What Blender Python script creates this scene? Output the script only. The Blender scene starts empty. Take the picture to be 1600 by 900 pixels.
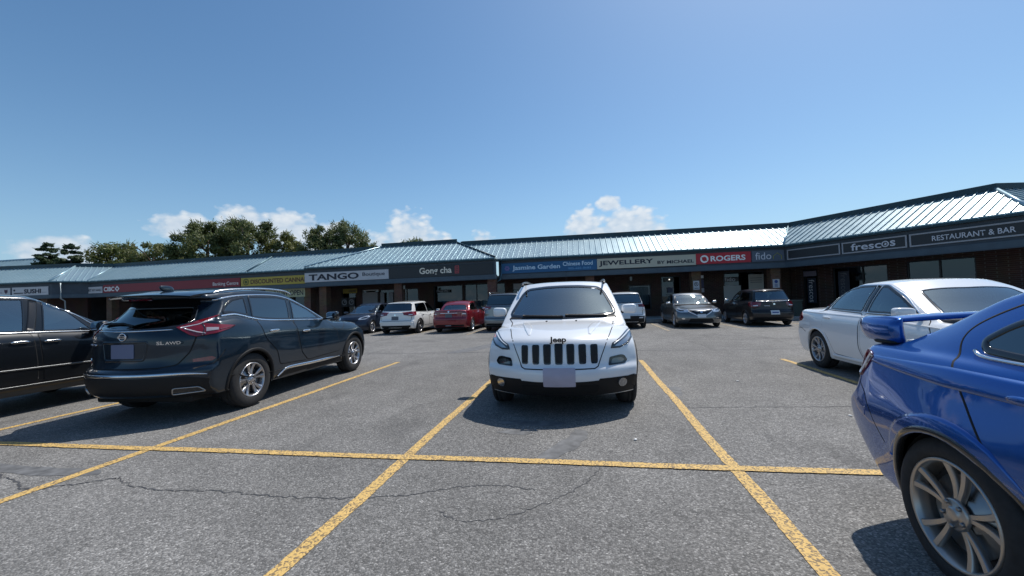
import bpy, bmesh, math, random
import numpy as np
from mathutils import Vector, Matrix, noise
from mathutils.bvhtree import BVHTree

random.seed(7)
np.random.seed(7)
R = math.radians
SC = bpy.context.scene
COL = SC.collection

# ------------------------------------------------------------------ camera
cam_data = bpy.data.cameras.new('camera')
cam = bpy.data.objects.new('camera', cam_data)
COL.objects.link(cam)
SC.camera = cam
cam_data.sensor_fit = 'HORIZONTAL'
cam_data.sensor_width = 36.0
cam_data.lens = 36.0 * 650.0 / 1600.0
cam_data.clip_start = 0.05
cam_data.clip_end = 3000.0
YAW, PITCH, ROLL, EYE = 0.173, 0.0272, -0.0342, 1.3755
_F = Vector((-math.sin(YAW) * math.cos(PITCH), math.cos(YAW) * math.cos(PITCH), math.sin(PITCH)))
_R = Vector((math.cos(YAW), math.sin(YAW), 0.0))
_U = _R.cross(_F)
_R2 = _R * math.cos(ROLL) + _U * math.sin(ROLL)
_U2 = _U * math.cos(ROLL) - _R * math.sin(ROLL)
_m = Matrix((_R2, _U2, -_F)).transposed().to_4x4()
_m.translation = Vector((0, 0, EYE))
cam.matrix_world = _m

# ------------------------------------------------------------------ sun and sky
SUN_AZ, SUN_EL = R(33.0), R(58.0)          # azimuth from +Y towards +X
sun_data = bpy.data.lights.new('sun', 'SUN')
sun_data.energy = 4.5
sun_data.angle = R(0.55)
sun_data.color = (1.0, 0.955, 0.89)
sun = bpy.data.objects.new('sun', sun_data)
COL.objects.link(sun)
_sd = Vector((math.sin(SUN_AZ) * math.cos(SUN_EL), math.cos(SUN_AZ) * math.cos(SUN_EL), math.sin(SUN_EL)))
sun.rotation_euler = _sd.to_track_quat('Z', 'Y').to_euler()

world = bpy.data.worlds.new('World')
SC.world = world
world.use_nodes = True
def build_world():
    nt = world.node_tree
    N, L = nt.nodes, nt.links
    N.clear()
    out = N.new('ShaderNodeOutputWorld')
    bg = N.new('ShaderNodeBackground')
    bg.inputs['Strength'].default_value = 0.124
    sky = N.new('ShaderNodeTexSky')
    sky.sky_type = 'NISHITA'
    sky.sun_disc = False
    sky.sun_elevation = SUN_EL
    sky.sun_rotation = SUN_AZ
    sky.altitude = 100
    sky.air_density = 1.0
    sky.dust_density = 0.8
    sky.ozone_density = 2.6
    hsv = N.new('ShaderNodeHueSaturation')
    hsv.inputs['Saturation'].default_value = 1.12
    hsv.inputs['Value'].default_value = 1.0
    tint = N.new('ShaderNodeMix'); tint.data_type = 'RGBA'; tint.blend_type = 'MULTIPLY'; tint.inputs[0].default_value = 1.0
    tint.inputs[7].default_value = (0.91, 1.0, 1.0, 1)
    L.new(sky.outputs[0], tint.inputs[6]); L.new(tint.outputs[2], hsv.inputs['Color'])
    # clouds: direction -> azimuth / elevation
    tc = N.new('ShaderNodeTexCoord')
    sep = N.new('ShaderNodeSeparateXYZ')
    L.new(tc.outputs['Generated'], sep.inputs[0])
    def M(op, a, b=None, c=None, clamp=False):
        n = N.new('ShaderNodeMath'); n.operation = op; n.use_clamp = clamp
        for i, v in enumerate((a, b, c)):
            if v is None: continue
            if isinstance(v, (int, float)): n.inputs[i].default_value = v
            else: L.new(v, n.inputs[i])
        return n.outputs[0]
    az = M('ARCTAN2', sep.outputs[0], sep.outputs[1])         # 0 at +Y, + towards +X
    el = M('ARCSINE', sep.outputs[2])
    cmb = N.new('ShaderNodeCombineXYZ')
    L.new(az, cmb.inputs[0]); L.new(el, cmb.inputs[1])
    nz = N.new('ShaderNodeTexNoise')
    nz.inputs['Scale'].default_value = 26.0
    nz.inputs['Detail'].default_value = 8.0
    nz.inputs['Roughness'].default_value = 0.55
    mp = N.new('ShaderNodeMapping'); mp.inputs['Scale'].default_value = (1, 1.5, 1)
    L.new(cmb.outputs[0], mp.inputs[0]); L.new(mp.outputs[0], nz.inputs['Vector'])
    nzb = N.new('ShaderNodeTexVoronoi')
    nzb.feature = 'SMOOTH_F1'
    nzb.inputs['Scale'].default_value = 60.0
    nzb.inputs['Smoothness'].default_value = 0.6
    L.new(mp.outputs[0], nzb.inputs['Vector'])
    nn = M('ADD', M('SUBTRACT', nz.outputs[0], 0.5), M('MULTIPLY', M('SUBTRACT', 0.45, nzb.outputs['Distance']), 0.35))
    field = None
    # (azimuth deg, base elevation deg, half width deg, height deg): cumulus heads along the horizon
    HEADS = CLOUD_HEADS
    for (a, e0, w, h) in HEADS:
        da = M('DIVIDE', M('SUBTRACT', az, R(a)), R(w))
        de = M('DIVIDE', M('SUBTRACT', el, R(e0)), R(h))
        r2 = M('ADD', M('MULTIPLY', da, da), M('MULTIPLY', de, de))
        v = M('MULTIPLY', M('SUBTRACT', 0.92, r2), 0.75)
        field = v if field is None else M('MAXIMUM', field, v)
    # a thin far bank all round the horizon
    bank = M('SUBTRACT', 0.45, M('DIVIDE', el, R(6.0)))
    nz2 = N.new('ShaderNodeTexNoise'); nz2.inputs['Scale'].default_value = 5.0; nz2.inputs['Detail'].default_value = 5.0
    L.new(cmb.outputs[0], nz2.inputs['Vector'])
    bank = M('ADD', bank, M('MULTIPLY', M('SUBTRACT', nz2.outputs[0], 0.55), 2.4))
    bank = M('MINIMUM', bank, 0.22)
    field = M('MAXIMUM', field, bank)
    dens = M('MULTIPLY', M('ADD', field, M('MULTIPLY', nn, 1.25)), 2.4, clamp=True)
    dens = M('MULTIPLY', dens, M('MULTIPLY', M('SUBTRACT', el, R(-1.0)), 60.0, clamp=True))
    dens = M('MULTIPLY', dens, 0.85)
    # lit heads, greyer below
    lit = M('ADD', M('MULTIPLY', nn, 1.6), M('MULTIPLY', field, -0.2))
    lit = M('ADD', M('MULTIPLY', el, 3.2), lit)
    lit = M('ADD', lit, 0.2, clamp=True)
    mixc = N.new('ShaderNodeMix'); mixc.data_type = 'RGBA'
    L.new(lit, mixc.inputs[0])
    mixc.inputs[6].default_value = (3.6, 4.6, 5.8, 1)
    mixc.inputs[7].default_value = (6.6, 6.9, 7.2, 1)
    mix = N.new('ShaderNodeMix'); mix.data_type = 'RGBA'
    L.new(dens, mix.inputs[0])
    # pale low-level haze band all round the horizon
    hz = N.new('ShaderNodeMix'); hz.data_type = 'RGBA'
    hf = M('MULTIPLY', M('EXPONENT', M('MULTIPLY', M('MAXIMUM', el, 0.0), -7.5)), 0.85)
    L.new(hf, hz.inputs[0]); L.new(hsv.outputs[0], hz.inputs[6]); hz.inputs[7].default_value = (2.9, 4.5, 6.3, 1)
    L.new(hz.outputs[2], mix.inputs[6])
    L.new(mixc.outputs[2], mix.inputs[7])
    L.new(mix.outputs[2], bg.inputs[0])
    L.new(bg.outputs[0], out.inputs[0])

CLOUD_HEADS = [(-23.6, 7.6, 4.4, 5.2), (-20.6, 6.5, 4.0, 3.2), (-27.5, 6.5, 3.0, 3.2),
               (-14.0, 6.8, 2.2, 3.0), (0.3, 8.0, 3.3, 4.6), (6.0, 9.0, 5.4, 3.0), (3.6, 12.2, 1.9, 1.4),
               (-38.5, 9.2, 5.0, 2.6), (-42.5, 9.6, 3.5, 2.6), (-33.5, 8.2, 3.4, 2.6), (-48.0, 9.0, 3.6, 1.7),
               (-57.0, 5.8, 4.0, 1.8), (-30.0, 6.5, 3.6, 2.6), (60, 7, 6, 3), (95, 6, 9, 3), (150, 7, 8, 4),
               (-95, 7, 8, 3.5), (-140, 8, 9, 4)]
build_world()

SC.view_settings.view_transform = 'Standard'
SC.view_settings.look = 'None'
SC.view_settings.gamma = 1.0
SC.view_settings.use_curve_mapping = False
SC.view_settings.exposure = 0.0

# ------------------------------------------------------------------ object helpers
def new_mesh_obj(name, verts, faces, m, parent=None, smooth=True, mats=None, fm=None):
    me = bpy.data.meshes.new(name)
    me.from_pydata([tuple(v) for v in verts], [], [tuple(f) for f in faces])
    if smooth and len(me.polygons):
        me.polygons.foreach_set('use_smooth', [True] * len(me.polygons))
    if m is not None: me.materials.append(m)
    if mats:
        for q in mats: me.materials.append(q)
    if fm is not None: me.polygons.foreach_set('material_index', fm)
    me.update()
    o = bpy.data.objects.new(name, me)
    COL.objects.link(o)
    if parent is not None: o.parent = parent
    return o

def empty(name, loc=(0, 0, 0), rz=0.0):
    o = bpy.data.objects.new(name, None)
    o.empty_display_size = 0.3
    o.location = loc
    o.rotation_euler = (0, 0, rz)
    COL.objects.link(o)
    return o

def tag(o, label=None, cat=None, group=None, kind=None):
    if label: o['label'] = label
    if cat: o['category'] = cat
    if group: o['group'] = group
    if kind: o['kind'] = kind
    return o

class MB:
    """collects simple shapes into one mesh"""
    def __init__(s): s.v = []; s.f = []; s.mi = []; s.cur = 0
    def add(s, vs, fs):
        b = len(s.v); s.v += [tuple(v) for v in vs]
        for f in fs: s.f.append(tuple(i + b for i in f)); s.mi.append(s.cur)
        return s
    def box(s, lo, hi, bev=0.0, M=None):
        (x0, y0, z0), (x1, y1, z1) = lo, hi
        if bev <= 0:
            vs = [(x0,y0,z0),(x1,y0,z0),(x1,y1,z0),(x0,y1,z0),(x0,y0,z1),(x1,y0,z1),(x1,y1,z1),(x0,y1,z1)]
            fs = [(0,3,2,1),(4,5,6,7),(0,1,5,4),(1,2,6,5),(2,3,7,6),(3,0,4,7)]
        else:
            bm = bmesh.new()
            bmesh.ops.create_cube(bm, size=1.0)
            for v in bm.verts:
                v.co = Vector(((x0+x1)/2 + v.co.x*(x1-x0), (y0+y1)/2 + v.co.y*(y1-y0), (z0+z1)/2 + v.co.z*(z1-z0)))
            bmesh.ops.bevel(bm, geom=list(bm.edges), offset=bev, segments=2, profile=0.6, affect='EDGES')
            bm.verts.index_update()
            vs = [v.co[:] for v in bm.verts]; fs = [[v.index for v in f.verts] for f in bm.faces]
            bm.free()
        if M is not None: vs = [M @ Vector(v) for v in vs]
        return s.add(vs, fs)
    def tube(s, pts, r, n=8, cap=True):
        pts = [Vector(p) for p in pts]
        rs = r if hasattr(r, '__len__') else [r] * len(pts)
        vs = []; fs = []
        ref = Vector((0, 0, 1))
        for i, p in enumerate(pts):
            t = (pts[min(i+1, len(pts)-1)] - pts[max(i-1, 0)]).normalized()
            a = t.cross(ref)
            if a.length < 0.05: a = t.cross(Vector((1, 0, 0)))
            a.normalize(); b = t.cross(a)
            for k in range(n):
                th = 2*math.pi*k/n
                vs.append(p + (a*math.cos(th) + b*math.sin(th)) * rs[i])
        for i in range(len(pts)-1):
            for k in range(n):
                fs.append((i*n+k, i*n+(k+1)%n, (i+1)*n+(k+1)%n, (i+1)*n+k))
        if cap:
            fs.append(tuple(range(n-1, -1, -1))); fs.append(tuple((len(pts)-1)*n+k for k in range(n)))
        return s.add(vs, fs)
    def build(s, name, m, parent=None, smooth=False, mats=None):
        o = new_mesh_obj(name, s.v, s.f, m, parent, smooth, mats=mats, fm=s.mi if mats else None)
        return o

def outward(o):
    bm = bmesh.new(); bm.from_mesh(o.data)
    bmesh.ops.recalc_face_normals(bm, faces=bm.faces); bm.to_mesh(o.data); bm.free()
    return o

def autosmooth(o, ang=35):
    """sharp edges above an angle, smooth elsewhere"""
    me = o.data
    bm = bmesh.new(); bm.from_mesh(me)
    for f in bm.faces: f.smooth = True
    a = math.radians(ang)
    for e in bm.edges:
        if len(e.link_faces) == 2 and e.calc_face_angle(0) > a: e.smooth = False
    bm.to_mesh(me); bm.free()
    return o

# ------------------------------------------------------------------ materials
MATS = {}
def mat(name, col, rough=0.5, metal=0.0, coat=0.0, spec=0.5, **kw):
    if name in MATS: return MATS[name]
    m = bpy.data.materials.new(name); m.use_nodes = True
    b = m.node_tree.nodes['Principled BSDF']
    b.inputs['Base Color'].default_value = (*col, 1)
    b.inputs['Roughness'].default_value = rough
    b.inputs['Metallic'].default_value = metal
    b.inputs['Coat Weight'].default_value = coat
    b.inputs['Coat Roughness'].default_value = kw.get('coat_rough', 0.03)
    b.inputs['Specular IOR Level'].default_value = spec
    if 'trans' in kw: b.inputs['Transmission Weight'].default_value = kw['trans']
    if 'alpha' in kw: b.inputs['Alpha'].default_value = kw['alpha']
    if 'ior' in kw: b.inputs['IOR'].default_value = kw['ior']
    if 'emit' in kw:
        b.inputs['Emission Color'].default_value = (*col, 1); b.inputs['Emission Strength'].default_value = kw['emit']
    MATS[name] = m
    nz = kw.get('noise')
    if nz:                       # (scale, amount, bump): blotchy colour and relief
        add_noise(m, *nz)
    return m

def add_noise(m, scale, amount, bump=0.0, detail=6.0, dist=0.01):
    nt = m.node_tree; N, L = nt.nodes, nt.links
    b = N['Principled BSDF']
    tc = N.new('ShaderNodeTexCoord'); n = N.new('ShaderNodeTexNoise')
    n.inputs['Scale'].default_value = scale; n.inputs['Detail'].default_value = detail
    L.new(tc.outputs['Object'], n.inputs['Vector'])
    c = b.inputs['Base Color'].default_value[:]
    r = N.new('ShaderNodeMix'); r.data_type = 'RGBA'
    r.inputs[6].default_value = tuple(min(1, q * (1 - amount)) for q in c[:3]) + (1,)
    r.inputs[7].default_value = tuple(min(1, q * (1 + amount)) for q in c[:3]) + (1,)
    mr = N.new('ShaderNodeMapRange'); mr.inputs[1].default_value = 0.3; mr.inputs[2].default_value = 0.7
    L.new(n.outputs[0], mr.inputs[0]); L.new(mr.outputs[0], r.inputs[0]); L.new(r.outputs[2], b.inputs['Base Color'])
    if bump:
        bp = N.new('ShaderNodeBump'); bp.inputs['Strength'].default_value = bump; bp.inputs['Distance'].default_value = dist
        L.new(n.outputs[0], bp.inputs['Height']); L.new(bp.outputs[0], b.inputs['Normal'])

def glass_mat(name, tint, mixf=0.35, rough=0.02):
    """tinted pane: mostly sharp reflection over a darkened view through"""
    if name in MATS: return MATS[name]
    m = bpy.data.materials.new(name); m.use_nodes = True
    nt = m.node_tree; N, L = nt.nodes, nt.links; N.clear()
    out = N.new('ShaderNodeOutputMaterial')
    tr = N.new('ShaderNodeBsdfTransparent'); tr.inputs[0].default_value = (*tint, 1)
    gl = N.new('ShaderNodeBsdfGlossy'); gl.inputs['Roughness'].default_value = rough; gl.inputs[0].default_value = (0.82, 0.95, 1, 1)
    fr = N.new('ShaderNodeFresnel'); fr.inputs[0].default_value = 1.52
    mp = N.new('ShaderNodeMapRange'); mp.inputs[3].default_value = mixf; mp.inputs[4].default_value = 1.0
    mp.inputs[1].default_value = 0.04; mp.inputs[2].default_value = 1.0
    L.new(fr.outputs[0], mp.inputs[0])
    mx = N.new('ShaderNodeMixShader')
    L.new(mp.outputs[0], mx.inputs[0]); L.new(tr.outputs[0], mx.inputs[1]); L.new(gl.outputs[0], mx.inputs[2])
    L.new(mx.outputs[0], out.inputs[0])
    MATS[name] = m
    return m

def paint(name, col, metal=0.0, rough=0.35, coat=1.0):
    """coated car paint; the inside of the shell is bare dark"""
    if name in MATS: return MATS[name]
    m = mat(name, col, rough, metal, coat=coat, spec=0.5 if coat > 0.9 else 0.25)
    nt = m.node_tree; N, L = nt.nodes, nt.links; b = N['Principled BSDF']
    geo = N.new('ShaderNodeNewGeometry')
    mix = N.new('ShaderNodeMix'); mix.data_type = 'RGBA'
    L.new(geo.outputs['Backfacing'], mix.inputs[0])
    # road film: dust thickening towards the sills
    tc = N.new('ShaderNodeTexCoord'); sp = N.new('ShaderNodeSeparateXYZ'); L.new(tc.outputs['Object'], sp.inputs[0])
    nz = N.new('ShaderNodeTexNoise'); nz.inputs['Scale'].default_value = 3.5; nz.inputs['Detail'].default_value = 8
    L.new(tc.outputs['Object'], nz.inputs['Vector'])
    mr = N.new('ShaderNodeMapRange'); mr.inputs[1].default_value = 0.75; mr.inputs[2].default_value = 0.2
    mr.inputs[3].default_value = 0.0; mr.inputs[4].default_value = 0.09
    L.new(sp.outputs[2], mr.inputs[0])
    mu = N.new('ShaderNodeMath'); mu.operation = 'MULTIPLY'; L.new(mr.outputs[0], mu.inputs[0]); L.new(nz.outputs[0], mu.inputs[1])
    ad = N.new('ShaderNodeMath'); ad.operation = 'ADD'; ad.inputs[1].default_value = 0.003; L.new(mu.outputs[0], ad.inputs[0])
    dm = N.new('ShaderNodeMix'); dm.data_type = 'RGBA'
    dm.inputs[6].default_value = (*col, 1); dm.inputs[7].default_value = (0.30, 0.28, 0.25, 1)
    L.new(ad.outputs[0], dm.inputs[0]); L.new(dm.outputs[2], mix.inputs[6])
    mix.inputs[7].default_value = (0.03, 0.03, 0.032, 1)
    L.new(mix.outputs[2], b.inputs['Base Color'])
    cr = N.new('ShaderNodeMapRange'); cr.inputs[3].default_value = 0.02; cr.inputs[4].default_value = 0.10
    L.new(nz.outputs[0], cr.inputs[0]); cr.inputs[1].default_value = 0.35; cr.inputs[2].default_value = 0.95
    L.new(cr.outputs[0], b.inputs['Coat Roughness'])
    return m

# ------------------------------------------------------------------ car building kit
def curve(pts):
    """monotone cubic through (x, y) points, vectorised"""
    xs = np.array([p[0] for p in pts], float); ys = np.array([p[1] for p in pts], float)
    if len(xs) == 1: return lambda x: np.zeros_like(np.asarray(x, float)) + ys[0]
    h = np.diff(xs); dl = np.diff(ys) / h
    m = np.zeros_like(ys); m[0] = dl[0]; m[-1] = dl[-1]
    for i in range(1, len(xs) - 1):
        if dl[i-1] * dl[i] <= 0: m[i] = 0
        else:
            w1 = 2*h[i] + h[i-1]; w2 = h[i] + 2*h[i-1]
            m[i] = (w1 + w2) / (w1/dl[i-1] + w2/dl[i])
    def f(x):
        x = np.clip(np.asarray(x, float), xs[0], xs[-1])
        i = np.clip(np.searchsorted(xs, x, side='right') - 1, 0, len(xs) - 2)
        t = (x - xs[i]) / h[i]
        return ((2*t**3 - 3*t**2 + 1)*ys[i] + (t**3 - 2*t**2 + t)*h[i]*m[i]
                + (-2*t**3 + 3*t**2)*ys[i+1] + (t**3 - t**2)*h[i]*m[i+1])
    return f

def box_grid(nx, ny, nz):
    """unit box surface grid: s in 0..1 along, yn in -1..1 across, zn in 0..1 up"""
    pts = []; faces = []
    def patch(fn, na, nb, flip=False):
        b = len(pts)
        for i in range(na + 1):
            for j in range(nb + 1): pts.append(fn(i / na, j / nb))
        for i in range(na):
            for j in range(nb):
                q = (b + i*(nb+1) + j, b + (i+1)*(nb+1) + j, b + (i+1)*(nb+1) + j + 1, b + i*(nb+1) + j + 1)
                faces.append(q[::-1] if flip else q)
    patch(lambda a, c: (a, 2*c - 1, 1.0), nx, ny)
    patch(lambda a, c: (a, 2*c - 1, 0.0), nx, ny, True)
    patch(lambda a, c: (a, -1.0, c), nx, nz)
    patch(lambda a, c: (a, 1.0, c), nx, nz, True)
    patch(lambda a, c: (0.0, 2*a - 1, c), ny, nz, True)
    patch(lambda a, c: (1.0, 2*a - 1, c), ny, nz)
    return np.array(pts), faces

def inside_poly(u, v, poly):
    res = np.zeros(len(u), bool); n = len(poly)
    for i in range(n):
        (x0, y0), (x1, y1) = poly[i], poly[(i+1) % n]
        c = (y0 > v) != (y1 > v)
        with np.errstate(divide='ignore', invalid='ignore'):
            xi = (x1 - x0) * (v - y0) / ((y1 - y0) if y1 != y0 else 1e-12) + x0
        res ^= c & (u < xi)
    return res

def rounded(poly, r=0.03, n=4):
    """2-D polygon with its corners rounded"""
    out = []; k = len(poly)
    for i in range(k):
        a, b, c = Vector(poly[i-1]), Vector(poly[i]), Vector(poly[(i+1) % k])
        rr = min(r, (a-b).length*0.45, (c-b).length*0.45)
        p, q = b + (a-b).normalized()*rr, b + (c-b).normalized()*rr
        for j in range(n + 1):
            t = j / n
            out.append(tuple(p*(1-t)**2 + b*2*t*(1-t) + q*t*t))
    return out

def smooth_path(pts, n=6, closed=False):
    """Catmull-Rom through points of any dimension"""
    P = [np.array(p, float) for p in pts]; k = len(P); out = []
    rng = range(k) if closed else range(k - 1)
    for i in rng:
        if closed: a, b, c, d = P[i-1], P[i], P[(i+1) % k], P[(i+2) % k]
        else: a, b, c, d = P[max(i-1, 0)], P[i], P[i+1], P[min(i+2, k-1)]
        for j in range(n):
            t = j / n
            out.append(tuple(0.5*((2*b) + (c-a)*t + (2*a-5*b+4*c-d)*t*t + (3*b-a-3*c+d)*t**3)))
    if not closed: out.append(tuple(P[-1]))
    return out

VIEWS = {'R': ((0, -1, 0), lambda a, b: (a, 1.0, b)), 'L': ((0, 1, 0), lambda a, b: (a, -1.0, b)),
         'F': ((1, 0, 0), lambda a, b: (-0.2, a, b)), 'B': ((-1, 0, 0), lambda a, b: (9.0, a, b)),
         'T': ((0, 0, -1), lambda a, b: (a, b, 2.2))}

class Car:
    def __init__(s, name, label, L, loc, rz, group=None, cat='car'):
        s.L = L
        s.root = empty(name, loc, rz)
        tag(s.root, label, cat, group)
        s.holes = []; s.bodyv = None
    # --- shell
    def shell(s, sp, m, voxel=0.02, smooth=8):
        L = s.L
        hw, top, bot = curve(sp['hw']), curve(sp['top']), curve(sp['bot'])
        xf, xr, sec = curve(sp['nose']), curve(sp['tail']), curve(sp['sec'])
        g, f = box_grid(110, 64, 40)
        sN, yn, zn = g[:, 0], g[:, 1], g[:, 2]
        x = sN * L
        for _ in range(4):
            z = bot(x) + (top(x) - bot(x)) * zn
            a = xf(z) + sp.get('kf', 0.35) * np.abs(yn) ** sp.get('pf', 3.0)
            b = xr(z) - sp.get('kr', 0.25) * np.abs(yn) ** sp.get('pr', 3.0)
            x = a + (b - a) * sN
        z = bot(x) + (top(x) - bot(x)) * zn
        z = z - curve(sp.get('crown', [(0, 0.05), (L, 0.05)]))(x) * np.abs(yn) ** 3.0 * zn ** 2
        y = yn * hw(x) * sec(zn)
        if 'bulge' in sp:            # (x, z, rx, rz, amount) swellings of the side: haunches, sills
            for (bx, bz, rx, rz, am) in sp['bulge']:
                y = y + np.sign(yn) * (np.abs(yn) > 0.9) * am * np.exp(-((x-bx)/rx)**2 - ((z-bz)/rz)**2)
        V = np.stack([x, y, z], 1)
        # cabin
        c = sp['cabin']
        g2, f2 = box_grid(80, 60, 40)
        sN, yn, zn = g2[:, 0], g2[:, 1], g2[:, 2]
        zb = curve(c['base'])
        zt = curve(c['roof'])
        fx, rx_ = curve(c['front']), curve(c['rear'])      # zn -> x
        a = fx(zn) + c.get('kf', 0.16) * np.abs(yn) ** 2.2
        b = rx_(zn) - c.get('kr', 0.08) * np.abs(yn) ** 2.2
        x = a + (b - a) * sN
        z = zb(x) + (zt(x) - zb(x)) * zn
        z = z - c.get('crown', 0.055) * np.abs(yn) ** 2.6 * zn ** 2
        w0, w1 = curve(c['wb']), curve(c['wt'])
        cz = curve(c.get('tumble', [(0, 0), (0.5, 0.42), (1, 1)]))(zn)
        y = yn * (w0(x) * (1 - cz) + w1(x) * cz)
        V2 = np.stack([x, y, z], 1)
        verts = np.concatenate([V, V2]); faces = f + [tuple(i + len(V) for i in q) for q in f2]
        for (ev, ef) in sp.get('extra', []):
            b0 = len(verts); verts = np.concatenate([verts, np.array(ev)]); faces += [tuple(i + b0 for i in q) for q in ef]
        verts[:, 0] -= L / 2
        o = new_mesh_obj('body', verts, faces, m, s.root)
        bm = bmesh.new(); bm.from_mesh(o.data)
        bmesh.ops.remove_doubles(bm, verts=bm.verts, dist=0.0004)
        bmesh.ops.recalc_face_normals(bm, faces=bm.faces)
        bm.to_mesh(o.data); bm.free()
        md = o.modifiers.new('r', 'REMESH'); md.mode = 'VOXEL'; md.voxel_size = voxel; md.adaptivity = 0
        ms = o.modifiers.new('s', 'SMOOTH'); ms.factor = 0.5; ms.iterations = smooth
        bpy.context.view_layer.update()
        dg = bpy.context.evaluated_depsgraph_get()
        me = bpy.data.meshes.new_from_object(o.evaluated_get(dg))
        o.modifiers.clear(); old = o.data; o.data = me; bpy.data.meshes.remove(old)
        me.name = 'body'
        if not me.materials: me.materials.append(m)
        me.polygons.foreach_set('use_smooth', [True] * len(me.polygons))
        co = np.empty(len(me.vertices) * 3); me.vertices.foreach_get('co', co); co = co.reshape(-1, 3)
        s.bvh = BVHTree.FromPolygons([tuple(q) for q in co], [tuple(p.vertices) for p in me.polygons])
        s.body = o; s.voxel = voxel; s.m = m
        return o
    def project(s, p, d, off):
        p = Vector(p) - Vector((s.L/2, 0, 0)); d = Vector(d).normalized()
        h, n, _, _ = s.bvh.ray_cast(p - d * 9.0, d, 20.0)
        if h is None:
            # walk towards the centre plane until the ray meets the body
            h, n, _, _ = s.bvh.find_nearest(p)
        if n.dot(d) > 0: n = -n
        return h + n * off, n
    def frame(s, d):
        d = Vector(d).normalized()
        up = Vector((0, 0, 1)) if abs(d.z) < 0.9 else Vector((1, 0, 0))
        u = up.cross(d).normalized(); v = d.cross(u)
        return u, v, d
    def lift(s, pts, view):
        if isinstance(view, str):
            d, f = VIEWS[view]; return [Vector(f(*p)) for p in pts], d
        return [Vector(p) for p in pts], view
    def mirror_of(s, pts, view):
        if view == 'R': return pts, 'L'
        if view == 'L': return pts, 'R'
        if view in ('F', 'B'): return [(-a, b) for a, b in pts], view
        if view == 'T': return [(a, -b) for a, b in pts], view
        return [(p[0], -p[1], p[2]) for p in pts], (view[0], -view[1], view[2])
    def patch(s, name, pts, view, m, off=0.003, depth=0.012, res=0.06, parent=None, mirror=False, hole=False, dome=0.0):
        out = []
        for k in ((0, 1) if mirror else (0,)):
            q, vw = (pts, view) if k == 0 else s.mirror_of(pts, view)
            P3, d = s.lift(q, vw)
            if hole: s.holes.append((P3, d))
            out.append(s._patch(name, P3, d, m, off, depth, res, parent, dome))
        return out if mirror else out[0]
    def _patch(s, name, P3, d, m, off, depth, res, parent, dome=0.0):
        u, v, d = s.frame(d)
        c0 = sum(P3, Vector()) / len(P3)
        dens = []
        n = len(P3)
        for i in range(n):
            a, b = P3[i], P3[(i+1) % n]
            k = max(1, int(math.ceil((b-a).length / res)))
            for j in range(k): dens.append(a + (b-a)*j/k)
        P2 = [((p-c0).dot(u), (p-c0).dot(v)) for p in dens]
        bm = bmesh.new()
        vs = [bm.verts.new((a, b, 0)) for a, b in P2]
        try: bm.faces.new(vs)
        except ValueError: bm.free(); return None
        for ax in (0, 1):
            lo = min(p[ax] for p in P2); hi = max(p[ax] for p in P2)
            k = int((hi - lo) / res)
            for j in range(1, k + 1):
                c = lo + (hi - lo) * j / (k + 1)
                co = (c, 0, 0) if ax == 0 else (0, c, 0); no = (1, 0, 0) if ax == 0 else (0, 1, 0)
                bmesh.ops.bisect_plane(bm, geom=bm.verts[:] + bm.edges[:] + bm.faces[:], plane_co=co, plane_no=no, dist=1e-5)
        bmesh.ops.remove_doubles(bm, verts=bm.verts, dist=1e-4)
        bmesh.ops.triangulate(bm, faces=[f for f in bm.faces if len(f.verts) > 4])
        bm.verts.index_update()
        V = []; Nn = []
        rad = max(1e-6, max(math.hypot(*p) for p in P2))
        ws = Vector((s.L/2, 0, 0))
        for w in bm.verts:
            p = c0 + u*w.co.x + v*w.co.y
            h, nn = s.project(p, d, off)
            if dome: h = h + nn * dome * max(0.0, 1 - (math.hypot(w.co.x, w.co.y)/rad)**2)
            V.append(h); Nn.append(nn)
        F = []
        for f in bm.faces:
            ids = [w.index for w in f.verts]
            nrm = (V[ids[1]] - V[ids[0]]).cross(V[ids[2]] - V[ids[0]])
            if nrm.dot(d) > 0: ids = ids[::-1]
            F.append(ids)
        nface = len(F)
        bd = [e for e in bm.edges if len(e.link_faces) == 1]
        base = len(V); mp = {}
        def low(i):
            if i not in mp:
                mp[i] = len(V); V.append(V[i].copy()); V.append(V[i] - Nn[i]*depth)
            return mp[i]
        for e in bd:
            a, b = e.verts[0].index, e.verts[1].index
            ia, ib = low(a), low(b)
            F.append([ia, ib, ib + 1, ia + 1])
        bm.free()
        o = new_mesh_obj(name, V, F, m, parent or s.root)
        return o
    def ribbon(s, name, path, view, width, m, off=0.004, closed=False, parent=None, mirror=False, depth=0.006, ends=1.0, build=True, step=0.05):
        out = []
        for k in ((0, 1) if mirror else (0,)):
            q, vw = (path, view) if k == 0 else s.mirror_of(path, view)
            P3, d = s.lift(q, vw)
            u, v, d = s.frame(d)
            pts = []
            n = len(P3)
            for i in range(n if closed else n - 1):
                a, b = P3[i], P3[(i+1) % n]
                kk = max(1, int(math.ceil((b-a).length / step)))
                for j in range(kk): pts.append(a + (b-a)*j/kk)
            if not closed: pts.append(P3[-1])
            n = len(pts)
            V = []; F = []
            for i, p in enumerate(pts):
                t = pts[(i+1) % n] - pts[i-1] if closed else pts[min(i+1, n-1)] - pts[max(i-1, 0)]
                t2 = Vector((t.dot(u), t.dot(v)))
                if t2.length < 1e-9: t2 = Vector((1, 0))
                t2.normalize(); sd = u*(-t2.y) + v*t2.x
                w = width
                if not closed and ends != 1.0:
                    e = min(i, n-1-i) / max(1, n*0.25); w = width * (ends + (1-ends)*min(1, e))
                row = []
                for c, o_ in ((-0.5, -depth), (-0.5, off*0.55), (-0.28, off), (0.28, off), (0.5, off*0.55), (0.5, -depth)):
                    h, nn = s.project(p + sd*w*c, d, o_)
                    row.append(h)
                V += row
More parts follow.
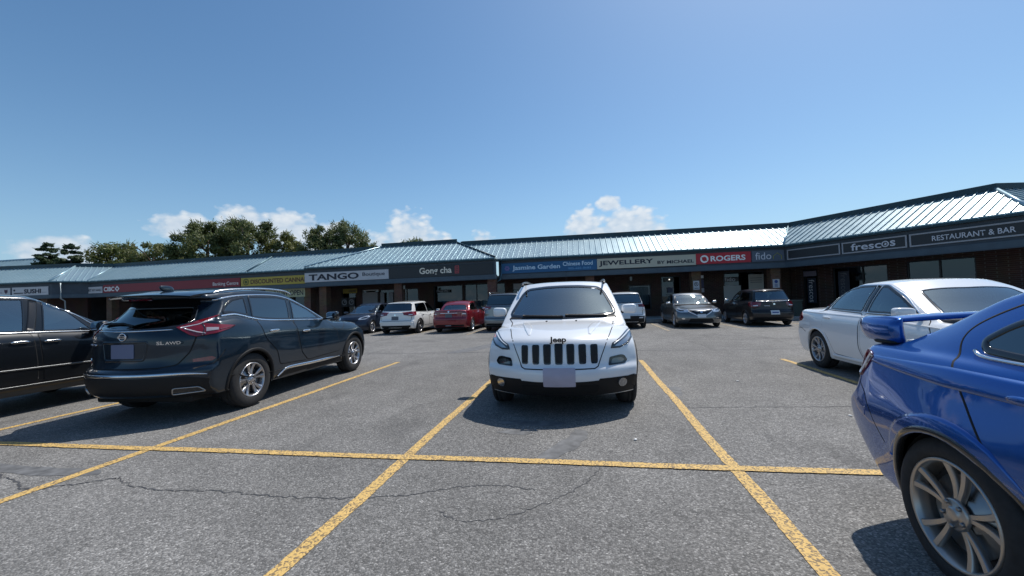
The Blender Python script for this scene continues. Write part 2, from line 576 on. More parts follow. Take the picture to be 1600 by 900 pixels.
            for i in range(n if closed else n - 1):
                j = (i + 1) % n
                for c in range(5): F.append((i*6+c, j*6+c, j*6+c+1, i*6+c+1))
            if not closed:
                F.append(tuple(range(5, -1, -1))); F.append(tuple((n-1)*6 + c for c in range(6)))
            q0 = F[2]; nf = (V[q0[1]] - V[q0[0]]).cross(V[q0[2]] - V[q0[0]])
            if nf.dot(d) > 0: F = [f[::-1] for f in F]
            if not build: out.append((V, F)); continue
            out.append(new_mesh_obj(name, V, F, m, parent or s.root))
        return out if mirror else out[0]
    def multi_ribbon(s, name, specs, m, parent=None, **kw):
        for path, view, width in specs: s.ribbon(name, path, view, width, m, parent=parent, **kw)
    # --- openings
    def cut(s, arches=()):
        me = s.body.data
        bm = bmesh.new(); bm.from_mesh(me)
        bm.faces.ensure_lookup_table()
        C = np.array([f.calc_center_median()[:] for f in bm.faces]); Nn = np.array([f.normal[:] for f in bm.faces])
        kill = np.zeros(len(C), bool)
        off = np.array([s.L/2, 0, 0])
        for P3, d in s.holes:
            u, v, dd = s.frame(d)
            poly = [(p.dot(u), p.dot(v)) for p in P3]
            W = C + off
            ins = inside_poly(W @ np.array(u), W @ np.array(v), poly)
            ins &= (Nn @ np.array(dd)) < -0.12
            # only near side
            near = (W @ np.array(dd)) < (np.array(dd) @ np.array([s.L/2, 0, 0.8])) + 0.05
            for i in np.nonzero(ins & near & ~kill)[0]:
                p = Vector(C[i]); h = s.bvh.ray_cast(p - dd * 9.0, dd, 20.0)[0]
                if h is not None and (h - p).length < s.voxel * 2.5: kill[i] = True
        for (xw, zw, ra) in arches:
            W = C + off
            ins = ((W[:, 0]-xw)**2 + (W[:, 2]-zw)**2 < ra*ra) & (np.abs(W[:, 1]) > 0.48)
            kill |= ins
        bmesh.ops.delete(bm, geom=[f for f, k in zip(list(bm.faces), kill) if k], context='FACES')
        for (xw, zw, ra) in arches:
            cx = xw - s.L/2
            for w in bm.verts:
                if abs(w.co.y) > 0.48 and w.is_boundary:
                    dx, dz = w.co.x - cx, w.co.z - zw
                    r = math.hypot(dx, dz)
                    if abs(r - ra) < s.voxel*1.8 and r > 1e-6:
                        w.co.x = cx + dx/r*ra; w.co.z = zw + dz/r*ra
        bm.to_mesh(me); bm.free()
        me.polygons.foreach_set('use_smooth', [True] * len(me.polygons))
    # --- wheels
    def wheels(s, xs, r, w, yout, style, mrim=None, steer=0.0, only=None, seg=48):
        for x in xs:
            for sd in (1, -1):
                build_wheel(s, (x, sd*yout, r), sd, r, w, style, mrim, steer if x == xs[0] else 0.0, seg)
    def liner(s, xs, zw, ra, yin=0.45, yout=0.8):
        m = mat('wheel_well', (0.012, 0.012, 0.013), 0.9)
        for x in xs:
            for sd in (1, -1):
                V = []; F = []
                n = 20
                for i in range(n + 1):
                    th = math.pi * (-0.12 + 1.24*i/n)
                    px, pz = x - s.L/2 + math.cos(th)*ra, zw + math.sin(th)*ra
                    V += [(px, sd*yout, pz), (px, sd*yin, pz)]
                for i in range(n): F.append((2*i, 2*i+1, 2*i+3, 2*i+2))
                b = len(V); V.append((x - s.L/2, sd*yin, zw))
                for i in range(n): F.append((2*i+1, b, 2*i+3))
                new_mesh_obj('wheel_liner', V, F, m, s.root)
    def local(s, p): return Vector((p[0] - s.L/2, p[1], p[2]))

def lathe(V, F, prof, c, sd, seg):
    """profile of (y outward, radius) turned about the wheel's y axis"""
    b = len(V); n = len(prof)
    for k in range(seg):
        th = 2*math.pi*k/seg
        for (yy, rr) in prof: V.append((c[0] + rr*math.cos(th), c[1] + sd*yy, c[2] + rr*math.sin(th)))
    for k in range(seg):
        for i in range(n-1):
            a, d = b + k*n + i, b + ((k+1) % seg)*n + i
            q = (a, a+1, d+1, d)
            F.append(q if sd < 0 else q[::-1])

def build_wheel(car, c, sd, r, w, style, mrim, steer, seg=48):
    mt = mat('tyre_rubber', (0.018, 0.018, 0.019), 0.82, noise=(30, 0.25, 0.15))
    mrim = mrim or mat('alloy', (0.48, 0.48, 0.50), 0.32, 0.9)
    mdark = mat('brake_dark', (0.03, 0.03, 0.032), 0.6, 0.3)
    mdisc = mat('brake_disc', (0.35, 0.34, 0.33), 0.35, 0.9)
    wheel = empty('wheel', (c[0] - car.L/2, c[1], c[2])); wheel.parent = car.root
    if steer: wheel.rotation_euler = (0, 0, steer)
    z = (0, 0, 0)
    rr = style.get('rim', r*0.70)          # rim lip radius
    V = []; F = []
    h = w/2                                 # outer face at y=0, inner at -w
    prof = [(-0.02, rr-0.004), (-0.004, rr+0.008), (0.002, rr+0.02), (0.004, (rr+r)/2), (-0.003, r-0.035), (-0.012, r-0.016), (-0.026, r-0.004), (-0.04, r),
            (-0.062, r), (-0.063, r-0.008), (-0.069, r-0.008), (-0.07, r), (-w/2-0.004, r+0.001), (-w/2-0.003, r-0.008), (-w/2+0.003, r-0.008), (-w/2+0.004, r+0.001),
            (-w+0.06, r), (-w+0.03, r-0.006), (-w, (rr+r)/2), (-w+0.02, rr)]
    lathe(V, F, prof, z, sd, seg)
    new_mesh_obj('tyre', V, F, mt, wheel)
    V = []; F = []
    lathe(V, F, [(-0.012, rr+0.004), (-0.001, rr+0.002), (0.0, rr-0.006), (-0.006, rr-0.014), (-0.03, rr-0.02), (-0.06, rr-0.03), (-w+0.02, rr-0.03)], z, sd, seg)
    new_mesh_obj('rim', V, F, mrim, wheel)
    V = []; F = []
    lathe(V, F, [(-0.085, rr-0.032), (-0.085, 0.0001)], z, sd, 24)
    new_mesh_obj('brake_backing', V, F, mdark, wheel)
    V = []; F = []
    lathe(V, F, [(-0.072, rr*0.72), (-0.066, rr*0.72), (-0.066, rr*0.36), (-0.05, rr*0.34), (-0.05, 0.001)], z, sd, 32)
    new_mesh_obj('brake_disc', V, F, mdisc, wheel)
    # spokes: list of (angle, half width at hub, half width at rim, y hub, y rim, skew, material key)
    n = style.get('n', 5); kind = style.get('kind', 'five')
    hub_r = style.get('hub', 0.075)
    mb_list = []
    def spoke(a0, wh, wr, yh=-0.022, yr=-0.006, a1=None, m=mrim, bend=0.0, th=0.022, split=None):
        V = []; F = []; K = 7
        a1 = a0 if a1 is None else a1
        for i in range(K + 1):
            t = i / K
            rad = hub_r*0.75 + (rr - 0.008 - hub_r*0.75) * t
            a = a0 + (a1 - a0)*t + bend*math.sin(math.pi*t)
            hwid = wh + (wr - wh)*t
            yy = yh + (yr - yh)*t - 0.012*math.sin(math.pi*t)
            ca, sa = math.cos(a), math.sin(a)
            for (o_, dy) in ((-1, -th), (-1, -0.006), (-0.72, 0), (0.72, 0), (1, -0.006), (1, -th)):
                V.append((rad*ca - o_*hwid*sa, sd*(yy + dy), rad*sa + o_*hwid*ca))
        for i in range(K):
            for j in range(5):
                q = (i*6+j, i*6+j+1, (i+1)*6+j+1, (i+1)*6+j)
                F.append(q if sd > 0 else q[::-1])
        o = new_mesh_obj('spoke', V, F, m, wheel); autosmooth(o, 40)
    st = style.get('phase', 0.0)
    md2 = style.get('m2', mdark)
    for k in range(n):
        a = st + 2*math.pi*k/n
        if kind == 'five': spoke(a, 0.022, 0.036)
        elif kind == 'ten': spoke(a, 0.012, 0.017)
        elif kind == 'pair':           # paired narrow spokes opening towards the rim
            g = style.get('gap', 0.2)
            spoke(a - 0.10, 0.011, style.get('wr', 0.015), a1=a - g); spoke(a + 0.10, 0.011, style.get('wr', 0.015), a1=a + g)
        elif kind == 'blade':          # broad machined blades with dark flanks
            g = style.get('gap', 0.24)
            spoke(a - 0.12, 0.010, 0.030, a1=a - g); spoke(a + 0.12, 0.010, 0.030, a1=a + g)
            spoke(a, 0.012, 0.020, yh=-0.034, yr=-0.03, m=md2)
        elif kind == 'multi':
            spoke(a, 0.010, 0.011); spoke(a + math.pi/n, 0.010, 0.011)
    V = []; F = []
    lathe(V, F, [(-0.03, hub_r), (-0.018, hub_r), (-0.012, hub_r-0.008), (-0.014, 0.036), (-0.006, 0.032), (-0.003, 0.026), (-0.003, 0.0005)], z, sd, 24)
    new_mesh_obj('hub_cap', V, F, mrim, wheel)
    for k in range(5):
        a = st + 2*math.pi*(k + 0.5)/5
        V = []; F = []
        lathe(V, F, [(-0.02, 0.0105), (-0.004, 0.0105), (-0.001, 0.008), (-0.001, 0.0005)], (0.054*math.cos(a), 0, 0.054*math.sin(a)), sd, 8)
        new_mesh_obj('lug_nut', V, F, mat('lug', (0.25, 0.25, 0.26), 0.3, 0.9), wheel)
    return wheel

def superbox(cx, cy, cz, lx, ly, lz, e=0.45, n=14, M=None):
    """soft-cornered solid (superellipsoid): vertices and faces"""
    V = []; F = []
    def sp(v, e): return math.copysign(abs(v) ** e, v)
    for i in range(n + 1):
        ph = -math.pi/2 + math.pi*i/n
        for j in range(2*n):
            th = 2*math.pi*j/(2*n)
            p = Vector((lx*sp(math.cos(ph), e)*sp(math.cos(th), e), ly*sp(math.cos(ph), e)*sp(math.sin(th), e), lz*sp(math.sin(ph), e)))
            if M is not None: p = M @ p
            V.append((cx + p.x, cy + p.y, cz + p.z))
    k = 2*n
    for i in range(n):
        for j in range(k): F.append((i*k+j, i*k+(j+1) % k, (i+1)*k+(j+1) % k, (i+1)*k+j))
    return V, F

def solid(car, name, c, h, m, e=0.45, n=10, rot=None, parent=None, shear=None):
    M = Matrix.Rotation(rot[0], 3, rot[1]) if rot else None
    V, F = superbox(0, 0, 0, *h, e=e, n=n, M=M)
    if shear:
        V = [shear(Vector(v)) for v in V]
    off = Vector((c[0] - car.L/2, c[1], c[2]))
    o = new_mesh_obj(name, [Vector(v) + off for v in V], F, m, parent or car.root)
    bm = bmesh.new(); bm.from_mesh(o.data); bmesh.ops.remove_doubles(bm, verts=bm.verts, dist=1e-4)
    bm.to_mesh(o.data); bm.free()
    return o

def wing_mirror(car, c, h, m, mdark, both=True, sides=(1, -1)):
    for sd in sides:
        o = solid(car, 'wing_mirror', (c[0], sd*c[1], c[2]), h, m, e=0.5, n=12,
                  shear=lambda p: Vector((p.x - 0.18*abs(p.y)*0 + 0.12*sd*p.y, p.y, p.z*(1 + 0.6*sd*p.y) + 0.0)))
        V, F = superbox(c[0] + h[0]*0.92 - car.L/2, sd*c[1], c[2], 0.008, h[1]*0.86, h[2]*0.8, e=0.4, n=8)
        new_mesh_obj('mirror_glass', V, F, mat('mirror_glass', (0.75, 0.8, 0.85), 0.03, 1.0), o)
        V, F = superbox(c[0] - 0.0 - car.L/2, sd*(c[1] - h[1] - 0.03), c[2] - h[2]*0.75, 0.035, 0.07, 0.018, e=0.6, n=6)
        new_mesh_obj('mirror_arm', V, F, mdark, o)

def interior(car, x0, x1, zf, zbelt, hw, rows, dash_x, light=False, left_drive=True):
    """floor tub, dashboard, steering wheel, seats; x0..x1 cabin length"""
    md = mat('cabin_dark', (0.022, 0.022, 0.024), 0.85)
    ms = mat('seat_grey', (0.10, 0.10, 0.11), 0.9) if light else mat('seat_black', (0.035, 0.035, 0.038), 0.85)
    L2 = car.L/2
    mb = MB(); mb.box((x0 - L2, -hw, zf), (x1 - L2, hw, zf + 0.05)); mb.build('cabin_floor', md, car.root)
    mb = MB()
    mb.box((dash_x - 0.18 - L2, -hw, zf + 0.2), (dash_x + 0.18 - L2, hw, zbelt - 0.02), bev=0.05); mb.build('dashboard', mat('dash', (0.045, 0.045, 0.048), 0.7), car.root, smooth=True)
    for r_i, x in enumerate(rows):
        for sy in ((-0.37, 0.37) if r_i == 0 else (-0.4, 0.0, 0.4)):
            wdt = 0.25 if r_i == 0 else 0.2
            seat = solid(car, 'seat', (x - 0.18, sy, zf + 0.28), (0.27, wdt, 0.11), ms, e=0.5, n=6)
            solid(car, 'seat_back', (x + 0.10, sy, zbelt - 0.22), (0.09, wdt, 0.36), ms, e=0.55, n=8, rot=(R(14), 'Y'), parent=seat)
            hr = solid(car, 'headrest', (x + 0.20, sy, zbelt + 0.19), (0.05, 0.13, 0.085), ms, e=0.6, n=6, parent=seat)
            t = MB()
            for q in (-0.05, 0.05): t.tube([(x + 0.19 - L2, sy+q, zbelt + 0.03), (x + 0.20 - L2, sy+q, zbelt + 0.16)], 0.006, 6)
            t.build('headrest_post', mat('chrome', (0.8, 0.8, 0.82), 0.08, 1.0), hr)
    V = []; F = []
    yd = -0.37
    n = 24; cw = Vector((dash_x + 0.33 - L2, yd, zbelt - 0.03))
    Mw = Matrix.Rotation(R(-22), 3, 'Y')
    for i in range(n):
        a = 2*math.pi*i/n
        for j in range(6):
            b = 2*math.pi*j/6
            rad = 0.185 + 0.014*math.cos(b)
            p = Mw @ Vector((0.014*math.sin(b), rad*math.cos(a), rad*math.sin(a)))
            V.append(cw + p)
    for i in range(n):
        for j in range(6): F.append((i*6+j, i*6+(j+1) % 6, ((i+1) % n)*6+(j+1) % 6, ((i+1) % n)*6+j))
    sw = new_mesh_obj('steering_wheel', V, F, md, car.root)
    t = MB(); t.tube([cw + Mw @ Vector((0, -0.18, 0)), cw + Mw @ Vector((0, 0.18, 0))], 0.02, 6); t.tube([cw, cw + Mw @ Vector((0, 0, -0.18))], 0.02, 6)
    t.tube([cw, cw + Mw @ Vector((-0.3, 0, 0))], 0.035, 8); t.build('steering_column', md, sw, smooth=True)

def underbody(car, x0, x1, hw, z0=0.2, z1=0.34):
    mb = MB(); mb.box((x0 - car.L/2, -hw, z0), (x1 - car.L/2, hw, z1), bev=0.03)
    mb.build('underbody', mat('under', (0.012, 0.012, 0.012), 0.9), car.root, smooth=True)

def text_obj(name, s, size, m, parent=None, M=None, xs=1.0, ext=0.002, bold=0.0, space=1.0, align='CENTER', shear=0.0):
    cu = bpy.data.curves.new(name, 'FONT'); cu.body = s; cu.size = size
    cu.align_x = align; cu.align_y = 'CENTER'; cu.extrude = ext; cu.offset = bold; cu.space_character = space; cu.shear = shear
    cu.resolution_u = 3
    o = bpy.data.objects.new(name, cu); COL.objects.link(o)
    bpy.context.view_layer.update()
    me = bpy.data.meshes.new_from_object(o.evaluated_get(bpy.context.evaluated_depsgraph_get()))
    bpy.data.objects.remove(o); bpy.data.curves.remove(cu)
    S = Matrix.Diagonal((xs, 1, 1, 1))
    me.transform((M if M is not None else Matrix()) @ S)
    me.materials.clear(); me.materials.append(m)
    me.name = name
    o = bpy.data.objects.new(name, me); COL.objects.link(o)
    if parent is not None: o.parent = parent
    return o

# ------------------------------------------------------------------ shared car materials
CHROME = mat('chrome', (0.8, 0.8, 0.82), 0.08, 1.0)
BLACKP = mat('black_plastic', (0.014, 0.014, 0.015), 0.6, spec=0.25)
GLOSSB = mat('gloss_black', (0.008, 0.008, 0.009), 0.08, coat=0.5)
SEAM = mat('seam_black', (0.006, 0.006, 0.006), 0.8)
GL = glass_mat('car_glass', (0.36, 0.43, 0.44), 0.22)
GLW = glass_mat('windscreen_glass', (0.34, 0.46, 0.47), 0.27)
GLD = glass_mat('privacy_glass', (0.05, 0.06, 0.065), 0.16)
LENS = mat('lamp_lens', (0.75, 0.78, 0.8), 0.06, 0.6, coat=1.0)
LAMPD = mat('lamp_dark', (0.03, 0.032, 0.036), 0.08, 0.2, coat=1.0)
REDL = mat('tail_red', (0.17, 0.004, 0.010), 0.08, 0.0, coat=1.0)
REDD = mat('tail_red_dark', (0.12, 0.002, 0.006), 0.06, 0.0, coat=1.0)
CLEARL = mat('tail_clear', (0.75, 0.72, 0.74), 0.12, 0.2, coat=1.0)
AMBER = mat('amber_lens', (0.75, 0.2, 0.02), 0.1, coat=1.0)
PLATE = mat('plate_blur', (0.46, 0.42, 0.50), 0.6, noise=(6, 0.08))
PLATEW = mat('plate_white', (0.62, 0.64, 0.66), 0.45)
PLATEB = mat('plate_blue', (0.03, 0.07, 0.25), 0.5)

def rect(a0, b0, a1, b1, r=0.01, n=3):
    return rounded([(a0, b0), (a1, b0), (a1, b1), (a0, b1)], r, n)

def windows(car, items, mglass, seal=0.022, mseal=None, chrome=None):
    """items: (name, polygon, view, mirror, glass): real openings, each with pane and seal"""
    for (nm, poly, view, mir, g) in items:
        pp = poly
        panes = car.patch(nm, pp, view, g or mglass, off=0.002, depth=0.004, res=0.06, mirror=mir, hole=True)
        if not isinstance(panes, list): panes = [panes]
        rb = []
        for k, pn in enumerate(panes):
            q, vw = (pp, view) if k == 0 else car.mirror_of(pp, view)
            car.ribbon('window_seal', q, vw, seal*2, mseal or GLOSSB, off=0.006, closed=True, parent=pn, depth=0.02)

def plate(car, view, cx, cz, w, h, m=None):
    o = car.patch('number_plate', rect(cx - w/2, cz - h/2, cx + w/2, cz + h/2, 0.012), view, m or PLATE, off=0.012, depth=0.012, res=0.08)
    return o

def flat_mat_T(car, x, y, z, view, yaw=0, tilt=0):
    """matrix that stands text upright on the front ('F') or rear ('B') of a car"""
    T = Matrix.Translation((x - car.L/2, y, z))
    if view == 'F': Rm = Matrix(((0, 0, -1, 0), (-1, 0, 0, 0), (0, 1, 0, 0), (0, 0, 0, 1)))
    else: Rm = Matrix(((0, 0, 1, 0), (1, 0, 0, 0), (0, 1, 0, 0), (0, 0, 0, 1)))
    return T @ Matrix.Rotation(yaw, 4, 'Z') @ Matrix.Rotation(tilt, 4, 'Y') @ Rm

# ------------------------------------------------------------------ white SUV with the seven-slot grille
def make_jeep():
    L = 4.62
    W = paint('white_paint', (0.80, 0.81, 0.82), 0.0, 0.3)
    c = Car('suv', 'white SUV with seven-slot grille facing the camera between two yellow lines', L, (-0.345, 4.70 + L/2, 0), R(90.0), cat='SUV')
    c.root.rotation_euler[2] = R(90.6)
    sp = dict(
        hw=[(0, 0.86), (0.45, 0.90), (0.9, 0.925), (2.2, 0.925), (3.8, 0.93), (4.62, 0.86)],
        top=[(0, 0.90), (0.25, 0.955), (0.6, 1.005), (1.2, 1.075), (1.5, 1.10), (2.4, 1.10), (4.2, 1.12), (4.62, 1.08)],
        bot=[(0, 0.26), (0.5, 0.22), (1.3, 0.25), (3.4, 0.26), (4.62, 0.33)],
        nose=[(0.18, 0.16), (0.27, 0.09), (0.36, 0.035), (0.48, 0.0), (0.56, 0.012), (0.60, 0.06), (0.70, 0.075), (0.82, 0.10), (0.89, 0.15), (0.93, 0.24), (1.0, 0.5)],
        tail=[(0.2, 4.5), (0.5, 4.62), (0.8, 4.58), (1.1, 4.5)],
        sec=[(0, 0.95), (0.15, 0.975), (0.5, 1.0), (0.75, 0.985), (0.92, 0.955), (1, 0.925)],
        crown=[(0, 0.06), (1.2, 0.075), (L, 0.05)], kf=0.42, pf=2.3, kr=0.25,
        bulge=[(0.95, 0.62, 0.42, 0.3, 0.02), (3.65, 0.62, 0.42, 0.3, 0.02)],
        cabin=dict(base=[(0, 0.98), (L, 0.98)], roof=[(1.2, 1.52), (1.75, 1.58), (2.3, 1.64), (3.0, 1.645), (4.2, 1.59), (4.6, 1.53)],
                   front=[(0, 0.93), (0.25, 1.13), (0.6, 1.46), (0.9, 1.80), (1, 2.0)], rear=[(0, 4.55), (0.3, 4.5), (0.8, 4.32), (1, 4.15)],
                   kf=0.24, kr=0.15, crown=0.05, wb=[(0.8, 0.86), (1.6, 0.885), (3.6, 0.88), (4.6, 0.82)], wt=[(1.2, 0.67), (2.0, 0.70), (3.4, 0.70), (4.5, 0.63)]))
    c.shell(sp, W, 0.018, 7)
    # windscreen and side glass
    ws = [(-0.75, 1.135), (-0.35, 1.105), (0, 1.10), (0.35, 1.105), (0.75, 1.135), (0.71, 1.24), (0.615, 1.45), (0.54, 1.515), (0.25, 1.542), (0, 1.547), (-0.25, 1.542), (-0.54, 1.515), (-0.615, 1.45), (-0.71, 1.24)]; ws = rounded(ws, 0.05, 3)
    windows(c, [('windscreen', ws, 'F', False, GLW),
                ('side_window', rounded([(1.72, 1.13), (2.55, 1.14), (2.60, 1.55), (2.28, 1.56)], 0.04), 'R', True, GL),
                ('side_window', rounded([(2.66, 1.14), (3.50, 1.16), (3.50, 1.54), (2.68, 1.55)], 0.04), 'R', True, GLD),
                ('side_window', rounded([(3.58, 1.17), (4.15, 1.24), (3.95, 1.50), (3.58, 1.53)], 0.04), 'R', True, GLD)], GL)
    c.ribbon('windscreen_sticker', [(-0.50, 1.495), (-0.44, 1.50)], 'F', 0.02, mat('sticker', (0.7, 0.72, 0.74), 0.5), off=0.008)
    # hood as a lid with its own shut line
    hood = [(0.14, -0.46), (0.14, 0.46), (0.40, 0.62), (0.85, 0.70), (1.10, 0.72), (1.12, 0.40), (1.10, 0), (1.12, -0.40), (1.10, -0.72), (0.85, -0.70), (0.40, -0.62)]
    # shut lines
    c.multi_ribbon('hood_seam', [([(-0.44, 0.585), (-0.485, 0.70), (-0.56, 0.87), (-0.63, 0.955), (-0.70, 1.04), (-0.755, 1.09)], 'F', 0.010),
                                 ([(0.44, 0.585), (0.485, 0.70), (0.56, 0.87), (0.63, 0.955), (0.70, 1.04), (0.755, 1.09)], 'F', 0.010),
                                 ([(-0.44, 0.585), (-0.40, 0.565), (0.40, 0.565), (0.44, 0.585)], 'F', 0.012)], SEAM, off=0.002)
    # hood creases: two low ridges
    for sy in (-1, 1):
        c.ribbon('hood_crease', smooth_path([(0.32, sy*0.36), (0.7, sy*0.42), (1.08, sy*0.52)], 4), 'T', 0.10, W, off=0.004, depth=0.004, ends=0.25)
        c.ribbon('washer_jet', [(1.00, sy*0.2 - 0.012), (1.00, sy*0.2 + 0.012)], 'T', 0.03, BLACKP, off=0.012)
    # grille: seven slots, each a recess frame with mesh
    grm = mat('grille_mesh', (0.006, 0.006, 0.006), 0.6, noise=(60, 0.9, 0.5))
    for i in range(7):
        y = (i - 3) * 0.133
        w = 0.047 - 0.002*abs(i-3)
        zt = 0.848 - 0.006*abs(i-3)
        sl = c.patch('grille_slot', rounded([(y-w*0.9, 0.615), (y+w*0.9, 0.615), (y+w, 0.74), (y+w, zt), (y-w, zt), (y-w, 0.74)], 0.022), 'F', GLOSSB, off=0.004, depth=0.01, res=0.05)
        c.patch('slot_mesh', rounded([(y-w*0.72, 0.63), (y+w*0.72, 0.63), (y+w*0.8, 0.74), (y+w*0.8, zt-0.015), (y-w*0.8, zt-0.015), (y-w*0.8, 0.74)], 0.018), 'F', grm, off=0.0055, depth=0.002, res=0.08, parent=sl)
    # slit headlights wrapping the corners
    for sy in (1, -1):
        def q(p): return [(a, sy*b, z) for a, b, z in p]
        hl = [(0.60, 0.775), (0.70, 0.772), (0.80, 0.805), (0.865, 0.86), (0.878, 0.925), (0.865, 0.945), (0.80, 0.915), (0.70, 0.86), (0.62, 0.822)]
        qq = lambda p: [(sy*a, b) for a, b in p]
        hp = c.patch('headlight', qq(hl), 'F', LAMPD, off=0.008, depth=0.02, res=0.04)
        c.ribbon('lamp_surround', qq(hl), 'F', 0.014, GLOSSB, off=0.010, closed=True, parent=hp)
        c.patch('lamp_lens', qq([(0.635, 0.788), (0.70, 0.786), (0.79, 0.818), (0.85, 0.868), (0.858, 0.905), (0.80, 0.87), (0.70, 0.828)]), 'F', mat('lens_silver', (0.42, 0.44, 0.46), 0.15, 0.8, coat=1.0), off=0.0105, depth=0.003, res=0.04, parent=hp)
        c.ribbon('daytime_lamp', qq([(0.63, 0.815), (0.70, 0.846), (0.80, 0.897), (0.862, 0.928)]), 'F', 0.014, mat('drl', (0.82, 0.84, 0.86), 0.2, coat=1.0), off=0.013, parent=hp)
        if sy == 1:
            c.patch('indicator', qq([(0.835, 0.875), (0.862, 0.885), (0.866, 0.915), (0.84, 0.90)]), 'F', AMBER, off=0.013, depth=0.004, parent=hp)
        # lower lamp pods in the bumper
        pod = rounded([(0.555, 0.582), (0.75, 0.585), (0.785, 0.62), (0.75, 0.68), (0.70, 0.69), (0.575, 0.675)], 0.02)
        fl = c.patch('bumper_lamp', [(sy*a, b) for a, b in pod], 'F', GLOSSB, off=0.006, depth=0.015, res=0.05)
        c.patch('lamp_lens', [(sy*a, b) for a, b in rounded([(0.58, 0.60), (0.72, 0.602), (0.745, 0.63), (0.71, 0.662), (0.60, 0.656)], 0.02)], 'F', mat('smoked_lens', (0.12, 0.12, 0.12), 0.1, 0.7, coat=1.0), off=0.009, depth=0.004, res=0.05, parent=fl)
        fo = c.patch('fog_light', [(sy*(0.705 + 0.05*math.cos(t)), 0.385 + 0.05*math.sin(t)) for t in np.linspace(0, 2*math.pi, 16, endpoint=False)], 'F', mat('fog_lens', (0.30, 0.30, 0.31), 0.12, 0.7, coat=1.0), off=0.022, depth=0.02, res=0.04)
    # black lower bumper and cladding
    low = [(-0.90, 0.20), (-0.45, 0.19), (0.45, 0.19), (0.90, 0.20), (0.90, 0.455), (0.82, 0.45), (0.72, 0.435), (0.55, 0.41), (0.42, 0.43), (0.30, 0.425), (-0.30, 0.425), (-0.42, 0.43), (-0.55, 0.41), (-0.72, 0.435), (-0.82, 0.45), (-0.90, 0.455)]
    c.patch('lower_bumper', low, 'F', BLACKP, off=0.006, depth=0.02, res=0.07)
    c.patch('lower_intake', rounded([(-0.42, 0.29), (0.42, 0.29), (0.44, 0.385), (-0.44, 0.385)], 0.03), 'F', mat('intake_dark', (0.004, 0.004, 0.004), 0.9), off=0.010, depth=0.004, res=0.08)
    c.patch('bumper_corner', [(0.10, 0.20), (0.56, 0.20), (0.54, 0.36), (0.52, 0.44), (0.10, 0.45)], 'R', BLACKP, off=0.007, depth=0.02, res=0.06, mirror=True)
    for a in ((0.93, 0), (3.63, 0)):
        arc = [(a[0] + 0.415*math.cos(t), 0.36 + 0.415*math.sin(t)) for t in np.linspace(R(-14), R(194), 22)]
        c.ribbon('wheel_arch_trim', arc, 'R', 0.055, BLACKP, off=0.014, mirror=True, depth=0.03)
    c.patch('sill_cladding', [(1.30, 0.24), (3.28, 0.25), (3.22, 0.40), (1.36, 0.38)], 'R', BLACKP, off=0.008, depth=0.02, mirror=True, res=0.12)
    c.multi_ribbon('door_seam', [([(1.50, 0.40), (1.46, 0.75), (1.52, 1.08)], 'R', 0.008), ([(2.60, 0.40), (2.62, 1.1)], 'R', 0.008), ([(3.30, 0.62), (3.52, 0.85), (3.54, 1.12)], 'R', 0.008), ([(1.50, 0.41), (3.2, 0.42)], 'R', 0.008)], SEAM, off=0.002, mirror=True)
    for x in (2.40, 3.38):
        for sy in (1, -1):
            solid(c, 'door_handle', (x, sy*0.935, 0.95), (0.10, 0.018, 0.018), W, e=0.6, n=6)
    p = plate(c, 'F', 0.0, 0.475, 0.36, 0.20)
    # roof rails
    for sy in (1, -1):
        t = MB(); pts = smooth_path([(1.85, sy*0.63, 1.575), (2.0, sy*0.645, 1.622), (2.6, sy*0.655, 1.655), (3.4, sy*0.65, 1.645), (3.95, sy*0.63, 1.61), (4.1, sy*0.62, 1.58)], 5)
        t.tube([c.local(q) for q in pts], 0.017, 8); t.build('roof_rail', mat('rail_dark', (0.03, 0.03, 0.032), 0.35, 0.4), c.root, smooth=True)
    t = MB(); t.tube([c.local((3.75, 0.0, 1.62)), c.local((3.86, 0.0, 1.92))], [0.004, 0.002], 6); t.tube([c.local((3.73, 0, 1.60)), c.local((3.76, 0, 1.655))], [0.02, 0.008], 8)
    t.build('aerial', BLACKP, c.root)
    wing_mirror(c, (1.62, 0.965, 1.185), (0.075, 0.105, 0.068), W, BLACKP)
    # wipers at the cowl
    for (y0, y1) in ((0.55, -0.02), (-0.05, -0.62)):
        c.ribbon('wiper', [(y0, 1.118), (y1, 1.10)], 'F', 0.022, BLACKP, off=0.028, depth=-0.012)
    c.patch('cowl_panel', [(-0.76, 1.085), (0.76, 1.085), (0.72, 1.13), (0, 1.098), (-0.72, 1.13)], 'F', BLACKP, off=0.004, depth=0.01, res=0.1)
    h, nn = c.project((0, 0, 0.876), (1, 0, 0), 0.0)
    text_obj('badge_lettering', 'Jeep', 0.085, GLOSSB, c.root, flat_mat_T(c, h.x + L/2 - 0.035, 0, h.z + 0.018, 'F', 0, 0), xs=1.25, ext=0.012, bold=0.003)
    t = MB()
    V, F = superbox(c.local((2.02, 0.0, 1.515)).x, 0.0, 1.50, 0.015, 0.12, 0.035, e=0.5, n=8)
    new_mesh_obj('rear_view_mirror', V, F, BLACKP, c.root)
    interior(c, 1.5, 4.4, 0.35, 1.12, 0.78, (2.35, 3.25), 1.55)
    underbody(c, 0.4, 4.3, 0.66, 0.21, 0.36)
    c.cut([(0.93, 0.36, 0.40), (3.63, 0.36, 0.40)])
    c.liner((0.93, 3.63), 0.36, 0.405, 0.5, 0.86)
    c.wheels((0.93, 3.63), 0.355, 0.235, 0.915, dict(kind='five', n=5, rim=0.235))
    return c

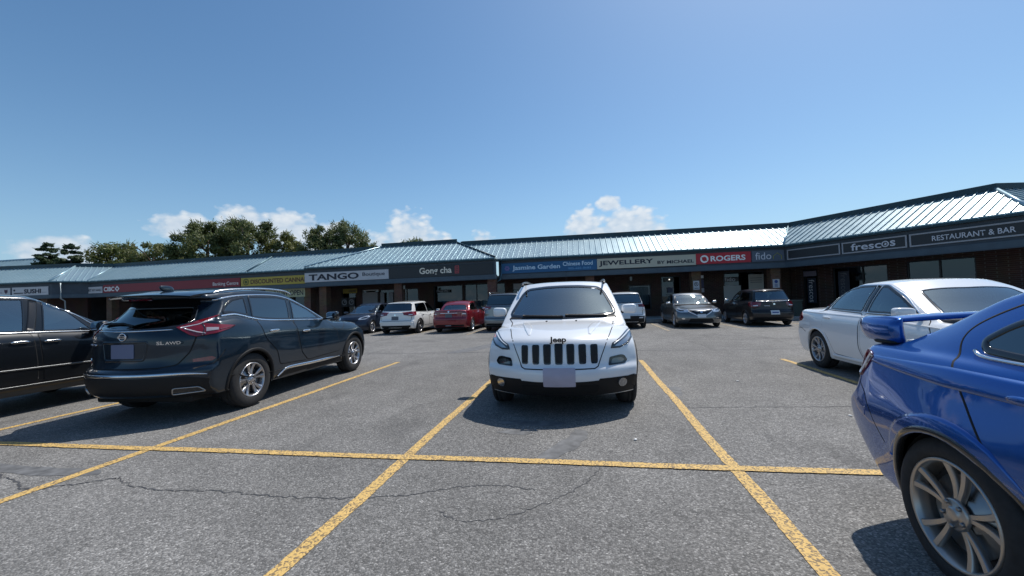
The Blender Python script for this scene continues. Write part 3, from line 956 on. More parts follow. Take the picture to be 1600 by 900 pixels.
# ------------------------------------------------------------------ dark teal crossover seen from behind
def make_murano():
    L = 4.89
    W = paint('teal_paint', (0.003, 0.013, 0.026), 0.25, 0.28, coat=0.8)
    c = Car('suv', 'dark teal crossover SUV with chrome window line, seen from its rear right', L, (0, 0, 0), 0, cat='SUV')
    rz = R(-90.0 + 2.6)
    cx, cy = -5.58, 5.12                     # rear axle centre on the ground
    off = Matrix.Rotation(rz, 3, 'Z') @ Vector((3.83 - L/2, 0, 0))
    c.root.location = (cx - off.x, cy - off.y, 0); c.root.rotation_euler = (0, 0, rz)
    sp = dict(
        hw=[(0, 0.80), (0.45, 0.91), (0.95, 0.95), (2.0, 0.93), (2.8, 0.93), (3.8, 0.955), (4.4, 0.93), (4.89, 0.84)],
        top=[(0, 0.88), (0.3, 0.98), (0.8, 1.06), (1.5, 1.11), (2.2, 1.135), (3.2, 1.185), (3.65, 1.235), (4.0, 1.29), (4.45, 1.255), (4.70, 1.17), (4.89, 1.13)],
        bot=[(0, 0.24), (0.6, 0.22), (1.4, 0.26), (3.3, 0.27), (4.3, 0.30), (4.89, 0.34)],
        nose=[(0.2, 0.12), (0.4, 0.0), (0.7, 0.02), (0.88, 0.1), (1.0, 0.35)],
        tail=[(0.3, 4.76), (0.40, 4.86), (0.56, 4.89), (0.66, 4.875), (0.70, 4.80), (0.85, 4.79), (1.02, 4.79), (1.14, 4.76), (1.2, 4.70)],
        sec=[(0, 0.95), (0.12, 0.975), (0.45, 1.0), (0.62, 0.985), (0.78, 0.975), (0.9, 0.955), (1, 0.90)],
        crown=[(0, 0.08), (1.5, 0.07), (3.0, 0.04), (L, 0.05)], kf=0.5, pf=2.4, kr=0.40, pr=2.6,
        bulge=[(1.02, 0.80, 0.5, 0.2, 0.03), (3.85, 0.92, 0.55, 0.2, 0.035)],
        cabin=dict(base=[(0, 1.0), (L, 1.0)], roof=[(1.4, 1.3), (2.3, 1.56), (2.9, 1.665), (3.4, 1.685), (4.1, 1.645), (4.5, 1.60), (4.7, 1.58)],
                   front=[(0, 1.12), (0.2, 1.36), (0.55, 1.80), (0.85, 2.25), (1, 2.55)], rear=[(0, 4.70), (0.35, 4.62), (0.75, 4.42), (0.84, 4.40), (0.90, 4.60), (1, 4.60)],
                   kf=0.3, kr=0.34, crown=0.05, wb=[(1.1, 0.80), (1.8, 0.87), (3.2, 0.87), (4.2, 0.865), (4.7, 0.83)], wt=[(1.6, 0.60), (2.6, 0.66), (3.6, 0.655), (4.3, 0.61), (4.7, 0.575)]))
    c.shell(sp, W, 0.017, 5)
    sidewin = [(1.98, 1.145), (3.18, 1.195), (3.50, 1.222), (3.72, 1.268), (3.92, 1.312), (4.16, 1.315), (4.42, 1.285), (4.30, 1.43), (4.10, 1.505), (3.6, 1.555), (3.0, 1.55), (2.6, 1.46), (2.3, 1.335)]
    front = [(1.98, 1.145), (2.62, 1.17), (2.60, 1.455), (2.3, 1.335)]
    front2 = rounded([(2.02, 1.15), (2.78, 1.175), (2.70, 1.49), (2.3, 1.33)], 0.03)
    reard = rounded([(2.88, 1.182), (3.18, 1.195), (3.48, 1.22), (3.66, 1.25), (3.60, 1.545), (3.0, 1.54), (2.80, 1.505)], 0.03)
    quarter = rounded([(3.74, 1.275), (3.92, 1.318), (4.04, 1.335), (4.14, 1.325), (4.06, 1.42), (3.92, 1.50), (3.70, 1.54)], 0.03)
    windows(c, [('side_window', front2, 'R', True, GL), ('side_window', reard, 'R', True, GLD), ('side_window', quarter, 'R', True, GLD),
                ('windscreen', [(-0.72, 1.16), (0, 1.12), (0.72, 1.16), (0.52, 1.56), (0, 1.60), (-0.52, 1.56)], 'F', False, GL)], GL, seal=0.018)
    bl = rounded([(-0.61, 1.185), (-0.40, 1.165), (0, 1.155), (0.40, 1.165), (0.61, 1.185), (0.50, 1.425), (-0.50, 1.425)], 0.03)
    windows(c, [('rear_window', bl, 'B', False, GLD)], GLD, seal=0.02)
    # chrome lines
    c.ribbon('chrome_trim', smooth_path([(1.86, 1.125), (2.6, 1.155), (3.16, 1.178), (3.50, 1.205), (3.72, 1.250), (3.92, 1.298), (4.02, 1.302), (4.12, 1.294), (4.18, 1.286)], 4), 'R', 0.022, CHROME, off=0.007, mirror=True)
    c.ribbon('chrome_trim', smooth_path([(1.90, 1.135), (2.25, 1.325), (2.6, 1.475), (3.0, 1.567), (3.6, 1.573), (3.95, 1.545), (4.15, 1.50)], 4), 'R', 0.018, CHROME, off=0.007, mirror=True)
    c.ribbon('pillar_trim', [(2.86, 1.185), (2.76, 1.52)], 'R', 0.05, GLOSSB, off=0.004, mirror=True)
    # roof rails in satin metal
    for sy in (1, -1):
        t = MB(); pts = smooth_path([(2.55, sy*0.62, 1.59), (2.75, sy*0.635, 1.645), (3.2, sy*0.635, 1.672), (3.7, sy*0.62, 1.658), (4.02, sy*0.59, 1.628), (4.14, sy*0.58, 1.58)], 5)
        t.tube([c.local(q) for q in pts], 0.016, 8); t.build('roof_rail', mat('satin', (0.7, 0.71, 0.72), 0.2, 1.0), c.root, smooth=True)
    # shark fin
    V, F = superbox(0, 0, 0, 0.10, 0.018, 0.045, e=0.7, n=8)
    V = [(v[0] + 0.6*v[2] + 4.22 - L/2, v[1]*(1 - 6*max(0, v[2])), v[2] + 1.675) for v in V]
    new_mesh_obj('roof_aerial', V, F, W, c.root)
    # spoiler lip and brake lamp beneath
    V = []; F = []; ny, nt = 24, 6
    for j in range(ny + 1):
        y = -0.60 + 1.20*j/ny; a = abs(y)/0.60
        h, _ = c.project((4.06, y*0.96, 2.2), (0, 0, -1), 0.002)
        xe = 4.64 - 0.17*a**2.4
        for i in range(nt + 1):
            t = i/nt; x = 4.06 + (xe - 4.06)*t
            V.append((x - L/2, y, h.z + 0.004 - 0.085*(x - 4.06) - 0.02*t**4))
        for i in range(nt + 1):
            t = i/nt; x = 4.06 + (xe - 4.06)*t - 0.012*(i == nt)
            V.append((x - L/2, y*0.985, h.z - 0.030 - 0.085*(x - 4.06)))
    q = 2*(nt + 1)
    for j in range(ny):
        for i in range(nt):
            F.append((j*q+i, j*q+i+1, (j+1)*q+i+1, (j+1)*q+i)); F.append((j*q+nt+1+i, (j+1)*q+nt+1+i, (j+1)*q+nt+2+i, j*q+nt+2+i))
        F.append((j*q+nt, j*q+2*nt+1, (j+1)*q+2*nt+1, (j+1)*q+nt))
    for b in (0, ny*q):
        for i in range(nt): F.append((b+i, b+i+1, b+nt+2+i, b+nt+1+i))
    autosmooth(outward(new_mesh_obj('spoiler', V, F, W, c.root)), 40)
    c.patch('spoiler_underside', rounded([(-0.53, 1.44), (0.53, 1.44), (0.50, 1.535), (0, 1.555), (-0.50, 1.535)], 0.02), 'B', mat('spoiler_black', (0.003, 0.003, 0.004), 0.8, spec=0.05), off=0.006, depth=0.02, res=0.06)
    c.patch('high_brake_lamp', rect(-0.16, 1.528, 0.16, 1.54, 0.005), 'B', REDD, off=0.014, depth=0.01, res=0.1)
    # tailgate
    gate = rounded([(-0.60, 0.715), (-0.45, 0.69), (0.45, 0.69), (0.60, 0.715), (0.70, 0.86), (0.745, 1.03), (0.735, 1.16), (0.66, 1.175), (0.45, 1.158), (0, 1.148), (-0.45, 1.158), (-0.66, 1.175), (-0.735, 1.16), (-0.745, 1.03), (-0.70, 0.86)], 0.03)
    c.ribbon('tailgate_seam', gate, 'B', 0.014, SEAM, off=0.001, closed=True)
    tg = c.patch('tailgate', [(a*0.992, 0.93 + (b-0.93)*0.985) for a, b in gate], 'B', W, off=0.004, depth=0.008, res=0.06)
    c.ribbon('plate_crease', rounded([(-0.27, 0.79), (0.27, 0.79), (0.31, 1.01), (-0.31, 1.01)], 0.03), 'B', 0.03, W, off=0.008, closed=True, parent=tg)
    plate(c, 'B', 0.0, 0.90, 0.31, 0.17, mat('plate_blue_grey', (0.15, 0.17, 0.27), 0.6))  # plate in a darker blue-grey of its own
    c.ribbon('tailgate_trim', smooth_path([(-0.52, 1.145), (0, 1.138), (0.52, 1.145)], 4), 'B', 0.012, CHROME, off=0.008, parent=tg)
    # round badge
    h, nn = c.project((0, 0, 1.075), (-1, 0, 0), 0.0); hx = h.x + L/2
    V = []; F = []; n = 28
    for i in range(n):
        a = 2*math.pi*i/n
        for j in range(6):
            b = 2*math.pi*j/6; rad = 0.047 + 0.008*math.cos(b)
            V.append((hx - L/2 + 0.012 + 0.006*math.sin(b), rad*math.cos(a), 1.075 + rad*math.sin(a)*0.92))
    for i in range(n):
        for j in range(6): F.append((i*6+j, i*6+(j+1) % 6, ((i+1) % n)*6+(j+1) % 6, ((i+1) % n)*6+j))
    bd = new_mesh_obj('badge', V, F, CHROME, c.root)
    mb = MB(); mb.box((hx - L/2 + 0.008, -0.062, 1.063), (hx - L/2 + 0.018, 0.062, 1.087)); mb.build('badge_bar', CHROME, bd)
    text_obj('badge_lettering', 'NISSAN', 0.02, GLOSSB, bd, flat_mat_T(c, hx + 0.019, 0, 1.075, 'B'), ext=0.0006, bold=0.0006)
    h, nn = c.project((0, 0.48, 0.985), (-1, 0, 0), 0.0)
    ya = math.atan2(nn.y, nn.x)
    text_obj('badge_lettering', 'SL', 0.055, CHROME, c.root, flat_mat_T(c, h.x + L/2 + 0.022, 0.44, 0.985, 'B', ya), xs=1.5, ext=0.003, bold=0.001)
    text_obj('badge_lettering', 'AWD', 0.05, CHROME, c.root, flat_mat_T(c, h.x + L/2 + 0.004, 0.60, 0.985, 'B', ya), xs=1.3, ext=0.003, bold=0.001)
    h, nn = c.project((0, -0.45, 0.985), (-1, 0, 0), 0.0)
    text_obj('badge_lettering', 'murano', 0.055, CHROME, c.root, flat_mat_T(c, h.x + L/2 + 0.006, -0.50, 0.985, 'B', -ya), xs=1.2, ext=0.003, bold=0.001)
    # boomerang tail lamps
    d = (-0.75, -0.66, 0)
    tl = [(4.74, 0.66, 1.165), (4.66, 0.80, 1.215), (4.50, 0.91, 1.275), (4.40, 0.945, 1.305), (4.43, 0.94, 1.285), (4.58, 0.88, 1.205), (4.40, 0.945, 1.178), (4.16, 0.96, 1.155), (4.26, 0.96, 1.118), (4.46, 0.95, 1.072), (4.66, 0.86, 1.045), (4.70, 0.80, 1.07)]
    for k, lamp in enumerate(c.patch('tail_lamp', tl, d, REDL, off=0.012, depth=0.03, res=0.04, mirror=True)):
        sg = 1 if k == 0 else -1
        def q(p): return [(a, sg*b, z) for a, b, z in p]
        dd = (d[0], sg*d[1], 0)
        c.patch('reversing_lens', q([(4.56, 0.905, 1.145), (4.42, 0.95, 1.138), (4.42, 0.95, 1.112), (4.56, 0.905, 1.10)]), dd, mat('clear_dim', (0.40, 0.36, 0.38), 0.1, 0.2, coat=1.0), off=0.016, depth=0.006, res=0.04, parent=lamp)
        c.ribbon('lens_strip', q([(4.72, 0.70, 1.155), (4.62, 0.84, 1.19), (4.52, 0.91, 1.235), (4.46, 0.93, 1.258)]), dd, 0.014, CLEARL, off=0.017, parent=lamp)
        c.ribbon('lens_strip', q([(4.71, 0.74, 1.145), (4.63, 0.84, 1.10), (4.56, 0.90, 1.078)]), dd, 0.012, CLEARL, off=0.017, parent=lamp)
        c.ribbon('lens_divider', q([(4.60, 0.88, 1.205), (4.575, 0.90, 1.14), (4.60, 0.885, 1.055)]), dd, 0.012, LAMPD, off=0.018, parent=lamp)
        c.ribbon('lens_strip', q([(4.40, 0.95, 1.118), (4.28, 0.955, 1.132), (4.18, 0.96, 1.15)]), dd, 0.016, REDD, off=0.017, parent=lamp)
        c.ribbon('lamp_surround', q(tl), dd, 0.012, SEAM, off=0.006, closed=True, parent=lamp)
    # bumper: black lower part, chrome strip, reflectors, exhausts
    d2 = (-1, 0, 0)
    c.patch('lower_bumper', [(-0.93, 0.30), (-0.5, 0.27), (0.5, 0.27), (0.93, 0.30), (0.935, 0.50), (0.85, 0.535), (0.70, 0.575), (0, 0.585), (-0.70, 0.575), (-0.85, 0.535), (-0.935, 0.50)], 'B', BLACKP, off=0.006, depth=0.02, res=0.06)
    c.ribbon('bumper_trim', smooth_path([(-0.90, 0.585), (-0.75, 0.61), (0, 0.615), (0.55, 0.612), (0.72, 0.605), (0.82, 0.592), (0.88, 0.58)], 4), 'B', 0.034, mat('trim_bright', (0.75, 0.77, 0.8), 0.16, 1.0), off=0.012, depth=0.02, ends=0.3)
    c.patch('rear_reflector', [(4.66, 0.82, 0.735), (4.5, 0.93, 0.735), (4.45, 0.94, 0.765), (4.5, 0.93, 0.79), (4.66, 0.82, 0.77)], (-0.7, -0.7, 0), REDL, off=0.008, depth=0.01, mirror=True, res=0.05)
    for sy in (1, -1):
        ex = [(sy*a, b) for a, b in rounded([(0.57, 0.365), (0.84, 0.375), (0.80, 0.435), (0.60, 0.44)], 0.02)]
        e = c.patch('exhaust_tip', ex, 'B', GLOSSB, off=0.010, depth=0.01, res=0.06)
        c.ribbon('exhaust_rim', ex, 'B', 0.014, mat('satin2', (0.4, 0.39, 0.38), 0.3, 1.0), off=0.02, closed=True, parent=e)
    # wiper
    c.ribbon('rear_wiper', [(0.0, 1.185), (-0.2, 1.225), (-0.52, 1.215)], 'B', 0.022, BLACKP, off=0.03, depth=-0.01, ends=0.5)
    # sides: doors as their own skins
    wh = (1.0, 3.83)
    fd = rounded([(1.55, 0.50), (2.55, 0.47), (2.72, 0.62), (2.80, 1.155), (1.86, 1.115), (1.62, 0.9)], 0.05)
    rd = rounded([(2.58, 0.47), (3.26, 0.50), (3.34, 0.72), (3.60, 0.95), (3.66, 1.205), (3.16, 1.165), (2.83, 1.155), (2.75, 0.62)], 0.05)
    c.multi_ribbon('door_seam', [(fd + [fd[0]], 'R', 0.012), (rd + [rd[0]], 'R', 0.012)], SEAM, off=0.001, mirror=True)
    def shr(p, k=0.006):
        cx_ = sum(a for a, b in p)/len(p); cz_ = sum(b for a, b in p)/len(p)
        return [(a + k*(1 if a < cx_ else -1), b + k*(1 if b < cz_ else -1)) for a, b in p]
    for poly, hx_, hz_ in ((fd, 2.56, 0.965), (rd, 3.38, 1.03)):
        for k, dr in enumerate(c.patch('door', shr(poly), 'R', W, off=0.005, depth=0.008, res=0.05, mirror=True)):
            sy = 1 if k == 0 else -1
            h, _ = c.project((hx_, sy*1.0, hz_), (0, -sy, 0), 0.0)
            hd = solid(c, 'handle', (hx_, h.y + sy*0.018, hz_), (0.105, 0.014, 0.019), CHROME, e=0.6, n=8, parent=dr)
    c.ribbon('sill_trim', smooth_path([(1.55, 0.395), (2.4, 0.40), (3.05, 0.415), (3.22, 0.36), (3.30, 0.32)], 4), 'R', 0.05, mat('trim_bright', (0.75, 0.77, 0.8), 0.16, 1.0), off=0.016, mirror=True, depth=0.02, ends=0.3)
    c.patch('sill_cladding', [(1.45, 0.26), (3.36, 0.27), (3.30, 0.345), (3.2, 0.37), (3.0, 0.385), (1.50, 0.37)], 'R', BLACKP, off=0.007, depth=0.02, mirror=True, res=0.12)
    for a in wh:
        arc = [(a + 0.425*math.cos(t), 0.375 + 0.425*math.sin(t)) for t in np.linspace(R(-16), R(196), 24)]
        c.ribbon('wheel_arch_trim', arc, 'R', 0.04, BLACKP, off=0.012, mirror=True, depth=0.03)
    c.multi_ribbon('body_seam', [([(3.76, 1.30), (4.10, 1.30)], 'R', 0.004), ([(4.30, 0.86), (4.44, 0.70), (4.60, 0.66)], 'R', 0.010), ([(1.45, 0.9), (1.2, 1.05), (0.9, 1.06)], 'R', 0.008)], SEAM, off=0.002, mirror=True)
    c.patch('headlight', [(0.20, 0.74, 0.86), (0.48, 0.90, 0.88), (0.86, 0.95, 1.0), (0.95, 0.94, 1.05), (0.6, 0.9, 1.0), (0.3, 0.8, 0.93)], (0.5, -0.85, 0), LENS, off=0.008, depth=0.02, mirror=True, res=0.06)
    c.patch('front_fog_trim', [(0.15, 0.75, 0.45), (0.3, 0.84, 0.43), (0.34, 0.86, 0.52), (0.2, 0.78, 0.55)], (0.7, -0.7, 0), CHROME, off=0.008, depth=0.02, mirror=True, res=0.06)
    wing_mirror(c, (1.93, 1.03, 1.19), (0.07, 0.11, 0.075), GLOSSB, BLACKP)
    interior(c, 1.7, 4.5, 0.38, 1.15, 0.78, (2.55, 3.4), 1.75)
    underbody(c, 0.4, 4.55, 0.68, 0.23, 0.40)
    c.cut([(wh[0], 0.375, 0.415), (wh[1], 0.375, 0.415)])
    c.liner(wh, 0.375, 0.42, 0.5, 0.88)
    c.wheels(wh, 0.375, 0.24, 0.935, dict(kind='blade', n=5, rim=0.235, gap=0.25, m2=mat('spoke_dark', (0.02, 0.02, 0.022), 0.3, 0.5), phase=0.3))
    return c

# ------------------------------------------------------------------ helpers for plainer cars
def shrunk(p, k=0.006):
    cx_ = sum(a for a, b in p)/len(p); cz_ = sum(b for a, b in p)/len(p)
    return [(a + k*(1 if a < cx_ else -1), b + k*(1 if b < cz_ else -1)) for a, b in p]

def doors(c, polys, handles, m, mh, res=0.08, seam=0.011):
    c.multi_ribbon('door_seam', [(p + [p[0]], 'R', seam) for p in polys], SEAM, off=0.001, mirror=True)
    for poly, (hx_, hz_) in zip(polys, handles):
        for k, dr in enumerate(c.patch('door', shrunk(poly), 'R', m, off=0.005, depth=0.008, res=res*0.7, mirror=True)):
            sy = 1 if k == 0 else -1
            h, _ = c.project((hx_, sy*1.0, hz_), (0, -sy, 0), 0.0)
            solid(c, 'handle', (hx_, h.y + sy*0.02, hz_), (0.10, 0.014, 0.018), mh, e=0.6, n=8, parent=dr)

def arch_lip(c, xs, zw, ra, m, w=0.03, off=0.008):
    for a in xs:
        arc = [(a + ra*math.cos(t), zw + ra*math.sin(t)) for t in np.linspace(R(-14), R(194), 26)]
        c.ribbon('wheel_arch_trim', arc, 'R', w, m, off=off, mirror=True, depth=0.03)

# ------------------------------------------------------------------ white saloon on the right
def make_accord():
    L = 4.93
    W = paint('white_paint', (0.80, 0.81, 0.82), 0.0, 0.3)
    c = Car('sedan', 'white four-door sedan parked behind the blue car on the right', L, (4.89, 4.30 + L/2, 0), R(90.0), cat='car')
    sp = dict(
        hw=[(0, 0.78), (0.5, 0.88), (1.0, 0.915), (2.5, 0.92), (3.9, 0.915), (4.5, 0.87), (4.93, 0.78)],
        top=[(0, 0.70), (0.35, 0.80), (1.0, 0.92), (1.35, 0.97), (2.2, 0.985), (3.4, 1.01), (4.0, 1.035), (4.4, 1.03), (4.75, 1.01), (4.93, 0.96)],
        bot=[(0, 0.2), (0.6, 0.18), (1.3, 0.2), (3.5, 0.2), (4.4, 0.22), (4.93, 0.30)],
        nose=[(0.18, 0.12), (0.4, 0.0), (0.6, 0.04), (0.8, 0.3)],
        tail=[(0.2, 4.80), (0.42, 4.92), (0.6, 4.92), (0.75, 4.86), (0.95, 4.86), (1.05, 4.80)],
        sec=[(0, 0.945), (0.12, 0.97), (0.45, 1.0), (0.72, 0.99), (0.86, 0.965), (0.95, 0.93), (1, 0.885)],
        crown=[(0, 0.06), (1.3, 0.05), (3.8, 0.03), (L, 0.04)], kf=0.55, pf=2.5, kr=0.32, pr=2.6,
        bulge=[(3.85, 0.72, 0.5, 0.18, 0.018), (0.98, 0.68, 0.5, 0.2, 0.018)],
        cabin=dict(base=[(0, 0.85), (L, 0.85)], roof=[(1.2, 1.1), (1.9, 1.36), (2.4, 1.455), (2.8, 1.475), (3.2, 1.455), (3.7, 1.37), (4.3, 1.08)],
                   front=[(0, 0.98), (0.2, 1.18), (0.6, 1.68), (0.85, 2.0), (1, 2.3)], rear=[(0, 4.40), (0.25, 4.22), (0.6, 3.88), (0.85, 3.58), (1, 3.25)],
                   kf=0.15, kr=0.2, crown=0.045, wb=[(1.0, 0.80), (1.8, 0.87), (3.4, 0.865), (4.0, 0.82), (4.4, 0.76)], wt=[(1.4, 0.56), (2.2, 0.61), (3.2, 0.60), (4.0, 0.54)]))
    c.shell(sp, W, 0.017, 7)
    fdw = rounded([(1.72, 1.01), (2.62, 1.018), (2.56, 1.380), (2.44, 1.368), (2.12, 1.23)], 0.04)
    rdw = rounded([(2.76, 1.018), (3.62, 1.04), (3.50, 1.20), (3.34, 1.34), (3.02, 1.385), (2.70, 1.388)], 0.04)
    qtw = rounded([(3.70, 1.045), (3.92, 1.055), (3.60, 1.275), (3.46, 1.305), (3.57, 1.19)], 0.025)
    sur = rounded([(1.66, 0.99), (2.7, 1.000), (3.98, 1.038), (3.63, 1.305), (3.35, 1.375), (3.0, 1.408), (2.45, 1.398), (2.06, 1.245)], 0.06)
    c.ribbon('pillar_trim', [(2.69, 1.01), (2.63, 1.39)], 'R', 0.08, GLOSSB, off=0.004, mirror=True)
    c.ribbon('window_trim', sur, 'R', 0.014, mat('trim_bright', (0.75, 0.77, 0.8), 0.16, 1.0), off=0.005, closed=True, mirror=True)
    windows(c, [('side_window', fdw, 'R', True, GL), ('side_window', rdw, 'R', True, GL), ('side_window', qtw, 'R', True, GL),
                ('windscreen', rounded([(1.24, 0), (1.36, -0.66), (2.08, -0.50), (2.04, 0), (2.08, 0.50), (1.36, 0.66)], 0.05), 'T', False, GLW),
                ('rear_window', rounded([(4.18, 0), (4.06, -0.62), (3.48, -0.50), (3.50, 0), (3.48, 0.50), (4.06, 0.62)], 0.05), 'T', False, GL)], GL, seal=0.016)
    fd = rounded([(1.42, 0.30), (2.56, 0.29), (2.66, 0.45), (2.68, 0.985), (1.55, 0.975), (1.38, 0.8), (1.38, 0.45)], 0.06)
    rd = rounded([(2.60, 0.29), (3.36, 0.31), (3.46, 0.52), (3.62, 0.72), (3.70, 1.01), (2.72, 0.985), (2.70, 0.45)], 0.06)
    doors(c, [fd, rd], [(2.50, 0.865), (3.52, 0.885)], W, W)
    c.ribbon('side_crease', smooth_path([(1.2, 0.86), (2.4, 0.925), (3.6, 0.955), (4.5, 0.96)], 4), 'R', 0.035, W, off=0.009, mirror=True, depth=0.01, ends=0.2)
    c.ribbon('sill_strip', [(1.45, 0.275), (3.40, 0.275)], 'R', 0.05, W, off=0.016, mirror=True, depth=0.02)
    c.multi_ribbon('boot_seam', [([(4.05, -0.70), (4.12, -0.76), (4.62, -0.72)], 'T', 0.01), ([(4.05, 0.70), (4.12, 0.76), (4.62, 0.72)], 'T', 0.01)], SEAM, off=0.001)
    c.multi_ribbon('bumper_seam', [([(4.22, 0.60), (4.40, 0.66), (4.70, 0.66)], 'R', 0.01)], SEAM, off=0.001, mirror=True)
    for lamp in c.patch('tail_lamp', [(4.88, 0.50, 0.72), (4.70, 0.78, 0.72), (4.40, 0.90, 0.80), (4.36, 0.90, 0.85), (4.52, 0.86, 0.95), (4.80, 0.68, 0.95), (4.88, 0.50, 0.92)], (-0.55, -0.83, 0), REDL, off=0.006, depth=0.02, mirror=True, res=0.06): pass
    c.patch('headlight', [(0.12, 0.60, 0.60), (0.42, 0.82, 0.62), (0.80, 0.91, 0.80), (0.6, 0.86, 0.82), (0.25, 0.68, 0.72)], (0.5, -0.85, 0), LENS, off=0.006, depth=0.02, mirror=True, res=0.06)
    c.patch('grille', rounded([(-0.34, 0.52), (0.34, 0.52), (0.42, 0.66), (-0.42, 0.66)], 0.04), 'F', GLOSSB, off=0.006, depth=0.02, res=0.08)
    c.ribbon('grille_chrome', rounded([(-0.35, 0.51), (0.35, 0.51), (0.43, 0.67), (-0.43, 0.67)], 0.04), 'F', 0.022, CHROME, off=0.012, closed=True)
    c.patch('lower_intake', rounded([(-0.48, 0.24), (0.48, 0.24), (0.40, 0.36), (-0.40, 0.36)], 0.03), 'F', BLACKP, off=0.007, depth=0.02, res=0.1)
    c.multi_ribbon('bonnet_seam', [([(0.30, -0.58), (0.8, -0.72), (1.20, -0.76)], 'T', 0.010), ([(0.30, 0.58), (0.8, 0.72), (1.20, 0.76)], 'T', 0.010)], SEAM, off=0.001)
    wing_mirror(c, (1.66, 0.99, 1.04), (0.07, 0.105, 0.065), W, BLACKP)
    c.ribbon('windscreen_paper', [(1.60, 0.30), (1.36, 0.10)], 'T', 0.03, mat('paper', (0.8, 0.8, 0.78), 0.7), off=-0.02, depth=0.01)
    interior(c, 1.5, 4.0, 0.28, 1.00, 0.76, (2.35, 3.25), 1.45, light=True)
    underbody(c, 0.4, 4.5, 0.62, 0.18, 0.32)
    wh = (1.0, 3.84)
    arch_lip(c, wh, 0.325, 0.365, W)
    c.cut([(a, 0.325, 0.355) for a in wh])
    c.liner(wh, 0.325, 0.36, 0.5, 0.85)
    c.wheels(wh, 0.325, 0.22, 0.905, dict(kind='pair', n=5, rim=0.215, gap=0.3, wr=0.02), mrim=mat('alloy_grey', (0.42, 0.42, 0.43), 0.35, 0.9))
    return c

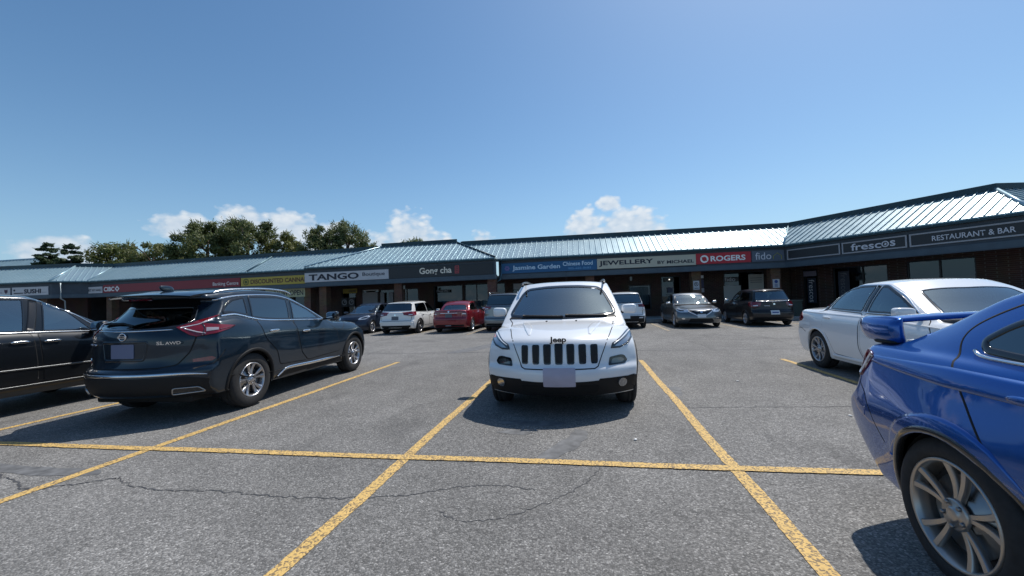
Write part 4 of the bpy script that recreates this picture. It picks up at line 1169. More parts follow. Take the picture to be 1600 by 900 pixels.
# ------------------------------------------------------------------ blue saloon with the rear wing
def make_lancer():
    L = 4.57
    W = paint('blue_paint', (0.002, 0.085, 0.36), 0.6, 0.26)
    c = Car('sedan', 'blue sedan with a rear wing at the right edge, wheel turned to the camera', L, (2.48, 3.22 - L/2, 0), R(90.0), cat='car')
    sp = dict(
        hw=[(0, 0.76), (0.5, 0.86), (1.0, 0.885), (2.2, 0.875), (3.0, 0.875), (3.6, 0.905), (4.1, 0.88), (4.57, 0.78)],
        top=[(0, 0.72), (0.4, 0.83), (1.0, 0.93), (1.4, 0.98), (2.2, 1.005), (3.0, 1.03), (3.4, 1.045), (3.9, 1.05), (4.3, 1.048), (4.57, 1.03)],
        bot=[(0, 0.18), (0.6, 0.16), (1.3, 0.19), (3.1, 0.2), (3.9, 0.24), (4.2, 0.28), (4.57, 0.36)],
        nose=[(0.18, 0.12), (0.4, 0.0), (0.6, 0.04), (0.8, 0.3)],
        tail=[(0.2, 4.30), (0.36, 4.44), (0.55, 4.56), (0.70, 4.57), (0.76, 4.50), (0.95, 4.47), (1.06, 4.45), (1.1, 4.42)],
        sec=[(0, 0.93), (0.10, 0.955), (0.35, 0.985), (0.55, 1.0), (0.70, 0.985), (0.82, 0.965), (0.92, 0.945), (0.97, 0.925), (1, 0.90)],
        crown=[(0, 0.06), (1.3, 0.05), (3.4, 0.02), (L, 0.015)], kf=0.5, pf=2.5, kr=0.24, pr=2.6,
        bulge=[(3.54, 0.66, 0.42, 0.16, 0.035), (4.25, 0.62, 0.3, 0.14, 0.02), (3.0, 0.48, 0.5, 0.1, -0.02)],
        cabin=dict(base=[(0, 0.92), (L, 0.92)], roof=[(1.2, 1.1), (1.9, 1.38), (2.3, 1.475), (2.6, 1.49), (2.9, 1.48), (3.3, 1.43), (3.6, 1.345), (3.85, 1.225), (4.2, 1.085), (4.5, 1.0)],
                   front=[(0, 1.0), (0.2, 1.2), (0.6, 1.62), (0.85, 1.95), (1, 2.2)], rear=[(0, 4.42), (0.5, 4.32), (0.8, 4.12), (1, 3.7)],
                   kf=0.3, kr=0.12, crown=0.045, wb=[(1.0, 0.76), (1.8, 0.81), (3.0, 0.825), (3.6, 0.83), (4.2, 0.80)], wt=[(1.4, 0.53), (2.2, 0.57), (3.0, 0.57), (3.6, 0.62), (4.2, 0.70)]))
    c.shell(sp, W, 0.016, 14)
    fdw = rounded([(1.60, 1.03), (2.30, 1.045), (2.30, 1.40), (2.1, 1.39), (1.82, 1.27)], 0.04)
    rdw = rounded([(2.42, 1.045), (2.95, 1.06), (3.34, 1.068), (3.50, 1.082), (3.53, 1.12), (3.45, 1.185), (3.27, 1.275), (3.0, 1.355), (2.42, 1.40)], 0.06)
    windows(c, [('side_window', fdw, 'R', True, GL), ('side_window', rdw, 'R', True, GLD),
                ('windscreen', rounded([(1.26, 0), (1.42, -0.64), (2.02, -0.47), (1.94, 0), (2.02, 0.47), (1.42, 0.64)], 0.05), 'T', False, GLW),
                ('rear_window', rounded([(3.20, -0.42), (3.20, 0.42), (3.86, 0.48), (3.96, 0), (3.86, -0.48)], 0.05), 'T', False, GLD)], GL, seal=0.016)
    c.ribbon('window_trim', smooth_path([(1.6, 1.01), (2.3, 1.025), (3.0, 1.04), (3.46, 1.05), (3.55, 1.075)], 4), 'R', 0.014, mat('trim_bright', (0.75, 0.77, 0.8), 0.16, 1.0), off=0.010, mirror=True)
    fd = rounded([(1.32, 0.28), (2.28, 0.28), (2.34, 0.5), (2.36, 1.03), (1.5, 1.01), (1.28, 0.8)], 0.05)
    c.multi_ribbon('door_seam', [(fd + [fd[0]], 'R', 0.010),
        (smooth_path([(2.38, 1.06), (2.36, 0.5), (2.34, 0.30), (3.0, 0.30), (3.16, 0.40), (3.24, 0.52), (3.32, 0.66), (3.44, 0.82), (3.54, 0.95), (3.61, 1.04), (3.645, 1.12), (3.61, 1.19), (3.48, 1.27), (3.30, 1.34), (3.05, 1.40)], 5), 'R', 0.009)], SEAM, off=0.0015, mirror=True)
    for sy in (1, -1):
        for hx_, hz_ in ((2.16, 0.89), (3.20, 0.92)):
            h, _ = c.project((hx_, sy*1.0, hz_), (0, -sy, 0), 0.0)
            solid(c, 'door_handle', (hx_, h.y + sy*0.012, hz_), (0.12, 0.016, 0.018), W, e=0.7, n=8)
    # shoulder crease along the quarter panel, and the ridge above the arch
    c.ribbon('side_crease', smooth_path([(1.4, 0.86), (2.4, 0.915), (3.3, 0.945), (3.9, 0.955), (4.28, 0.965)], 6), 'R', 0.09, W, off=0.004, mirror=True, depth=0.004, ends=0.2)
    arc = [(3.57 + 0.40*math.cos(t), 0.33 + 0.40*math.sin(t)) for t in np.linspace(R(20), R(160), 20)]
    c.ribbon('arch_ridge', arc, 'R', 0.09, W, off=0.004, mirror=True, depth=0.004, ends=0.2)
    # corner lamps
    for lamp in c.patch('tail_lamp', [(4.42, 0.62, 0.96), (4.38, 0.76, 0.99), (4.20, 0.85, 1.00), (4.14, 0.86, 0.97), (4.18, 0.86, 0.90), (4.22, 0.855, 0.845), (4.38, 0.78, 0.845), (4.46, 0.66, 0.87)], (-0.6, -0.8, 0), REDD, off=0.007, depth=0.02, mirror=True, res=0.04):
        sg = 1 if lamp.data.vertices[0].co.y > 0 else -1
        dd = (-0.6, -0.8*sg, 0)
        c.ribbon('lens_strip', [(4.18, sg*0.86, 0.985), (4.20, sg*0.86, 0.92), (4.235, sg*0.855, 0.86)], dd, 0.02, CLEARL, off=0.010, parent=lamp)
        c.ribbon('lens_strip', [(4.27, sg*0.83, 0.985), (4.29, sg*0.83, 0.92), (4.31, sg*0.82, 0.86)], dd, 0.022, mat('tail_pink', (0.6, 0.12, 0.12), 0.1, coat=1.0), off=0.010, parent=lamp)
    c.patch('bumper_glint', [(4.12, 0.63), (4.14, 0.63), (4.14, 0.66), (4.12, 0.66)], 'R', W, off=0.002, depth=0.003, mirror=True)  # body-coloured patch added to stand for a glint on the bumper crease
    c.multi_ribbon('bumper_seam', [([(3.98, 0.52), (4.06, 0.66), (4.14, 0.76), (4.25, 0.835), (4.40, 0.84)], 'R', 0.006)], SEAM, off=0.001, mirror=True)
    c.multi_ribbon('boot_seam', [([(4.0, -0.66), (4.12, -0.70), (4.36, -0.68)], 'T', 0.01), ([(4.0, 0.66), (4.12, 0.70), (4.36, 0.68)], 'T', 0.01)], SEAM, off=0.001)
    # rear wing
    K = 30; V = []; F = []
    prof = [(-0.13, 0.0), (-0.11, 0.018), (-0.04, 0.03), (0.05, 0.032), (0.115, 0.024), (0.135, 0.008), (0.125, -0.006), (0.0, -0.012), (-0.1, -0.012)]
    for i in range(K + 1):
        t = -1 + 2*i/K; y = 0.705*t
        drop = 0.0 + 0.02*(1 - abs(t)**2)
        x0 = 4.30 - 0.03*t*t
        z0 = 1.160 + drop
        sc = 1.0 + 0.25*t*t
        for (a, b) in prof: V.append((x0 + a*sc - L/2, y, z0 + b - a*0.10))
    n = len(prof)
    for i in range(K):
        for j in range(n): F.append((i*n+j, i*n+(j+1) % n, (i+1)*n+(j+1) % n, (i+1)*n+j))
    F.append(tuple(range(n-1, -1, -1))); F.append(tuple(K*n + j for j in range(n)))
    wing = new_mesh_obj('rear_wing', V, F, W, c.root)
    outward(wing)
    for sy in (1, -1):
        # end posts turn down from the wing tips to the boot lid
        V = []; F = []
        rings = [(0.700, 1.192, 0.150, 0.010, 4.270), (0.722, 1.178, 0.168, 0.030, 4.270), (0.728, 1.140, 0.170, 0.038, 4.268), (0.725, 1.095, 0.165, 0.038, 4.262), (0.718, 1.062, 0.155, 0.034, 4.25), (0.712, 1.048, 0.140, 0.030, 4.24)]
        for (y, z, hx, hy, x0) in rings:
            for j in range(12):
                a = 2*math.pi*j/12
                V.append((x0 - L/2 + hx*math.copysign(abs(math.cos(a))**0.6, math.cos(a)), sy*(y - 0.03) + hy*math.copysign(abs(math.sin(a))**0.7, math.sin(a)), z))
        for i in range(len(rings)-1):
            for j in range(12): F.append((i*12+j, i*12+(j+1) % 12, (i+1)*12+(j+1) % 12, (i+1)*12+j))
        F.append(tuple(range(11, -1, -1)))
        outward(new_mesh_obj('wing_post', V, F, W, wing))
        solid(c, 'post_gasket', (4.22, sy*0.685, 1.045), (0.10, 0.04, 0.014), BLACKP, e=0.6, n=6, parent=wing)
    wing_mirror(c, (1.55, 0.96, 1.08), (0.07, 0.10, 0.065), W, BLACKP)
    interior(c, 1.4, 3.9, 0.28, 1.03, 0.74, (2.15, 3.0), 1.4)
    underbody(c, 0.4, 4.15, 0.58, 0.2, 0.34)
    wh = (0.97, 3.57)
    arch_lip(c, wh, 0.33, 0.372, W, w=0.028, off=0.006)
    c.cut([(a, 0.33, 0.362) for a in wh])
    c.liner(wh, 0.33, 0.368, 0.5, 0.84)
    c.patch('headlight', [(0.12, 0.60, 0.60), (0.42, 0.80, 0.62), (0.80, 0.88, 0.80), (0.6, 0.84, 0.82), (0.25, 0.66, 0.72)], (0.5, -0.85, 0), LENS, off=0.006, depth=0.02, mirror=True, res=0.06)
    c.wheels(wh, 0.335, 0.215, 0.89, dict(kind='pair', n=5, rim=0.238, gap=0.22, wr=0.017, hub=0.07, phase=0.42), mrim=mat('alloy_dull', (0.40, 0.38, 0.36), 0.33, 0.85), seg=72)
    return c

# ------------------------------------------------------------------ dark people carrier at the left edge
def make_minivan():
    L = 5.05
    W = paint('charcoal_paint', (0.006, 0.008, 0.011), 0.1, 0.3, coat=0.7)
    c = Car('minivan', 'black minivan with chrome door strips at the left edge of the photo', L, (-8.72, 6.95 - L/2, 0), R(-90.0), cat='minivan')
    sp = dict(
        hw=[(0, 0.80), (0.5, 0.92), (1.0, 0.97), (4.4, 0.97), (5.05, 0.88)],
        top=[(0, 0.80), (0.4, 0.92), (1.0, 1.04), (1.4, 1.10), (2.4, 1.155), (4.2, 1.19), (5.05, 1.18)],
        bot=[(0, 0.22), (0.8, 0.2), (1.5, 0.26), (4.0, 0.27), (5.05, 0.32)],
        nose=[(0.2, 0.1), (0.45, 0.0), (0.7, 0.03), (0.9, 0.2)], tail=[(0.25, 4.95), (0.5, 5.05), (1.2, 4.96)],
        sec=[(0, 0.95), (0.12, 0.97), (0.45, 1.0), (0.75, 0.985), (0.92, 0.965), (1, 0.93)],
        crown=[(0, 0.08), (1.5, 0.05), (L, 0.04)], kf=0.5, pf=2.5, kr=0.22, pr=3,
        cabin=dict(base=[(0, 1.0), (L, 1.0)], roof=[(1.0, 1.50), (1.6, 1.62), (2.1, 1.69), (2.6, 1.72), (3.2, 1.735), (4.4, 1.70), (5.0, 1.62)],
                   front=[(0, 0.62), (0.2, 0.84), (0.6, 1.32), (0.85, 1.70), (1, 1.95)], rear=[(0, 4.98), (0.6, 4.9), (1, 4.72)],
                   kf=0.3, kr=0.1, crown=0.05, wb=[(0.9, 0.84), (1.8, 0.91), (4.4, 0.91), (5.0, 0.86)], wt=[(1.4, 0.64), (2.3, 0.73), (4.2, 0.73), (5.0, 0.68)]))
    c.shell(sp, W, 0.02, 6)
    fd = rounded([(1.30, 0.44), (2.16, 0.42), (2.20, 1.12), (1.45, 1.08), (1.26, 0.9)], 0.05)
    rd = rounded([(2.22, 0.42), (3.40, 0.44), (3.42, 1.15), (2.26, 1.12)], 0.05)
    windows(c, [('side_window', rounded([(1.50, 1.125), (2.12, 1.15), (2.05, 1.595), (1.98, 1.585), (1.80, 1.46)], 0.03), 'R', True, GL),
                ('side_window', rounded([(2.34, 1.155), (3.36, 1.18), (3.34, 1.62), (2.28, 1.61)], 0.03), 'R', True, GL),
                ('side_window', rounded([(3.50, 1.18), (4.70, 1.21), (4.55, 1.60), (3.48, 1.62)], 0.03), 'R', True, GLD),
                ('rear_window', rounded([(-0.74, 1.17), (0.74, 1.17), (0.66, 1.58), (-0.66, 1.58)], 0.05), 'B', False, GLD),
                ('windscreen', rounded([(0.92, 0), (1.16, -0.72), (1.86, -0.60), (1.72, 0), (1.86, 0.60), (1.16, 0.72)], 0.05), 'T', False, GLW)], GL, seal=0.012)
    c.ribbon('pillar_trim', [(2.26, 1.16), (2.16, 1.60)], 'R', 0.10, mat('pillar_satin', (0.02, 0.02, 0.022), 0.3), off=0.005, mirror=True)
    c.ribbon('chrome_trim', smooth_path([(1.30, 1.09), (2.2, 1.135), (3.4, 1.165), (4.75, 1.185)], 4), 'R', 0.018, mat('satin', (0.7, 0.71, 0.72), 0.2, 1.0), off=0.008, mirror=True)
    c.ribbon('window_trim', smooth_path([(1.36, 1.11), (1.66, 1.37), (2.0, 1.59), (2.4, 1.635), (3.4, 1.645), (4.6, 1.62)], 4), 'R', 0.014, mat('satin', (0.7, 0.71, 0.72), 0.2, 1.0), off=0.007, mirror=True)
    doors(c, [fd, rd], [(2.06, 1.0), (2.42, 1.01)], W, mat('satin', (0.7, 0.71, 0.72), 0.2, 1.0))
    c.ribbon('door_strip', [(1.20, 0.62), (3.6, 0.645)], 'R', 0.026, mat('strip_dull', (0.13, 0.135, 0.14), 0.4, 0.8), off=0.012, mirror=True, depth=0.02)
    c.ribbon('sill_trim', [(1.35, 0.40), (3.6, 0.405)], 'R', 0.016, mat('strip_dull', (0.13, 0.135, 0.14), 0.4, 0.8), off=0.012, mirror=True, depth=0.02)
    wing_mirror(c, (1.50, 1.05, 1.17), (0.08, 0.12, 0.085), W, BLACKP)
    c.patch('headlight', [(0.15, 0.62, 0.72), (0.42, 0.86, 0.74), (0.80, 0.96, 0.92), (0.6, 0.9, 0.93), (0.25, 0.7, 0.84)], (0.5, -0.85, 0), LENS, off=0.006, depth=0.02, mirror=True, res=0.06)
    c.patch('tail_lamp', [(5.0, 0.68, 0.95), (4.80, 0.93, 0.92), (4.66, 0.96, 1.12), (4.86, 0.86, 1.16), (5.0, 0.68, 1.14)], (-0.7, -0.7, 0), REDL, off=0.006, depth=0.02, mirror=True, res=0.06)
    interior(c, 1.3, 4.6, 0.38, 1.14, 0.82, (2.2, 3.3), 1.3, light=True)
    underbody(c, 0.4, 4.7, 0.68, 0.24, 0.40)
    wh = (0.98, 3.95)
    arch_lip(c, wh, 0.35, 0.395, W)
    c.cut([(a, 0.35, 0.385) for a in wh])
    c.liner(wh, 0.35, 0.39, 0.5, 0.9)
    c.wheels(wh, 0.35, 0.23, 0.955, dict(kind='five', n=7, rim=0.22))
    return c

# ------------------------------------------------------------------ cars in the far row, along the shops
def far_car(name, label, cat, L, hw, H, X, Yr, away, col, metal=0.0, **k):
    """away: nose towards the shops (we see the tail). Yr = Y of the end nearest the camera"""
    W = paint('paint_' + label.split()[0] + str(int(L*100)), col, metal, 0.3, coat=1.0 if sum(col) > 0.2 else 0.6)
    c = Car(name, label, L, (X, Yr + L/2, 0), R(-90.0 if away else 90.0) + k.get('turn', 0), group='cars parked in the row along the shops', cat=cat)
    kind = k.get('kind', 'hatch')
    belt, hood = k.get('belt', 0.96), k.get('hood', 0.90)
    cowl = k.get('cowl', 1.15); rf = k.get('rf', 1.95); rr = k.get('rr', 3.4)
    wr = k.get('wheel', 0.32)
    wb = k.get('wb', (0.9, L - 0.85))
    if kind == 'sedan':
        deck = k.get('deck', belt + 0.03); rb = k.get('rb', L - 0.62)
        top = [(0, hood-0.2), (0.35, hood-0.08), (cowl-0.2, hood+0.02), (cowl+0.3, belt-0.02), (L*0.6, belt), (rb, deck), (L-0.2, deck-0.01), (L, deck-0.05)]
        rear = [(0, rb+0.1), (0.3, rb-0.15), (0.65, (rb+rr)/2-0.02), (0.87, rr+0.12), (1, rr-0.2)]
        roof = [(cowl, belt+0.15), (rf, H-0.04), ((rf+rr)/2, H), (rr, H-0.05), (rb, belt+0.08)]
        tail = [(0.2, L-0.12), (0.45, L), (0.65, L), (0.72, L-0.06), (deck, L-0.06)]
        wt = [(cowl, hw-0.32), (rf, hw-0.28), (rr, hw-0.29), (rb, hw-0.36)]
    else:
        rake = k.get('rake', 0.34)
        top = [(0, hood-0.14), (0.35, hood-0.04), (cowl-0.2, hood+0.05), (cowl+0.3, belt-0.02), (L*0.6, belt), (L-0.3, belt+0.05), (L, belt+0.02)]
        rear = [(0, L-0.10), (0.3, L-0.08-rake*0.25), (0.8, L-0.06-rake*0.8), (1, L-0.05-rake)]
        roof = [(cowl, belt+0.15), (rf, H-0.06), ((rf+rr)/2, H), (rr, H-0.02), (L-0.1, H-0.10)]
        tail = [(0.2, L-0.12), (0.42, L), (0.58, L), (0.64, L-0.07), (belt, L-0.10)]
        wt = [(cowl, hw-0.34), (rf, hw-0.29), (rr, hw-0.29), (L, hw-0.34)]
    sp = dict(hw=[(0, hw-0.11), (0.5, hw-0.02), (1.0, hw), (L-1.0, hw), (L, hw-0.10)], top=top,
              bot=[(0, 0.2), (0.6, 0.18), (1.3, 0.2), (L-1.2, 0.2), (L-0.4, 0.24), (L, 0.30)],
              nose=k.get('nose', [(0.18, 0.12), (0.4, 0.0), (0.6, 0.04), (0.85, 0.2)]), tail=tail,
              sec=[(0, 0.945), (0.12, 0.97), (0.45, 1.0), (0.72, 0.99), (0.9, 0.96), (1, 0.90)],
              crown=[(0, 0.07), (1.3, 0.05), (L, 0.03)], kf=0.45, pf=2.5, kr=0.22, pr=2.8,
              cabin=dict(base=[(0, 0.8), (L, 0.8)], roof=roof, front=[(0, cowl-0.1), (0.25, cowl+0.12), (0.65, (cowl+rf)/2+0.12), (0.88, rf), (1, rf+0.25)], rear=rear,
                         kf=0.15, kr=0.12, crown=0.04, wb=[(cowl-0.2, hw-0.10), (cowl+0.5, hw-0.055), (L-1.2, hw-0.06), (L, hw-0.12)], wt=wt))
    c.shell(sp, W, 0.03, 5)
    zt = H - 0.115
    glr = k.get('glass', GLD)
    x0 = cowl + 0.42; xB = (rf + rr)/2 - 0.05
    wl = []
    fw = rounded([(x0, belt+0.045), (xB-0.04, belt+0.05), (xB-0.04, zt), (rf+0.12, zt-0.02)], 0.04)
    if kind == 'sedan': rw = rounded([(xB+0.04, belt+0.05), (rr+0.28, belt+0.06), (rr+0.02, zt-0.06), (xB+0.04, zt)], 0.05)
    else: rw = rounded([(xB+0.04, belt+0.05), (L-0.62, belt+0.07), (L-0.80, zt-0.04), (xB+0.04, zt)], 0.05)
    wl = [('side_window', fw, 'R', True, GL), ('side_window', rw, 'R', True, glr),
          ('windscreen', rounded([(cowl+0.10, 0), (cowl+0.30, -(hw-0.22)), (rf+0.08, -(hw-0.37)), (rf, 0), (rf+0.08, hw-0.37), (cowl+0.30, hw-0.22)], 0.05), 'T', False, GLW)]
    if kind == 'sedan':
        wl.append(('rear_window', rounded([(rb-0.12, 0), (rb-0.24, -(hw-0.28)), (rr+0.18, -(hw-0.40)), (rr+0.2, 0), (rr+0.18, hw-0.40), (rb-0.24, hw-0.28)], 0.05), 'T', False, glr))
    else:
        b0 = belt + k.get('gl0', 0.07)
        wl.append(('rear_window', rounded([(-(hw-0.22), b0), (hw-0.22, b0), (hw-0.31, H-0.13), (-(hw-0.31), H-0.13)], 0.05), 'B', False, glr))
    windows(c, wl, GL, seal=0.016)
    zs = 0.30
    fd = rounded([(x0-0.22, zs+0.06), (xB-0.02, zs+0.04), (xB, belt+0.02), (x0-0.12, belt-0.01), (x0-0.25, belt-0.2)], 0.05)
    xr2 = wb[1] - 0.45
    rdr = rounded([(xB+0.02, zs+0.04), (xr2, zs+0.06), (xr2+0.10, 0.62), (xr2+0.28, belt-0.1), (xr2+0.28, belt+0.02), (xB+0.03, belt+0.02)], 0.05)
    doors(c, [fd, rdr], [(xB-0.16, belt-0.12), (xr2+0.12, belt-0.10)], W, k.get('handles', W), res=0.14, seam=0.018)
    wing_mirror(c, (x0+0.06, hw+0.06, belt+0.06), (0.06, 0.095, 0.06), k.get('mirror', W), BLACKP)
    # tail and nose lamps
    tz0, tz1 = k.get('tz', (belt-0.24, belt-0.03))
    tin = k.get('tin', hw-0.38)
    for lamp in c.patch('tail_lamp', k.get('tlamp') or [(L-0.05, tin, tz1-0.03), (L-0.1, tin, tz0+0.05), (L-0.18, hw-0.08, tz0), (L-0.42, hw, tz0+0.05), (L-0.50, hw, tz1), (L-0.2, hw-0.1, tz1)], (-0.75, -0.65, 0), k.get('tmat', REDL), off=0.008, depth=0.02, mirror=True, res=0.06):
        sg = 1 if sum(v.co.y for v in lamp.data.vertices) > 0 else -1
        if k.get('clear', True):
            c.patch('reversing_lens', [(L-0.10, sg*(hw-0.22), tz0+0.09), (L-0.2, sg*(hw-0.1), tz0+0.08), (L-0.2, sg*(hw-0.1), tz0+0.045), (L-0.1, sg*(hw-0.22), tz0+0.055)], (-0.75, -0.65*sg, 0), CLEARL, off=0.012, depth=0.005, res=0.06, parent=lamp)
    hl = k.get('hlamp') or [(0.12, hw-0.32, hood-0.22), (0.40, hw-0.08, hood-0.20), (0.72, hw, hood-0.06), (0.5, hw-0.05, hood-0.04), (0.2, hw-0.22, hood-0.12)]
    for k2, lamp in enumerate(c.patch('headlight', hl, (0.6, -0.8, 0), LENS, off=0.007, depth=0.02, mirror=True, res=0.06)):
        sg = 1 if k2 == 0 else -1
        q = [(a + 0.03, sg*b, z) for a, b, z in hl]
        cx_ = sum(p[0] for p in q)/len(q); cy_ = sum(p[1] for p in q)/len(q); cz_ = sum(p[2] for p in q)/len(q)
        q = [(cx_ + (p[0]-cx_)*0.62, cy_ + (p[1]-cy_)*0.62, cz_ + (p[2]-cz_)*0.55) for p in q]
        c.patch('lamp_bowl', q, (0.6, -0.8*sg, 0), LAMPD, off=0.010, depth=0.004, res=0.06, parent=lamp)
    # number plates, badge, bumper valance
    pz = k.get('pz', 0.52 if kind == 'sedan' else 0.66)
    if away:
        pm = k.get('pm', PLATEW)
        pl = c.patch('number_plate', rect(-0.16, pz-0.08, 0.16, pz+0.08, 0.01), 'B', pm, off=0.012, depth=0.012, res=0.1)
        if k.get('pchars'):
            h, nn = c.project((L, 0, pz), (-1, 0, 0), 0.0)
            c.ribbon('plate_characters', [(-0.12, pz), (0.12, pz)], 'B', 0.05, PLATEB, off=0.0135, parent=pl)
        c.patch('rear_valance', [(-(hw-0.2), 0.26), (hw-0.2, 0.26), (hw-0.22, 0.38), (-(hw-0.22), 0.38)], 'B', BLACKP, off=0.006, depth=0.02, res=0.1)
        c.patch('badge', [(0.04*math.cos(t), k.get('bz', belt-0.12) + 0.035*math.sin(t)) for t in np.linspace(0, 2*math.pi, 12, endpoint=False)], 'B', CHROME, off=0.012, depth=0.01, res=0.05)
        gp = [(-(hw-0.20), 0.60), (hw-0.20, 0.60), (hw-0.16, belt-0.05), (hw-0.2, belt+0.03), (-(hw-0.2), belt+0.03), (-(hw-0.16), belt-0.05)]
        if kind == 'sedan': gp = [(-(hw-0.25), 0.60), (hw-0.25, 0.60), (hw-0.30, tz1+0.02), (-(hw-0.30), tz1+0.02)]
        c.ribbon('boot_seam', gp, 'B', 0.016, SEAM, off=0.001, closed=True)
    else:
        c.patch('grille', k.get('grille') or [(-0.42, 0.62), (0.42, 0.62), (0.5, 0.72), (-0.5, 0.72)], 'F', GLOSSB, off=0.008, depth=0.02, res=0.08)
        c.patch('lower_intake', rounded([(-0.50, 0.26), (0.50, 0.26), (0.42, 0.40), (-0.42, 0.40)], 0.03), 'F', BLACKP, off=0.007, depth=0.02, res=0.1)
        c.patch('number_plate', rect(-0.16, 0.44, 0.16, 0.58, 0.01), 'F', PLATEW, off=0.014, depth=0.014, res=0.1)
        c.multi_ribbon('bonnet_seam', [([(0.25, -(hw-0.30)), (0.7, -(hw-0.18)), (cowl+0.1, -(hw-0.12))], 'T', 0.012), ([(0.25, hw-0.30), (0.7, hw-0.18), (cowl+0.1, hw-0.12)], 'T', 0.012)], SEAM, off=0.001)
    interior(c, cowl+0.25, L-0.6, 0.28, belt+0.02, hw-0.16, (rf+0.35, rf+1.15), cowl+0.28)
    underbody(c, 0.4, L-0.3, hw-0.26, 0.19, 0.34)
    arch_lip(c, wb, wr, wr+0.045, W)
    c.cut([(a, wr, wr+0.035) for a in wb])
    c.liner(wb, wr, wr+0.04, hw-0.4, hw-0.06)
    c.root.scale = (k.get('sc', 0.95),)*3
    c.wheels(wb, wr, 0.2, hw-0.012, k.get('style', dict(kind='pair', n=5, rim=wr*0.68)), mrim=k.get('rimmat'), seg=32)
    return c

def make_far_row():
    # dark hatchback, nose out, half hidden behind the crossover
    c = far_car('hatchback', 'dark blue hatchback facing out beside the white hatchback, behind the teal SUV', 'car', 4.35, 0.88, 1.52, -10.75, 17.3, False, (0.02, 0.03, 0.055), 0.4, belt=0.98, hood=0.92, cowl=1.0, rf=1.95, rr=3.3)
    # white hatchback, tail out
    W = dict(belt=0.93, hood=0.93, cowl=0.95, rf=1.85, rr=3.2, wb=(0.86, 3.56), wheel=0.32, rake=0.38, gl0=0.13, tz=(0.80, 1.0), tin=0.42, pz=0.72, bz=0.86, pm=mat('plate_dark', (0.10, 0.11, 0.13), 0.5), style=dict(kind='five', n=5, rim=0.225), rimmat=mat('alloy_dark', (0.20, 0.20, 0.21), 0.3, 0.9), handles=CHROME)
    c = far_car('hatchback', 'white hatchback with sweeping side crease and red tail lamps, left of the red car', 'car', 4.38, 0.895, 1.49, -8.24, 17.0, True, (0.74, 0.74, 0.72), 0.0, sc=0.99, **W)
    c.ribbon('side_crease', smooth_path([(3.6, 0.90), (2.8, 0.83), (1.9, 0.62), (1.3, 0.42), (1.2, 0.36)], 6), 'R', 0.05, c.m, off=0.012, mirror=True, depth=0.012, ends=0.2)
    c.ribbon('bumper_crease', smooth_path([(-0.8, 0.50), (-0.6, 0.56), (0, 0.575), (0.6, 0.56), (0.8, 0.50)], 4), 'B', 0.03, c.m, off=0.010, depth=0.012)
    c.patch('rear_diffuser', rounded([(-0.60, 0.28), (0.60, 0.28), (0.70, 0.40), (-0.70, 0.40)], 0.03), 'B', BLACKP, off=0.014, depth=0.02, res=0.1)
    # red saloon
    c = far_car('sedan', 'dark red sedan with chrome boot strip between the white hatchback and the silver minivan', 'car', 4.60, 0.895, 1.475, -5.86, 17.15, True, (0.22, 0.008, 0.018), 0.3, kind='sedan', belt=0.98, deck=1.06, hood=0.90, cowl=1.15, rf=1.95, rr=3.25, rb=4.05, wb=(0.92, 3.61), wheel=0.325, tz=(0.80, 0.99), tin=0.45, pz=0.79, bz=0.98, pm=mat('plate_dark', (0.10, 0.11, 0.13), 0.5), rimmat=mat('chrome_rim', (0.75, 0.75, 0.77), 0.15, 1.0), glass=GL)
    c.ribbon('boot_trim', [(-0.40, 0.905), (0.40, 0.905)], 'B', 0.035, CHROME, off=0.014, depth=0.02)
    c.ribbon('bumper_trim', [(-0.15, 0.335), (0.12, 0.335)], 'B', 0.03, CHROME, off=0.012, depth=0.02)
    # silver van
    c = far_car('minivan', 'silver grey minivan with roof rails partly hidden behind the white SUV', 'minivan', 5.10, 0.98, 1.78, -3.52, 17.3, True, (0.20, 0.22, 0.235), 0.7, belt=1.12, hood=0.98, cowl=0.95, rf=1.9, rr=4.2, wb=(0.95, 4.0), wheel=0.34, rake=0.26, gl0=0.10, tz=(0.98, 1.17), tin=0.62, pz=0.8, bz=0.98)
    for sy in (1, -1):
        t = MB(); t.tube([c.local(q) for q in smooth_path([(2.2, sy*0.66, 1.72), (2.4, sy*0.67, 1.80), (4.3, sy*0.66, 1.79), (4.6, sy*0.65, 1.70)], 4)], 0.02, 8)
        t.build('roof_rail', mat('satin', (0.7, 0.71, 0.72), 0.2, 1.0), c.root, smooth=True)
    # small white SUV
    c = far_car('suv', 'small white SUV with square tail lamps, right behind the big white SUV', 'SUV', 4.24, 0.90, 1.62, 1.62, 17.45, True, (0.72, 0.73, 0.74), 0.0, belt=1.02, hood=1.0, cowl=0.95, rf=1.7, rr=3.55, wb=(0.87, 3.44), wheel=0.345, rake=0.22, gl0=0.10, tz=(0.93, 1.06), clear=False, tmat=REDD, glass=GL, pz=0.53, pchars=True, bz=0.80,
                tlamp=[(4.15, 0.62, 1.055), (4.15, 0.62, 0.935), (4.05, 0.80, 0.93), (3.98, 0.86, 0.93), (3.98, 0.86, 1.06), (4.05, 0.80, 1.06)])
    c.patch('lower_bumper', [(-0.86, 0.28), (0.86, 0.28), (0.87, 0.52), (0.5, 0.56), (-0.5, 0.56), (-0.87, 0.52)], 'B', BLACKP, off=0.010, depth=0.02, res=0.1)
    c.patch('plate_panel', rect(-0.17, 0.45, 0.17, 0.61, 0.01), 'B', PLATEW, off=0.02, depth=0.02, res=0.1)
    c.ribbon('bumper_reflector', [(0.55, 0.475), (0.72, 0.475)], 'B', 0.05, PLATEW, off=0.014, mirror=True)
    arch_lip(c, (0.87, 3.44), 0.345, 0.41, BLACKP, w=0.06, off=0.012)
